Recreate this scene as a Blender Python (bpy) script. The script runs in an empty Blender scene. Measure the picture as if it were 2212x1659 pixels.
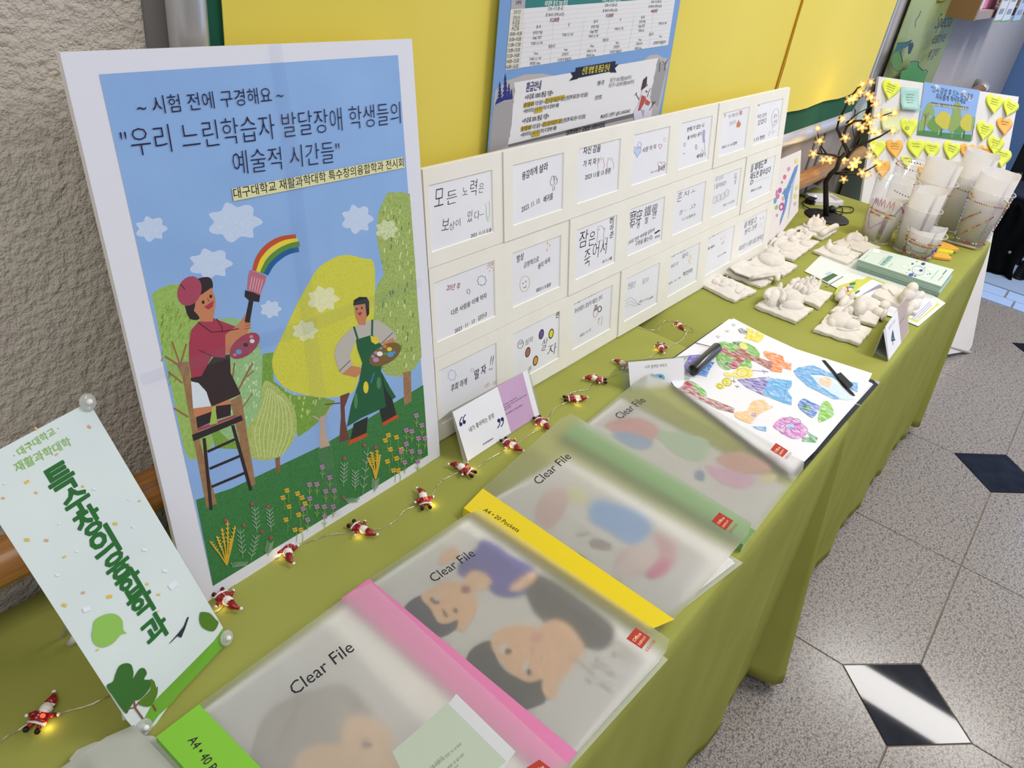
import bpy, bmesh, math, random
from mathutils import Vector, Matrix, noise
random.seed(7)
SC = bpy.context.scene
COL = SC.collection
PI = math.pi

# ------------------------------------------------------------------ camera
F_PX, CXP, CYP = 1661.0, 1106.0, 829.5
ZT = 0.72                                    # table top height
CAMP = Vector((0.0, 0.0, 1.43))
def _cr(px, py): return Vector((px-CXP, -(py-CYP), -F_PX))
_vx = _cr(2581, -15).normalized(); _up = -_cr(715, 3400).normalized()
_up = (_up-_vx*_up.dot(_vx)).normalized(); _vy = _up.cross(_vx)
ROT = Matrix((_vx, _vy, _up))                # camera space -> world
cam = bpy.data.cameras.new('camera'); cam_o = bpy.data.objects.new('camera', cam); COL.objects.link(cam_o)
cam.sensor_width = 36.0; cam.lens = F_PX/2212*36; cam.clip_start = 0.02; cam.clip_end = 60
cam_o.matrix_world = Matrix.Translation(CAMP) @ ROT.to_4x4()
SC.camera = cam_o

# ------------------------------------------------------------------ world, lamps, exposure
wd = bpy.data.worlds.new('hall_ambient'); SC.world = wd; wd.use_nodes = True
bg = wd.node_tree.nodes['Background']; bg.inputs[0].default_value = (0.94, 0.955, 1.0, 1); bg.inputs[1].default_value = 0.56
def area(name, loc, sx, sy, power, col, rot=(0, 0, 0), spread=PI):
    l = bpy.data.lights.new(name, 'AREA'); l.shape = 'RECTANGLE'; l.size = sx; l.size_y = sy
    l.energy = power; l.color = col; l.spread = spread
    o = bpy.data.objects.new(name, l); o.location = loc; o.rotation_euler = rot; COL.objects.link(o)
    return o
area('ceiling_panel_light', (4.36, -0.50, 2.70), 0.28, 1.22, 42, (1.0, 0.97, 0.93))
area('ceiling_panel_light', (1.96, -0.70, 2.70), 0.28, 1.22, 34, (1.0, 0.97, 0.93))
area('ceiling_panel_light', (-0.44, -0.70, 2.70), 0.28, 1.22, 16, (1.0, 0.97, 0.93))
area('entrance_daylight', (6.9, -1.6, 1.5), 2.6, 1.8, 78, (0.33, 0.55, 1.0), (0, math.radians(90), 0))
SC.view_settings.view_transform = 'Standard'; SC.view_settings.look = 'None'
SC.view_settings.gamma = 1.0; SC.view_settings.use_curve_mapping = False
SC.view_settings.exposure = 0.0
SC.cycles.max_bounces = 14; SC.cycles.transmission_bounces = 12; SC.cycles.transparent_max_bounces = 24
SC.cycles.diffuse_bounces = 4; SC.cycles.glossy_bounces = 3; SC.cycles.use_denoising = True
SC.cycles.caustics_refractive = True; SC.cycles.sample_clamp_indirect = 4.0

# ------------------------------------------------------------------ materials
def lin(h):
    h = h.lstrip('#'); o = []
    for i in (0, 2, 4):
        c = int(h[i:i+2], 16)/255.0
        o.append(c/12.92 if c <= 0.04045 else ((c+0.055)/1.055)**2.4)
    return (*o, 1)
_M = {}
def bsdf(m): return m.node_tree.nodes['Principled BSDF']
def M(h, rough=0.65, metal=0.0, spec=0.35, emit=None, es=0.0):
    k = (h, rough, metal, spec, emit, es)
    if k in _M: return _M[k]
    m = bpy.data.materials.new('mat_'+h.strip('#')); m.use_nodes = True; b = bsdf(m)
    b.inputs['Base Color'].default_value = lin(h); b.inputs['Roughness'].default_value = rough
    b.inputs['Metallic'].default_value = metal; b.inputs['Specular IOR Level'].default_value = spec
    if emit: b.inputs['Emission Color'].default_value = lin(emit); b.inputs['Emission Strength'].default_value = es
    _M[k] = m; return m
class NT:
    def __init__(s, name, rough=0.6):
        s.m = bpy.data.materials.new(name); s.m.use_nodes = True; s.t = s.m.node_tree; s.b = bsdf(s.m)
        s.b.inputs['Roughness'].default_value = rough
        s.co = s.t.nodes.new('ShaderNodeTexCoord').outputs['Object']
    def n(s, kind, **kw):
        x = s.t.nodes.new('ShaderNode'+kind)
        for k, v in kw.items():
            if k in x.inputs: x.inputs[k].default_value = v
            else: setattr(x, k, v)
        return x
    def link(s, a, b): s.t.links.new(a, b)
    def map(s, scale):
        x = s.n('Mapping'); x.inputs['Scale'].default_value = scale; s.link(s.co, x.inputs[0]); return x.outputs[0]
    def noise(s, sc, det=3, vec=None, rough=0.5):
        x = s.n('TexNoise'); x.inputs['Scale'].default_value = sc; x.inputs['Detail'].default_value = det
        x.inputs['Roughness'].default_value = rough; s.link(vec or s.co, x.inputs['Vector']); return x.outputs[0]
    def ramp(s, fac, stops):
        x = s.n('ValToRGB'); e = x.color_ramp.elements
        while len(e) < len(stops): e.new(0.5)
        for i, (p, c) in enumerate(stops): e[i].position = p; e[i].color = lin(c) if isinstance(c, str) else (c, c, c, 1)
        s.link(fac, x.inputs[0]); return x.outputs[0]
    def mix(s, fac, a, b):
        x = s.n('Mix', data_type='RGBA')
        if isinstance(fac, float): x.inputs[0].default_value = fac
        else: s.link(fac, x.inputs[0])
        for i, v in ((6, a), (7, b)):
            if isinstance(v, str): x.inputs[i].default_value = lin(v)
            else: s.link(v, x.inputs[i])
        return x.outputs[2]
    def bump(s, h, strength=0.3, dist=0.002):
        x = s.n('Bump'); x.inputs['Strength'].default_value = strength; x.inputs['Distance'].default_value = dist
        s.link(h, x.inputs['Height']); s.link(x.outputs[0], s.b.inputs['Normal'])
    def col(s, c):
        if isinstance(c, str): s.b.inputs['Base Color'].default_value = lin(c)
        else: s.link(c, s.b.inputs['Base Color'])
        return s

def mk_stucco(name, base, dark, sc, st):
    t = NT(name, 0.85); n1 = t.noise(sc, 4, rough=0.6)
    t.col(t.ramp(t.noise(sc*0.25, 3), [(0.35, dark), (0.7, base)])); t.bump(t.ramp(n1, [(0.35, 0.0), (0.65, 1.0)]), st, 0.004); return t.m
MAT_STUCCO = mk_stucco('stucco_paint', '#d2c9bd', '#c9c0b4', 95, 0.7)
MAT_PLASTER = mk_stucco('white_plaster', '#b3afb0', '#aca8a9', 160, 0.12)
MAT_LOWWALL = mk_stucco('grey_wall_paint', '#a39c98', '#9c9591', 120, 0.05)
t = NT('granite_tile', 0.20)
n1 = t.noise(230, 2, rough=0.7); n2 = t.noise(95, 3, rough=0.65); n3 = t.noise(310, 2)
c = t.ramp(n1, [(0.36, '#59565a'), (0.47, '#938c87'), (0.62, '#ada69f')])
c = t.mix(t.ramp(n2, [(0.38, 0.75), (0.47, 0.0)]), c, '#57545a'); c = t.mix(t.ramp(n3, [(0.60, 0.0), (0.68, 0.7)]), c, '#b8a59c'); t.col(c)
t.b.inputs['Specular IOR Level'].default_value = 0.22; MAT_GRANITE = t.m
t = NT('black_polished_tile', 0.035); c = t.ramp(t.noise(18, 4), [(0.3, '#1c1e27'), (0.7, '#282b34')]); t.col(c)
t.b.inputs['Specular IOR Level'].default_value = 0.17; MAT_BLACKTILE = t.m
MAT_GROUT = M('#7d7166', 0.9)
t = NT('green_tablecloth', 0.9); w = t.noise(900, 1); big = t.noise(5, 2)
t.col(t.ramp(big, [(0.3, '#96994b'), (0.7, '#a0a355')])); t.bump(w, 0.15, 0.0006)
t.b.inputs['Specular IOR Level'].default_value = 0.06; MAT_CLOTH = t.m
t = NT('honey_wood', 0.35); g = t.noise(6, 4, t.map((1.2, 22, 22)), 0.6)
t.col(t.ramp(g, [(0.3, '#7a4d22'), (0.5, '#a87137'), (0.7, '#c08a4c')])); MAT_WOOD = t.m
t = NT('brushed_aluminium', 0.34); t.col('#bcbbbb'); t.b.inputs['Metallic'].default_value = 0.5; MAT_ALU = t.m
MAT_FELT = M('#17553f', 0.95)
t = NT('yellow_card_paper', 0.7); t.col(t.ramp(t.noise(3, 3), [(0.3, '#e8d452'), (0.7, '#ecda5d')])); MAT_YPAPER = t.m
def mk_paper(name, a, b, rough=0.7, sc=8):
    t = NT(name, rough); t.col(t.ramp(t.noise(sc, 3), [(0.3, a), (0.7, b)])); return t.m
MAT_PAPER = mk_paper('white_paper', '#e9e9f0', '#eff0f5')
MAT_MAT = mk_paper('cream_mat_board', '#eeebe1', '#f2efe6', 0.85, 20)
MAT_BOARD = mk_paper('white_foam_board', '#e9e5e2', '#efebe8', 0.8)
t = NT('white_clay', 0.85); n = t.noise(120, 4, rough=0.6)
t.col(t.ramp(t.noise(40, 3), [(0.3, '#d5cfc8'), (0.7, '#e4ded7')])); t.bump(n, 0.35, 0.0012); MAT_CLAY = t.m
def mk_plastic(name, h, alpha, rough=0.05, diff=0.0, dcol='#ffffff', lo=0.5):
    """thin clear film: mostly transparent with a surface reflection and a little haze"""
    m = bpy.data.materials.new(name); m.use_nodes = True; t = m.node_tree; t.nodes.clear()
    o = t.nodes.new('ShaderNodeOutputMaterial'); tr = t.nodes.new('ShaderNodeBsdfTransparent'); tr.inputs[0].default_value = lin(h)
    g = t.nodes.new('ShaderNodeBsdfGlossy'); g.inputs['Roughness'].default_value = rough
    lw = t.nodes.new('ShaderNodeLayerWeight'); lw.inputs[0].default_value = 0.5
    pw = t.nodes.new('ShaderNodeMath'); pw.operation = 'POWER'; pw.inputs[1].default_value = 4.0; t.links.new(lw.outputs['Facing'], pw.inputs[0])
    fr = t.nodes.new('ShaderNodeMath'); fr.operation = 'MULTIPLY_ADD'; fr.inputs[1].default_value = lo; fr.inputs[2].default_value = 0.03; t.links.new(pw.outputs[0], fr.inputs[0])
    mx = t.nodes.new('ShaderNodeMixShader'); t.links.new(fr.outputs[0], mx.inputs[0]); t.links.new(tr.outputs[0], mx.inputs[1]); t.links.new(g.outputs[0], mx.inputs[2])
    d = t.nodes.new('ShaderNodeBsdfDiffuse'); d.inputs[0].default_value = lin(dcol)
    m2 = t.nodes.new('ShaderNodeMixShader'); m2.inputs[0].default_value = diff
    t.links.new(mx.outputs[0], m2.inputs[1]); t.links.new(d.outputs[0], m2.inputs[2]); t.links.new(m2.outputs[0], o.inputs[0]); return m
MAT_FILM = mk_plastic('clear_film', '#fafafa', 0, 0.06, 0.02)
MAT_LAMI = mk_plastic('laminate_film', '#f0f0ea', 0, 0.15, 0.16, '#e8e8e0')
MAT_CUP = mk_plastic('clear_cup_plastic', '#ffffff', 0, 0.04, 0.03, '#f2f0ee', 0.35)
MAT_ACRYL = mk_plastic('clear_acrylic', '#eef2ee', 0, 0.03, 0.05, '#eef0ee')
def mk_frost(name, h, alpha=0.42, milk=0.22, mh='#dfe5da'):
    """frosted polypropylene sheet"""
    m = bpy.data.materials.new(name); m.use_nodes = True; t = m.node_tree; t.nodes.clear()
    o = t.nodes.new('ShaderNodeOutputMaterial'); r = t.nodes.new('ShaderNodeBsdfRefraction')
    r.inputs['Color'].default_value = lin(h); r.inputs['Roughness'].default_value = alpha; r.inputs['IOR'].default_value = 1.27
    d = t.nodes.new('ShaderNodeBsdfDiffuse'); d.inputs[0].default_value = lin(mh)
    tl = t.nodes.new('ShaderNodeBsdfTranslucent'); tl.inputs[0].default_value = lin(mh)
    a = t.nodes.new('ShaderNodeAddShader'); mh_ = t.nodes.new('ShaderNodeMixShader'); mh_.inputs[0].default_value = 0.5
    t.links.new(d.outputs[0], mh_.inputs[1]); t.links.new(tl.outputs[0], mh_.inputs[2])
    mx = t.nodes.new('ShaderNodeMixShader'); mx.inputs[0].default_value = milk
    t.links.new(r.outputs[0], mx.inputs[1]); t.links.new(mh_.outputs[0], mx.inputs[2])
    g = t.nodes.new('ShaderNodeBsdfGlossy'); g.inputs['Roughness'].default_value = 0.35
    m3 = t.nodes.new('ShaderNodeMixShader'); m3.inputs[0].default_value = 0.04
    t.links.new(mx.outputs[0], m3.inputs[1]); t.links.new(g.outputs[0], m3.inputs[2]); t.links.new(m3.outputs[0], o.inputs[0]); return m
MAT_FROST = mk_frost('frosted_cover_plastic', '#ffffff', 0.76, 0.20, '#fbfcf8')
def mk_crayon(h, paper='#eceef4', sc=260, cover=0.5):
    """wax crayon: colour that lets the paper grain through"""
    k = ('cr', h, sc, cover)
    if k in _M: return _M[k]
    t = NT('crayon_'+h.strip('#'), 0.7); n = t.noise(sc, 3, t.map((1, 0.35, 1)), 0.7)
    f = t.ramp(n, [(cover-0.12, 0.0), (cover+0.12, 0.75)]); t.col(t.mix(f, h, paper)); _M[k] = t.m; return t.m

# ------------------------------------------------------------------ objects
def thing(name, label, cat, loc=(0, 0, 0), group=None):
    o = bpy.data.objects.new(name, None); o.location = loc; o.empty_display_size = 0.03; COL.objects.link(o)
    o['label'] = label; o['category'] = cat
    if group: o['group'] = group
    return o
def origin(parent):
    v = Vector((0, 0, 0)); p = parent
    while p is not None: v += p.location; p = p.parent
    return v
def mesh(name, verts, faces, mats, parent=None, fm=None, smooth=False, label=None, loc=None):
    """verts are world coordinates; the object keeps them relative to its parent"""
    me = bpy.data.meshes.new(name)
    off = origin(parent)
    base = Vector(loc) if loc is not None else (Vector((0, 0, 0)) if parent else (sum((Vector(v) for v in verts[:1]), Vector())))
    me.from_pydata([Vector(v)-off-(base if not parent else Vector((0, 0, 0))) for v in verts], [], faces)
    for m in (mats if isinstance(mats, (list, tuple)) else [mats]): me.materials.append(m)
    if fm: me.polygons.foreach_set('material_index', fm)
    if smooth: me.polygons.foreach_set('use_smooth', [True]*len(me.polygons))
    me.update()
    o = bpy.data.objects.new(name, me); COL.objects.link(o)
    if parent: o.parent = parent
    else: o.location = base
    if label: o['label'] = label
    return o
def tag(o, label, cat, group=None):
    o['label'] = label; o['category'] = cat
    if group: o['group'] = group
    return o
def struct(o): o['kind'] = 'structure'; return o
def copy_tree(o, parent=None):
    c = o.copy(); COL.objects.link(c)
    if parent: c.parent = parent
    for ch in list(o.children): copy_tree(ch, c)
    return c
class MB:
    """collects solid shapes in world coordinates"""
    def __init__(s): s.v = []; s.f = []; s.m = []
    def add(s, vs, fs, mi=0):
        k = len(s.v); s.v += [Vector(v) for v in vs]; s.f += [tuple(i+k for i in f) for f in fs]; s.m += [mi]*len(fs)
    def box(s, lo, hi, mi=0):
        x0, y0, z0 = lo; x1, y1, z1 = hi
        s.add([(x0, y0, z0), (x1, y0, z0), (x1, y1, z0), (x0, y1, z0), (x0, y0, z1), (x1, y0, z1), (x1, y1, z1), (x0, y1, z1)],
              [(0, 3, 2, 1), (4, 5, 6, 7), (0, 1, 5, 4), (1, 2, 6, 5), (2, 3, 7, 6), (3, 0, 4, 7)], mi)
    def slab(s, pts, d, mi=0):
        """prism: outline pts pushed by vector d"""
        n = len(pts); d = Vector(d); a = [Vector(p) for p in pts]
        s.add(a+[p+d for p in a], [tuple(range(n))[::-1], tuple(range(n, 2*n))]+[(i, (i+1) % n, n+(i+1) % n, n+i) for i in range(n)], mi)
    def tube(s, pts, r, n=8, mi=0, cap=True):
        pts = [Vector(p) for p in pts]; rs = r if isinstance(r, (list, tuple)) else [r]*len(pts); vs = []; fs = []
        up = Vector((0.13, 0.31, 0.94))
        for i, p in enumerate(pts):
            d = (pts[min(i+1, len(pts)-1)]-pts[max(i-1, 0)]).normalized()
            a = d.cross(up)
            if a.length < 0.05: a = d.cross(Vector((1, 0, 0)))
            a.normalize(); b = d.cross(a)
            vs += [p+(a*math.cos(2*PI*k/n)+b*math.sin(2*PI*k/n))*rs[i] for k in range(n)]
        for i in range(len(pts)-1): fs += [(i*n+k, i*n+(k+1) % n, (i+1)*n+(k+1) % n, (i+1)*n+k) for k in range(n)]
        if cap: fs += [tuple(range(n))[::-1], tuple((len(pts)-1)*n+k for k in range(n))]
        s.add(vs, fs, mi)
    def ell(s, c, ax, mi=0, nu=14, nv=9):
        """ellipsoid, ax = three axis vectors"""
        c = Vector(c); A, B, D = [Vector(a) for a in ax]; vs = [c+D]; fs = []
        for j in range(1, nv):
            th = PI*j/nv
            vs += [c+D*math.cos(th)+(A*math.cos(2*PI*i/nu)+B*math.sin(2*PI*i/nu))*math.sin(th) for i in range(nu)]
        vs.append(c-D); L = len(vs)-1
        fs += [(0, 1+i, 1+(i+1) % nu) for i in range(nu)]
        for j in range(nv-2): fs += [(1+j*nu+i, 1+(j+1)*nu+i, 1+(j+1)*nu+(i+1) % nu, 1+j*nu+(i+1) % nu) for i in range(nu)]
        k = 1+(nv-2)*nu; fs += [(k+i, L, k+(i+1) % nu) for i in range(nu)]
        s.add(vs, fs, mi)
    def lathe(s, c, prof, n=32, mi=0):
        """prof: (radius, height) pairs about a vertical axis through c"""
        c = Vector(c); vs = []
        for r, z in prof: vs += [c+Vector((r*math.cos(2*PI*k/n), r*math.sin(2*PI*k/n), z)) for k in range(n)]
        s.add(vs, [(i*n+k, i*n+(k+1) % n, (i+1)*n+(k+1) % n, (i+1)*n+k) for i in range(len(prof)-1) for k in range(n)], mi)
    def build(s, name, mats, parent=None, smooth=False, label=None):
        return mesh(name, s.v, s.f, mats, parent, s.m, smooth, label)

# ------------------------------------------------------------------ planes, flat print on planes
def ray(px, py): return (ROT @ _cr(px, py)).normalized()
class Pl:
    """a real plane in the hall; P() reads where a sight line of the photograph meets it"""
    def __init__(s, o, u, v):
        s.o = Vector(o); s.u = Vector(u).normalized(); v = Vector(v); s.v = (v-s.u*v.dot(s.u)).normalized(); s.n = s.u.cross(s.v)
        if s.n.dot(CAMP-s.o) < 0: s.n = -s.n
    def P(s, px, py, k=0.0):
        d = ray(px, py); t = (s.o-CAMP).dot(s.n)/d.dot(s.n); return CAMP+d*t+s.n*k
    def uv(s, px, py): q = s.P(px, py)-s.o; return (q.dot(s.u), q.dot(s.v))
    def L(s, a, b, k=0.0): return s.o+s.u*a+s.v*b+s.n*k
def H(z=ZT): return Pl((0, 0, z), (1, 0, 0), (0, 1, 0))
TOP = H()
def T(px, py, z=ZT): return H(z).P(px, py)
def project(p):
    c = ROT.transposed() @ (Vector(p)-CAMP); return (CXP-F_PX*c.x/c.z, CYP+F_PX*c.y/c.z)
def crom(pts, closed=True, k=5):
    n = len(pts); out = []
    for i in range(n if closed else n-1):
        g = lambda j: pts[j % n] if closed else pts[max(0, min(n-1, j))]
        a, b, c, d = g(i-1), g(i), g(i+1), g(i+2)
        for q in range(k):
            t = q/k
            out.append(tuple(0.5*(2*b[m]+(c[m]-a[m])*t+(2*a[m]-5*b[m]+4*c[m]-d[m])*t*t+(3*b[m]-a[m]-3*c[m]+d[m])*t**3) for m in range(2)))
    if not closed: out.append(tuple(pts[-1]))
    return out
_GC = {}
def glyphs(txt, weight=0.0, res=2):
    """flat outline mesh of a line of text: verts2d, faces, width"""
    k = (txt, weight, res)
    if k in _GC: return _GC[k]
    cu = bpy.data.curves.new('t', 'FONT'); cu.body = txt; cu.size = 1.0; cu.resolution_u = res; cu.offset = weight; cu.fill_mode = 'FRONT'
    cu.align_x = 'LEFT'; o = bpy.data.objects.new('t', cu)
    me = bpy.data.meshes.new_from_object(o)
    vs = [(v.co.x, v.co.y) for v in me.vertices]; fs = [tuple(p.vertices) for p in me.polygons]
    bpy.data.objects.remove(o); bpy.data.curves.remove(cu); bpy.data.meshes.remove(me)
    xs = [v[0] for v in vs] or [0, 1]
    r = (vs, fs, min(xs), max(xs)-min(xs)); _GC[k] = r; return r
class Art:
    def __init__(s, pl, tf=(1, 0, 0), step=0.00002, lift=0.0002):
        s.pl = pl; s.tf = tf; s.k = lift; s.step = step; s.v = []; s.f = []; s.fm = []; s.mats = []; s.local = False; s.level = None
    def z(s, sc, ox, oy): s.tf = (sc, ox, oy); return s
    def W(s, p):
        if s.local: return s.pl.L(p[0], p[1], s.k)
        return s.pl.P(p[0]/s.tf[0]+s.tf[1], p[1]/s.tf[0]+s.tf[2], s.k)
    def mi(s, c):
        m = M(c, 0.6) if isinstance(c, str) else c
        if m not in s.mats: s.mats.append(m)
        return s.mats.index(m)
    def poly(s, pts, c, smooth=False, k=5):
        if smooth: pts = crom(pts, True, k)
        b = len(s.v); s.v += [s.W(p) for p in pts]
        f = list(range(b, b+len(pts)))
        a = Vector((0, 0, 0))
        for i in range(len(pts)): a += (s.v[b+i]-s.v[b]).cross(s.v[b+(i+1) % len(pts)]-s.v[b])
        if a.dot(s.pl.n) < 0: f.reverse()
        s.f.append(tuple(f)); s.fm.append(s.mi(c)); s.k += s.step; return s
    def ell(s, x, y, rx, ry, c, ang=0.0, n=18):
        a = math.radians(ang); ca, sa = math.cos(a), math.sin(a)
        return s.poly([(x+rx*math.cos(t)*ca-ry*math.sin(t)*sa, y+rx*math.cos(t)*sa+ry*math.sin(t)*ca) for t in [2*PI*i/n for i in range(n)]], c)
    def ring(s, x, y, rx, ry, w, c, ang=0.0, n=18):
        a = math.radians(ang); ca, sa = math.cos(a), math.sin(a)
        return s.line([(x+rx*math.cos(t)*ca-ry*math.sin(t)*sa, y+rx*math.cos(t)*sa+ry*math.sin(t)*ca) for t in [2*PI*i/n for i in range(n)]], w, c, closed=True)
    def line(s, pts, w, c, closed=False, smooth=False):
        if smooth: pts = crom(pts, closed, 4)
        n = len(pts)
        if n < 2: return s
        L = []; R = []
        for i in range(n):
            a = pts[i-1] if (i > 0 or closed) else pts[i]; b = pts[(i+1) % n] if (i < n-1 or closed) else pts[i]
            dx, dy = b[0]-a[0], b[1]-a[1]; l = math.hypot(dx, dy) or 1; nx, ny = -dy/l*w/2, dx/l*w/2
            L.append((pts[i][0]+nx, pts[i][1]+ny)); R.append((pts[i][0]-nx, pts[i][1]-ny))
        b0 = len(s.v); s.v += [s.W(p) for p in L]+[s.W(p) for p in R]; m = s.mi(c)
        for i in range(n if closed else n-1):
            j = (i+1) % n; s.f.append((b0+i, b0+j, b0+n+j, b0+n+i)); s.fm.append(m)
        s.k += s.step; return s
    def text(s, txt, p0, p1, c='#1c1b22', w=0.0, hs=1.0, shear=0.0, res=2, up=None):
        """baseline runs from p0 to p1"""
        vs, fs, x0, wd_ = glyphs(txt, w, res)
        if not vs: return s
        A, B = s.W(p0), s.W(p1)
        if s.level is not None: d = B-A; B = A+s.pl.u*d.dot(s.pl.u)+s.pl.v*(d.dot(s.pl.v)*s.level)
        d = B-A; l = d.length; ux = d/l; uy = s.pl.n.cross(ux)
        if up is not None:
            uu = s.W(up)-A; uy = (uu-ux*uu.dot(ux)).normalized()
        sc = l/max(wd_, 1e-6); b0 = len(s.v)
        s.v += [A+ux*((x-x0)*sc+y*sc*hs*shear)+uy*(y*sc*hs) for x, y in vs]
        m = s.mi(c); s.f += [tuple(i+b0 for i in f) for f in fs]; s.fm += [m]*len(fs); s.k += s.step; return s
    def build(s, name, parent, label=None):
        if not s.f: return None
        return mesh(name, s.v, s.f, s.mats, parent, s.fm, label=label)
def cloud(a, x, y, w, h, c='#dbe6f6', n=7):
    a.poly([(x+w*(1.0+0.16*math.cos(n*t))*math.cos(t)*1.08, y+h*(1.0+0.16*math.cos(n*t+0.6))*math.sin(t)*1.05) for t in [2*PI*k/44 for k in range(44)]], c)
# ================================================================== THE SETTING
YW = 0.72
# floor: grout bed + 60 cm granite tiles with black corner diamonds
b = MB(); b.box((-2.0, -3.6, -0.05), (8.4, 0.74, -0.0025)); floor = struct(b.build('floor', MAT_GROUT))
X0, Y0, HD, TT, G = 1.52, -0.172, 0.1435, 0.010, 0.0015
def tile_mesh(corner):
    bm = MB(); a = 0.3-G; cx, cy = corner; hd = HD+G*1.2
    pts = []
    for sx, sy in ((-1, -1), (1, -1), (1, 1), (-1, 1)):
        if (sx, sy) == (cx, cy):
            p, q = (sx*a, sy*(0.3-hd)), (sx*(0.3-hd), sy*a)
            pts += [p, q] if (sx*sy > 0) else [q, p]
        else: pts.append((sx*a, sy*a))
    n = len(pts); e = 0.0012
    top = [(x*(1-e/0.3), y*(1-e/0.3), 0) for x, y in pts]; mid = [(x, y, -e) for x, y in pts]; bot = [(x, y, -TT) for x, y in pts]
    vs = top+mid+bot; fs = [tuple(range(n))]
    for r in (0, 1): fs += [(r*n+i, (r+1)*n+i, (r+1)*n+(i+1) % n, r*n+(i+1) % n) for i in range(n)]
    me = bpy.data.meshes.new('floor_tile'); me.from_pydata(vs, [], fs); me.materials.append(MAT_GRANITE); me.update(); return me
_tm = {c: tile_mesh(c) for c in ((1, 1), (-1, 1), (1, -1), (-1, -1))}
def child(name, me, parent, loc):
    o = bpy.data.objects.new(name, me); COL.objects.link(o); o.parent = parent; o.location = Vector(loc)-origin(parent); return o
for i in range(-5, 12):
    for j in range(-5, 2):
        x = X0+0.6*i+0.3; y = Y0+0.6*j+0.3
        if x > 8.3 or y > 0.74 or y < -3.5: continue
        c = (-1 if i % 2 == 0 else 1, -1 if j % 2 == 0 else 1)
        child('floor_tile', _tm[c], floor, (x, y, 0))
d = HD-G; dm = bpy.data.meshes.new('diamond_tile')
vs = [(d, 0, 0), (0, d, 0), (-d, 0, 0), (0, -d, 0)]
dm.from_pydata(vs+[(x, y, -TT) for x, y, z in vs], [], [(0, 1, 2, 3)]+[(i, 4+i, 4+(i+1) % 4, (i+1) % 4) for i in range(4)]); dm.materials.append(MAT_BLACKTILE)
for i in range(-2, 6):
    for j in range(-2, 1):
        if X0+1.2*i < 8: child('diamond_tile', dm, floor, (X0+1.2*i, Y0+1.2*j, 0))

WP = Pl((0, YW, 0), (1, 0, 0), (0, 0, 1))
xp = WP.P(306, 20).x; xf0 = WP.P(368, 50).x
b = MB(); b.box((-1.6, YW, 0), (xp, YW+0.12, 2.7)); w = struct(b.build('wall_left', MAT_STUCCO))
b = MB(); b.box((xp, YW+0.004, 0), (xp+0.25, YW+0.12, 2.7)); struct(b.build('trim_1', M('#8f8c8a', 0.6)))
xe = 6.3
b = MB(); b.box((xp+0.25, YW, 0), (2.95, YW+0.12, 2.7)); struct(b.build('wall_back', MAT_LOWWALL))
b = MB(); b.box((2.95, YW, 0), (xe, YW+0.12, 2.7)); struct(b.build('wall_right', MAT_PLASTER))
b = MB()
for x in (2.52, 2.60): b.box((x, YW-0.004, 0.0), (x+0.012, YW, 0.92))
struct(b.build('trim_2', M('#6f6c6b', 0.6)))
b = MB(); b.box((-2.0, -3.62, 0), (8.4, -3.5, 2.7)); struct(b.build('wall_front', MAT_LOWWALL))  # opposite hall wall, out of view, added to cut the side light
# glass entrance far down the hall, bright with cold daylight
E_ = thing('window_1', 'tall glazed entrance glowing with pale blue daylight at the far end', 'window', (6.3, -0.8, 0)); del E_['label']; del E_['category']; E_['kind'] = 'structure'
for k in range(3):
    y1 = -0.82-0.78*k
    b = MB(); b.box((6.30, y1-0.72, 0.06), (6.31, y1, 2.62)); b.build('window_pane', M('#dfe9ff', 0.2, emit='#a9c9ff', es=2.2), E_)
    b = MB(); b.box((6.26, y1-0.76, 0), (6.34, y1-0.72, 2.7)); b.build('window_frame', M('#6d747d', 0.4, 0.6), E_)
b = MB(); b.box((6.26, -3.3, 0), (6.34, -3.16, 2.7)); b.build('window_frame', M('#6d747d', 0.4, 0.6), E_)
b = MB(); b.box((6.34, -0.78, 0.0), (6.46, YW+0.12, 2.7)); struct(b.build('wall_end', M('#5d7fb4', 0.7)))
# threshold strips at the entrance, blue daylight put into their pale colour
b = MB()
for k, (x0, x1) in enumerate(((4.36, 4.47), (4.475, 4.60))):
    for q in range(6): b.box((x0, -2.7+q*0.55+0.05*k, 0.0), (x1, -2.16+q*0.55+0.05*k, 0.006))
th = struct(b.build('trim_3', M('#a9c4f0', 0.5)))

# ------------------------------------------------------------------ handrail
r_ = MB(); yr, zr = 0.655, 0.829
HR = thing('handrail', 'round honey brown wooden handrail with steel end cap along the wall', 'handrail', (0.3, yr, zr))
r_.tube([(-1.5, yr, zr), (2.86, yr, zr)], 0.0235, 20); r_.build('wooden_rail', MAT_WOOD, HR, True); r_ = MB(); r_.tube([(3.3, yr, zr+.036), (4.88, yr, zr+.036)], 0.026, 20); r_.build('wooden_rail', MAT_WOOD, HR, True)
b = MB(); b.tube([(4.88, yr, zr+.036), (5.0, yr, zr+.036), (5.05, yr+0.015, zr+.036), (5.07, yr+0.06, zr+.036)], 0.027, 18); b.build('end_cap', MAT_ALU, HR, True, 'shiny steel end cap')
for x in (-0.5, 0.55, 1.75, 2.55, 3.6, 4.7):
    b = MB(); b.tube([(x, yr, zr-0.02), (x, yr+0.02, zr-0.06), (x, YW, zr-0.06)], 0.008, 8); b.tube([(x, YW-0.006, zr-0.06), (x, YW, zr-0.06)], 0.03, 14); b.build('wall_bracket', M('#5c4a3c', 0.5, 0.4), HR, True)

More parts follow.
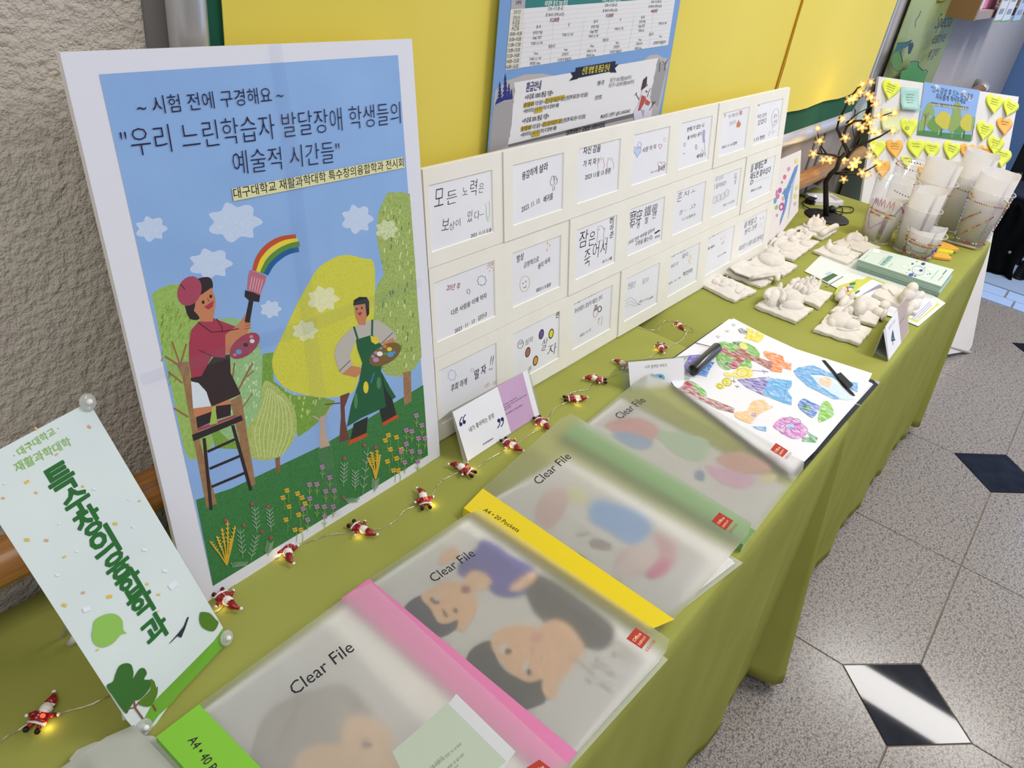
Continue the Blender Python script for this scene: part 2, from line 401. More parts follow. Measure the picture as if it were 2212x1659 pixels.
# ------------------------------------------------------------------ notice board on the wall
YB = 0.70
BP = Pl((0, YB, 0), (1, 0, 0), (0, 0, 1))
xl = BP.P(372, 60).x; xg = BP.P(455, 60).x; xr = BP.P(1925, 20).x; zb = BP.P(1690, 290).z; zf = BP.P(1690, 325).z
NB = thing('notice_board', 'large aluminium framed green felt notice board mounted on the wall', 'notice board', (xl, YB, 0.93))
b = MB(); b.box((xg-0.01, YB, zb-0.01), (xr+0.01, YB+0.01, 2.2)); b.build('felt_panel', MAT_FELT, NB)
def tubeframe(p0, p1, w, ax):
    """half-round aluminium profile"""
    bm = MB(); n = 10; prof = [(math.cos(PI*k/n), math.sin(PI*k/n)) for k in range(n+1)]
    p0, p1 = Vector(p0), Vector(p1); ax = Vector(ax)
    vs = []
    for p in (p0, p1): vs += [p+ax*(c*w/2)+Vector((0, -s_*0.018, 0)) for c, s_ in prof]
    m = n+1
    bm.add(vs, [(i, i+1, m+i+1, m+i) for i in range(n)])
    return bm
wl = xg-xl
tubeframe((xl+wl/2, YB+0.008, zf), (xl+wl/2, YB+0.008, 2.2), wl, (1, 0, 0)).build('frame', MAT_ALU, NB, True)
tubeframe((xr+0.022, YB+0.008, zf), (xr+0.022, YB+0.008, 2.2), 0.036, (1, 0, 0)).build('frame', MAT_ALU, NB, True)
tubeframe((xl, YB+0.008, (zb+zf)/2), (xr+0.03, YB+0.008, (zb+zf)/2), zb-zf, (0, 0, 1)).build('frame', MAT_ALU, NB, True)
b = MB(); b.slab([(xr-0.03, YB-0.022, zf-0.004), (xr+0.045, YB-0.022, zf-0.004), (xr+0.045, YB-0.022, zf+0.06), (xr+0.01, YB-0.022, zf+0.085), (xr-0.03, YB-0.022, zf+0.05)], (0, 0.04, 0)); b.build('corner_cap', M('#a9b7c6', 0.15, 0.2), NB, label='clear grey plastic corner cap')
# wall strip between board and floor on the left edge is trim_1
# yellow paper covering the felt, in two sheets with a proud seam
def sheet(name, label, pts, dy, cat='paper', mat=MAT_YPAPER, curl=0.0):
    bm = MB(); pl = Pl((0, YB-dy, 0), (1, 0, 0), (0, 0, 1)); P = [pl.P(*p) if len(p) == 2 else Vector((p[0], YB-dy, p[2])) for p in pts]
    bm.slab(P, (0, 0.0012, 0)); o = bm.build(name, mat); return tag(o, label, cat)
sx = BP.P(1700, 94).x
def wav(x0, x1, z, n, amp, ph=0): return [(x0+(x1-x0)*i/n, 0, z+amp*math.sin(i*1.3+ph)) for i in range(n+1)]
zy = BP.P(1760, 222).z
sheet('yellow_paper', 'big smooth yellow paper sheet covering the notice board left of the seam', [(xg+0.012, 0, 2.15), (xg+0.012, 0, zy-0.005), (sx, 0, zy), (sx, 0, 2.15)], 0.003)
pl2 = [(sx+0.006, 0, 2.15), (sx+0.004, 0, 1.25), (sx+0.009, 0, 1.15), (sx+0.006, 0, zy+0.005)]+wav(sx+0.02, xr-0.006, zy-0.002, 12, 0.003)+[(xr+0.002, 0, 1.3), (xr+0.002, 0, 2.15)]
sheet('yellow_paper', 'yellow paper sheet on the notice board to the right of the dark seam', pl2, 0.008)
b = MB(); b.box((sx+0.001, YB-0.0065, zy), (sx+0.008, YB-0.001, 2.15)); tag(b.build('paper_seam', M('#c7901c', 0.7)), 'thin ochre folded paper edge in the seam between the yellow sheets', 'paper')

# ------------------------------------------------------------------ winter camp notice on the yellow paper
NP = Pl((0, YB-0.0125, 0), (1, 0, 0), (0, 0, 1))
a = Art(NP, (5.12, 1050, 0), 0.000005); a.level = 0.15
N_ = thing('printed_notice', 'blue and white winter camp timetable notice with a snowman taped on yellow paper', 'poster', tuple(NP.P(1057, 332)))
q = [NP.P(1085, -60), NP.P(1052, 345), NP.P(1422, 285), NP.P(1480, -60)]
b = MB(); b.slab(q, (0, 0.001, 0)); b.build('paper', M('#7ba3d8', 0.5), N_)
a.poly([(100, 1000), (220, 895), (420, 825), (620, 812), (760, 838), (930, 810), (1500, 720), (1740, 670), (1810, 610), (1890, 600), (1960, 640), (2030, 650), (1900, 1300), (1850, 1470), (30, 1740), (60, 1350)], '#bdb9b8')
a.poly([(80, 1165), (270, 1100), (300, 1150), (270, 1600), (30, 1700)], '#a9a5a6')
a.poly([(310, 912), (1905, 640), (1870, 780), (1850, 900), (1820, 1010), (1800, 1120), (1640, 1250), (240, 1600), (262, 1480), (282, 1380), (290, 1250), (300, 1120), (322, 1010)], '#ecebec')
a.poly([(1905, 640), (1880, 720), (1885, 780), (1850, 860), (1860, 900), (1825, 980), (1830, 1040), (1800, 1110), (1900, 1180), (1960, 900), (2000, 760)], '#a19fa0')
a.poly([(240, 1600), (1640, 1250), (1700, 1262), (1660, 1290), (250, 1625)], '#77757a')
for y in (1000, 1120, 1255, 1378, 1490): a.ell(302-(y-1000)*0.11, y, 18, 32, '#a9a5a6')
# trees, ribbon, table
for x, y, h, w_ in ((150, 1110, 190, 34), (210, 1095, 255, 42), (250, 1090, 155, 30), (278, 1090, 100, 24)):
    for k in range(5):
        t_ = k/5; yy = y-h*t_; a.poly([(x-w_*(1-t_*0.8), yy), (x+w_*(1-t_*0.8), yy-6), (x+2, yy-h*0.32)], '#27307c')
a.poly([(95, 1160), (120, 1090), (250, 1060), (290, 1095), (200, 1110)], '#27307c')
a.poly([(270, 100), (427, 92), (2095, -40), (2010, 497), (210, 775)], '#e9e8ea')
a.poly([(270, 103), (424, 95), (368, 752), (210, 775)], '#e4e1d2')
a.poly([(280, -60), (436, -60), (427, 92), (272, 103)], '#b5b2b6'); a.poly([(436, -60), (2200, -60), (2100, -28), (1650, 2), (427, 92)], '#2f7f7c')
for k in range(11):
    t_ = k/11.0
    a.line([(268-57*t_*1.0, 160+(775-160)*t_), (2080-70*t_, 10+(497-10)*t_)], 2.0, '#bdbcc0')
for x0, x1 in ((427, 368), (745, 705), (1085, 1025), (1370, 1300), (1640, 1570), (1850, 1800)):
    a.line([(x0, 250-(x0-427)*0.08), (x1, 752-(x1-368)*0.165)], 2.0, '#bdbcc0')
dk = '#4c4a50'
times = ['강의기간', '강의시수', '수강료', '시간표', '10:00~10:30', '10:30~10:50', '11:00~11:50', '12:00~13:30', '13:30~14:00', '14:00~15:50', '16:00~16:50']
for k, s_ in enumerate(times):
    y = 150+k*61.0; x = 300-k*6.5
    a.text(s_, (x-(0 if k < 4 else 12)-k*1.0, y+3), (x+(80 if k < 4 else 115), y-5), dk, 0.012, 1.25)
a.text('강좌명', (322, 48), (385, 42), dk, 0.01, 1.2)
a.text('비대면 토익 700 캠프', (645, 66), (900, 45), '#eef5f4', 0.014, 1.3); a.text('비대면 토익 850 캠프', (1280, 22), (1490, 8), '#eef5f4', 0.014, 1.3)
rows = [('12/26~1/12 (월~금)', 680, 112, 850), ('총 78시수 (하루 6시간)', 655, 182, 860), ('월~목', 552, 312, 600), ('온라인 학습', 515, 380, 620), ('Daily TEST', 512, 435, 612), ('TOEIC LC / RC', 490, 497, 625), ('점심시간', 685, 530, 762), ('Voca', 525, 605, 570), ('TOEIC LC / RC', 475, 668, 608), ('취약점 Clinic', 480, 722, 595), ('금', 903, 285, 920), ('TOEIC LC / RC', 835, 400, 962), ('Voca', 858, 562, 897), ('모의토익', 833, 618, 905), ('모의토익 해설강의', 787, 680, 935),
 ('12/26~1/12 (월~금)', 1310, 70, 1445), ('총 78시수 (하루 6시간)', 1285, 133, 1450), ('월~목', 1187, 252, 1230), ('금', 1475, 228, 1488), ('온라인 학습', 1157, 312, 1245), ('Daily TEST', 1147, 365, 1235), ('TOEIC LC / RC', 1128, 415, 1240), ('TOEIC LC / RC', 1415, 332, 1518), ('점심시간', 1285, 458, 1350), ('Voca', 1147, 522, 1187), ('Voca', 1427, 485, 1463), ('TOEIC LC / RC', 1107, 578, 1213), ('모의토익', 1405, 535, 1468), ('취약점 Clinic', 1105, 630, 1197), ('모의토익 해설강의', 1362, 590, 1490),
 ('12/26~1/12 (월~금)', 1820, 30, 1935), ('총 78시수 (하루 6시간)', 1793, 85, 1938), ('월~목', 1710, 205, 1748), ('온라인 학습', 1687, 255, 1760), ('Daily TEST', 1680, 303, 1753), ('TOEFL LR', 1678, 352, 1745), ('TOEFL LR / SW', 1900, 272, 1993), ('점심시간', 1797, 390, 1848), ('Voca', 1680, 450, 1713), ('TOEFL SW', 1652, 497, 1723), ('취약점 Clinic', 1640, 550, 1718), ('Voca', 1910, 412, 1938), ('모의토익 해설강의', 1845, 492, 1978)]
for s_, x, y, x2 in rows: a.text(s_, (x, y), (x2, y-(x2-x)*0.13), dk, 0.006, 1.12)
a.text('312,000원', (700, 242), (802, 230), '#8c2038', 0.012, 1.3); a.text('312,000원', (1320, 190), (1402, 178), '#8c2038', 0.012, 1.3); a.text('468,000원', (1820, 138), (1890, 128), '#8c2038', 0.012, 1.3)
nv = '#16172f'
a.poly([(915, 893), (958, 845), (932, 800), (1010, 790), (1010, 870)], nv); a.poly([(1365, 800), (1440, 800), (1420, 755), (1465, 708), (1380, 722)], nv)
a.poly([(992, 748), (1430, 674), (1415, 780), (980, 868)], nv); a.text('신청 방법 및 환급 안내', (1055, 818), (1358, 760), '#e8d83a', 0.016, 1.45)
a.text('환급안내', (437, 1008), (600, 975), '#222a6e', 0.014, 1.5)
a.text('<수강료 100% 환급 기준>', (425, 1100), (738, 1030), '#1c1b22', 0.014, 1.3); a.text('<수강료 50% 환급 기준>', (395, 1362), (692, 1290), '#1c1b22', 0.014, 1.3)
for dy, dx in ((0, 0), (262, -30)):
    a.poly([(415+dx, 1140+dy), (530+dx, 1115+dy), (525+dx, 1165+dy), (412+dx, 1190+dy)], '#c9ae22'); a.poly([(655+dx, 1088+dy), (868+dx, 1053+dy-8), (860+dx, 1100+dy-8), (650+dx, 1140+dy)], '#c9ae22')
    a.poly([(535+dx, 1200+dy), (625+dx, 1180+dy), (620+dx, 1235+dy), (530+dx, 1255+dy)], '#c9ae22')
    a.text('출석률 80% 이상 달성 + 공인시험 목표점수 달성(신청강좌 목표 점수 이상 달성)', (415+dx, 1185+dy), (1125+dx, 1035+dy), '#26242c', 0.01, 1.5)
    a.text('+에브리타임 수강 후기 작성 후 캡쳐본 제출', (408+dx, 1250+dy), (800+dx, 1172+dy), '#26242c', 0.01, 1.4)
a.text('환불 규정', (1225, 940), (1300, 922), dk, 0.012, 1.5); a.text('신청 방법', (1197, 1102), (1272, 1084), dk, 0.012, 1.5)
a.text('개강 전 100% 환불(18:00까지)', (1362, 908), (1603, 865), '#7b7880', 0.006, 1.4); a.text('개강 후 1~2일 80% 환불(18:00까지)', (1350, 965), (1632, 918), '#7b7880', 0.006, 1.4)
a.text('▶QR코드 스캔하기  @DU_LANGUAGE', (1265, 1308), (1585, 1240), '#26242c', 0.01, 1.4)
# snowman
a.poly([(1640, 1330), (1630, 1240), (1680, 1150), (1720, 1020), (1790, 1020), (1820, 1130), (1830, 1240), (1800, 1320), (1700, 1345)], '#dcdbe8', True)
a.ell(1765, 990, 42, 62, '#e6e5ee', 15)
a.poly([(1735, 880), (1778, 840), (1772, 930), (1725, 985), (1712, 985)], '#4a3128'); a.poly([(1710, 990), (1785, 925), (1780, 945), (1715, 998)], '#3a2722')
a.poly([(1760, 995), (1790, 1010), (1770, 1030), (1752, 1012)], '#c2673c')
a.poly([(1715, 1050), (1765, 1070), (1750, 1130), (1700, 1220), (1672, 1225), (1700, 1120)], '#b8523e'); a.poly([(1760, 1090), (1815, 1130), (1790, 1170), (1750, 1150)], '#c05a34')
for L_ in ([(1690, 1100), (1655, 1040), (1640, 1050)], [(1655, 1040), (1660, 1022)], [(1775, 1070), (1812, 975)], [(1800, 1220), (1845, 1150), (1870, 1120)], [(1845, 1150), (1838, 1120)], [(1740, 1215), (1735, 1290), (1715, 1210)]): a.line(L_, 7, '#3a2a26')
for L_ in ([(1970, 780), (1985, 680)], [(1978, 720), (1950, 670)], [(1980, 710), (2015, 650)], [(1915, 790), (1922, 690)]): a.line(L_, 6, '#75767c')
a.text('대구대학교 국제처 어학상담실', (880, 1508), (1305, 1400), '#1c1b22', 0.014, 1.3)
a.build('printed_artwork', N_)

# ------------------------------------------------------------------ tables and cloths
def drape(name, label, xa, xb, ya, yb, drop, flare, seed, dip=0.0, end=True):
    """top sheet plus hanging front and right side, as one cloth"""
    rnd = random.Random(seed); vs = []; fs = []
    nx, ny = 70, 16
    tt = {}
    def ztop(x, y):
        z = ZT+0.0006*math.sin(x*9+seed)*math.cos(y*11)
        if dip and x < xa+0.10: z -= dip*(1-(x-xa)/0.10)**1.5
        return z
    for i in range(nx+1):
        for j in range(ny+1):
            x = xa+(xb-xa)*i/nx; y = ya+(yb-ya)*j/ny; vs.append((x, y, ztop(x, y))); tt[i, j] = len(vs)-1
    for i in range(nx):
        for j in range(ny): fs.append((tt[i, j], tt[i+1, j], tt[i+1, j+1], tt[i, j+1]))
    # rim path: front edge left to right, round the corner, then along the right end
    path = [(xa+(xb-xa)*i/nx, ya, 0, -1, tt[i, 0]) for i in range(nx)]
    NCR = 9
    for k in range(NCR+1):
        an = -PI/2+PI/2*k/NCR; path.append((xb, ya, math.cos(an), math.sin(an), tt[nx, 0]))
    path += [(xb, ya+(yb-ya)*j/ny, 1, 0, tt[nx, j]) for j in range(1, ny+1)]
    ph = [rnd.uniform(0, 6) for _ in range(4)]; S = 0; prev = None; rings = []
    NZ = 22
    for n_, (x, y, nx_, ny_, ti) in enumerate(path):
        if prev: S += math.hypot(x-prev[0], y-prev[1])+(0.02 if (x, y) == prev else 0)
        prev = (x, y); row = [ti]
        corner = 4*max(0, nx_*-ny_)**0.5 if (nx_ > 0 and ny_ < 0) else 0
        lip = [(0.004, 0.0015), (0.0075, 0.005)]
        for k in range(NZ+1):
            if k < 2: o_, dz = lip[k]
            else:
                t_ = (k-1)/(NZ-1); dz = 0.008+(drop-0.008)*t_
                fold = (math.sin(S*24+ph[0])+0.6*math.sin(S*47+ph[1])+0.5*math.sin(S*90+ph[2]+t_))*0.006*t_
                fold += (0.0034*abs(math.sin(S*31+ph[3]))**6)*(1 if t_ > 0.1 else t_*10)
                o_ = 0.0085+0.022*t_+fold+corner*flare*t_/2
            row.append(len(vs)); vs.append((x+nx_*o_, y+ny_*o_, ztop(x, y)-dz-(corner*0.0*dz)))
        rings.append(row)
    for i in range(len(rings)-1):
        A, B = rings[i], rings[i+1]
        for k in range(NZ+1):
            q_ = (A[k], A[k+1], B[k+1], B[k]); q_ = tuple(dict.fromkeys(q_))
            if len(q_) >= 3: fs.append(q_)
    o = mesh(name, vs, fs, MAT_CLOTH, None, None, True)
    s = o.modifiers.new('thickness', 'SOLIDIFY'); s.thickness = 0.0012; s.offset = -1
    return tag(o, label, 'tablecloth')
drape('tablecloth', 'olive green tablecloth on the nearer table under the poster and folders', -0.75, 1.295, 0.158, 0.702, 0.685, 0.055, 3)
drape('tablecloth', 'olive green tablecloth on the farther table under the clay tiles and cups', 1.318, 2.688, 0.165, 0.715, 0.68, 0.03, 11, dip=0.03)
def table(label, xa, xb, ya, yb):
    t_ = thing('folding_table', label, 'table', ((xa+xb)/2, (ya+yb)/2, 0))
    b = MB(); b.box((xa, ya, ZT-0.032), (xb, yb, ZT-0.0345+0.03-0.0)); b.build('tabletop', M('#8a7a68', 0.6), t_)
    for x in (xa+0.1, xb-0.1):
        for y in (ya+0.06, yb-0.06):
            b = MB(); b.tube([(x, y, 0), (x, y, ZT-0.032)], 0.013, 10); b.build('leg', M('#3a3a3c', 0.4, 0.5), t_, True)
table('folding table hidden under the nearer green tablecloth', -0.72, 1.285, 0.17, 0.695)
table('folding table hidden under the farther green tablecloth', 1.42, 2.675, 0.178, 0.705)
# ================================================================== BIG EXHIBITION POSTER
PP = Pl((0.288, 0.5685, ZT), (1, 0.008, 0), (0, 0.0949, 0.557))
PO = thing('exhibition_poster', 'large illustrated poster of painters and trees on a white board leaning on the wall', 'poster', (0.48, 0.57, ZT))
cTL, cTR, cBR, cBL = PP.P(128, 113), PP.P(889, 84), PP.P(950, 984), PP.P(414, 1322)
b = MB(); b.slab([cBL, cBR, cTR, cTL], PP.n*-0.006); b.build('backing_board', MAT_BOARD, PO)
# wavy printed sheet
bm = MB(); nx, ny = 24, 30; vs = []
for j in range(ny+1):
    for i in range(nx+1):
        s_, t_ = i/nx, j/ny; p = cBL.lerp(cBR, s_).lerp(cTL.lerp(cTR, s_), t_)
        k = 0.0006+0.0
        if t_ < 0.03: k += 0.0008*(0.5+0.5*math.sin(s_*11))
        q_ = p+PP.n*k
        if j == 0: q_ -= PP.v*(0.004*(0.5+0.5*math.sin(s_*17+1))); 
        vs.append(q_)
bm.add(vs, [(j*(nx+1)+i, j*(nx+1)+i+1, (j+1)*(nx+1)+i+1, (j+1)*(nx+1)+i) for j in range(ny) for i in range(nx)])
bm.build('poster_sheet', M('#e6e7f2', 0.45), PO, True)
a = Art(PP, (2.304, 0, 0), 0.000003, 0.0009)
Z1 = (2.304, 0, 0); Z2 = (2.304, 0, 640)
def to1(p): return (p[0], p[1]+640*2.304)      # second zoom into the first's frame
def P2(pts): return [to1(p) for p in pts]
sky = mk_paper('poster_sky', '#8cb2e6', '#93b9ec', 0.45, 14)
a.poly([(490, 370), (1978, 274)]+P2([(2128, 790), (1058, 1440)]), sky)
cr = lambda c, cv=0.5, sc=300: mk_crayon(c, '#cdd98a', sc, cv)
lg = mk_crayon('#8fb552', '#a8c670', 300, 0.5); pg = mk_crayon('#8dba7c', '#a3cb92', 300, .5); dg = mk_crayon('#6f9a36', '#86ad4c', 300, .5)
yl = mk_crayon('#c9c93a', '#dbd951', 500, .45); bu = mk_crayon('#a4b65c', '#bccb7e', 260, .5); rt = mk_crayon('#8fa84a', '#b9cb80', 420, .5); gr = mk_crayon('#2f7239', '#42854a', 400, .5)
# clouds behind the trees
cl = mk_crayon('#dfe8f6', '#b9cff0', 500, .35)
for x, y, w_, h_ in ((1165, 1105, 112, 84), (750, 1138, 66, 54), (1045, 1312, 90, 66), (1775, 1090, 66, 62)): cloud(a, x, y, w_, h_, cl)
cloud(a, 1345, 63+1474.6, 44, 38, cl)
a.poly(P2([(755, -5), (790, -38), (870, -62), (960, -40), (1010, 60), (1000, 300), (960, 400), (980, 600), (1060, 720), (985, 803), (925, 785), (880, 600), (845, 420), (800, 240), (768, 60)]), lg, True)
a.poly(P2([(1060, 500), (1180, 440), (1260, 600), (1240, 700), (1200, 760), (1070, 755), (1040, 650)]), dg)
a.poly(P2([(1000, 150), (1120, 108), (1200, 120), (1270, 200), (1305, 330), (1300, 500), (1270, 620), (1200, 720), (1120, 700), (1060, 600), (1020, 400)]), pg, True)
a.poly(P2([(1305, 285), (1360, 278), (1358, 420), (1450, 490), (1600, 500), (1665, 520), (1610, 600), (1540, 660), (1480, 700), (1460, 600), (1440, 520), (1380, 460), (1300, 450)]), dg)
rnd = random.Random(4)
for _ in range(70):
    x, y = rnd.uniform(800, 985), rnd.uniform(20, 420)
    a.line(P2([(x, y), (x-6, y+24)]), 7, '#8aa949'); a.k -= a.step
for _ in range(70):
    x, y = rnd.uniform(1150, 1290), rnd.uniform(180, 640)
    a.line(P2([(x, y), (x-2, y+14)]), 7, '#c3dfae'); a.k -= a.step
for _ in range(55):
    x = rnd.uniform(1370, 1600); y = rnd.uniform(470, 640) if x > 1440 else rnd.uniform(300, 470)
    if y-500 > (1600-x)*1.2: continue
    a.line(P2([(x, y), (x-2, y+16)]), 7, '#c2d27a'); a.k -= a.step
a.k += a.step
a.poly(P2([(1590, -150), (1700, -205), (1800, -190), (1860, -160), (1860, 60), (1850, 200), (1800, 330), (1765, 460), (1700, 495), (1600, 503), (1520, 490), (1430, 460), (1370, 400), (1353, 310), (1400, 200), (1480, 30), (1530, -60)]), yl, True)
for x, y, w_, h_ in ((1605, 1487, 66, 56), (1515, 170+1474.6, 54, 44)): cloud(a, x, y, w_, h_, mk_crayon('#eeeecf', '#dcdf90', 500, .45))
# poplar on the right, clipped by the print's border
a.poly([(1925, 958), (1990, 955), (2037, 965), (2063, 1300)]+P2([(2074, 0), (2088, 180), (2096, 300), (2060, 360), (1990, 400), (1920, 390), (1875, 330), (1857, 130), (1862, 0)])+[(1875, 1420), (1908, 1365), (1893, 1290), (1872, 1180), (1878, 1060)], rt)
for _ in range(90):
    y = rnd.uniform(1010, 1810); x = rnd.uniform(1900, 2030+(y-1000)*0.05)
    a.line([(x, y), (x-2, y+22)], 5, rnd.choice(['#5a8050', '#7e9c4e', '#cfdc9c', '#dbe5b0'])); a.k -= a.step
a.k += a.step
cloud(a, 1922, 1142, 48, 44, mk_crayon('#dfe6c0', '#a9bf74', 420, .5))
a.poly(P2([(972, 1012), (1150, 955), (1350, 860), (1600, 742), (1860, 590), (2104, 440), (2128, 790), (1058, 1440)]), gr)
wd_ = mk_crayon('#a37d58', '#8c6647', 120, .5)
a.poly(P2([(2003, 378), (2042, 370), (2046, 520), (2010, 543)]), wd_)
a.poly(P2([(1366, 795), (1390, 795), (1393, 872), (1373, 880)]), mk_crayon('#94694c', '#80583e', 120, .5))
a.poly(P2([(1310, 425), (1370, 447), (1450, 530), (1475, 640), (1450, 730), (1380, 800), (1290, 815), (1232, 782), (1210, 720), (1240, 640), (1290, 560)]), bu, True)
for k in range(9): a.line(P2([(1330+k*8, 450+k*6), (1300+k*17, 560), (1265+k*23, 680), (1285+k*14, 800)]), 3, '#d3dfa0', smooth=True); a.k -= a.step
a.k += a.step
br = '#9a6a50'
a.poly(P2([(1690, 495), (1735, 478), (1712, 530), (1716, 620), (1737, 712), (1685, 727), (1694, 600)]), '#6e4540'); a.line(P2([(1690, 530), (1612, 538)]), 6, '#6e4540'); a.line(P2([(1705, 560), (1735, 480)]), 8, '#6e4540')
a.poly(P2([(1590, 600), (1612, 590), (1618, 680), (1640, 742), (1588, 757)]), '#c7ab98'); a.line(P2([(1600, 620), (1555, 595)]), 8, '#c7ab98'); a.line(P2([(1605, 620), (1645, 545)]), 7, '#c7ab98')
a.poly(P2([(872, 330), (935, 325), (962, 560), (992, 720), (1078, 1030), (1025, 1052), (962, 720), (905, 400)]), wd_); a.poly(P2([(1143, 520), (1198, 488), (1230, 700), (1270, 935), (1235, 946), (1190, 720)]), wd_)
for L_, w_ in (([(885, 340), (818, 298)], 10), ([(893, 345), (925, 235)], 9), ([(890, 330), (853, 222)], 8), ([(905, 430), (835, 375)], 9), ([(935, 600), (862, 555)], 9), ([(1150, 440), (1165, 330)], 8), ([(1180, 470), (1255, 330)], 9), ([(1225, 400), (1260, 370)], 6), ([(1200, 560), (1255, 480)], 6)): a.line(P2(L_), w_, br)
bk = '#33292d'
for L_, w_ in (([(1013, 705), (1048, 1062)], 17), ([(1155, 640), (1246, 965)], 17), ([(1030, 772), (1172, 708)], 13), ([(1040, 857), (1195, 792)], 13), ([(1050, 947), (1215, 878)], 13)): a.line(P2(L_), w_, bk)
a.poly(P2([(953, 688), (1200, 590), (1206, 616), (960, 720)]), bk)
# seated painter
sk = '#c98560'
a.poly(P2([(958, 555), (1142, 512), (1145, 545), (965, 605)]), sk); a.poly(P2([(972, 600), (1080, 562), (1080, 612), (980, 655)]), bk); a.poly(P2([(1072, 545), (1147, 535), (1145, 592), (1075, 612)]), bk)
a.poly(P2([(980, 655), (1168, 588), (1170, 600), (984, 672)]), '#a8455c')
a.poly(P2([(1055, 545), (1068, 545), (1080, 630), (1040, 640)]), '#a5c25a')
a.poly(P2([(945, 405), (1000, 380), (1060, 300), (1142, 288), (1145, 380), (1196, 486), (1052, 547), (1015, 460), (948, 420)]), '#3a2d30')
a.poly(P2([(948, 422), (985, 430), (1025, 475), (1047, 545), (958, 557)]), '#dde7f0')
a.poly(P2([(985, 125), (1060, 108), (1170, 150), (1182, 175), (1120, 240), (1118, 305), (1050, 300), (1030, 340), (1000, 395), (950, 405), (938, 330), (938, 230), (950, 165)]), '#a83e55')
a.poly(P2([(1118, 190), (1170, 150), (1198, 120), (1215, 92), (1243, 98), (1243, 140), (1225, 195), (1170, 260), (1120, 290)]), sk)
a.line(P2([(985, 130), (1050, 178), (1120, 172), (1185, 160)]), 5, '#4a2830'); a.line(P2([(1075, 110), (1100, 150), (1105, 178)]), 5, '#4a2830'); a.line(P2([(985, 265), (1050, 295)]), 4, '#4a2830')
a.poly([(985, 1385), (1040, 1380), (1057, 1420), (1040, 1455), (985, 1480), (968, 1540), (990, 1585), (940, 1582), (915, 1500), (930, 1420)], bk, True)
a.poly([(972, 1478), (1000, 1465), (1050, 1430), (1068, 1480), (1070, 1510), (1062, 1565), (1055, 1600), (1000, 1600), (985, 1570), (962, 1545), (968, 1520)], sk)
a.ell(940, 1447, 58, 76, '#aa4a63', 22); a.line([(895, 1413), (918, 1440)], 5, '#4a2830')
a.ell(1008, 1503, 7, 9, '#2a2024'); a.ell(1046, 1474, 7, 9, '#2a2024'); a.line([(1030, 1480), (1036, 1500)], 4, '#8e5038'); a.poly([(1012, 1527), (1062, 1493), (1055, 1525), (1035, 1540)], '#b23a4e')
a.ell(1215, 245+1474.6, 88, 48, '#a1455c', -38)
for x, y, r, c in ((1185, 275, 15, '#6b9fd4'), (1220, 240, 12, '#322a30'), (1252, 222, 12, '#f0e9ea'), (1248, 200, 10, '#c98aa0'), (1165, 290, 9, '#d07d92')): a.ell(x, y+1474.6, r, r*.85, c)
a.poly([(1217, 1443), (1293, 1463), (1287, 1502), (1258, 1498), (1240, 1605), (1214, 1600), (1236, 1494), (1214, 1474)], bk)
a.poly([(1240, 1342), (1322, 1372), (1318, 1400), (1290, 1468), (1227, 1440), (1232, 1380)], '#bd6f80')
for k in range(5): a.line([(1252+k*13, 1375+k*4), (1240+k*12, 1440+k*4)], 3, '#e6c0c9')
for L_, c in (([(1264, 1346), (1282, 1285), (1325, 1228), (1390, 1190), (1470, 1177)], '#c2522f'), ([(1283, 1352), (1305, 1292), (1350, 1243), (1410, 1208), (1480, 1196)], '#e9d63f'), ([(1302, 1358), (1330, 1302), (1375, 1258), (1430, 1226), (1488, 1212)], '#5d9138'), ([(1320, 1364), (1352, 1312), (1398, 1272), (1440, 1250), (1484, 1240)], '#1f5e9e')): a.line(L_, 25, c, smooth=True)
for y in (1608, 1622, 1636): a.line([(1215, y), (1245, y-6)], 3, '#8e5038')
# standing painter
a.poly(P2([(1758, 632), (1828, 598), (1820, 692), (1740, 718)]), '#2a3130'); a.poly(P2([(1885, 560), (1888, 370), (1932, 440), (1970, 590), (1902, 632)]), '#2a3130')
a.poly(P2([(1740, 714), (1822, 678), (1825, 696), (1726, 742)]), '#c9502f'); a.poly(P2([(1900, 628), (1975, 586), (1984, 600), (1902, 645)]), '#c9502f')
a.poly(P2([(1760, 150), (1850, 118), (1900, 130), (1958, 180), (1965, 215), (1900, 258), (1850, 230), (1840, 200), (1780, 212), (1760, 240), (1740, 300), (1750, 345), (1700, 385), (1668, 320), (1664, 270), (1690, 215)]), '#bdbab2', True)
a.line(P2([(1685, 372), (1740, 318)]), 3, bk); a.line(P2([(1893, 235), (1952, 180)]), 3, bk)
a.poly(P2([(1700, 385), (1745, 345), (1790, 352), (1800, 375), (1770, 402)]), sk)
a.poly(P2([(1768, 215), (1850, 190), (1905, 250), (1893, 370), (1918, 548), (1800, 602), (1724, 648), (1745, 540), (1785, 420), (1800, 330), (1775, 260)]), '#24603f')
a.line(P2([(1758, 150), (1778, 215)]), 10, '#24603f'); a.line(P2([(1850, 115), (1848, 195)]), 10, '#24603f'); a.poly(P2([(1893, 370), (1930, 440), (1968, 500), (1950, 512), (1915, 460)]), '#24603f')
a.poly(P2([(1840, 195), (1880, 205), (1885, 230), (1865, 238), (1845, 225)]), '#e1cf3f'); a.ell(1818, 452+1474.6, 13, 30, '#e0d23f'); a.line(P2([(1842, 430), (1860, 380)]), 7, '#3f78a8'); a.ell(1882, 430+1474.6, 11, 30, '#4a8a58'); a.ell(1768, 520+1474.6, 9, 40, '#4a8a58')
a.poly(P2([(1900, 232), (1952, 205), (1968, 235), (1915, 262)]), sk)
a.ell(1914, 288+1474.6, 88, 46, '#7a6238', -30)
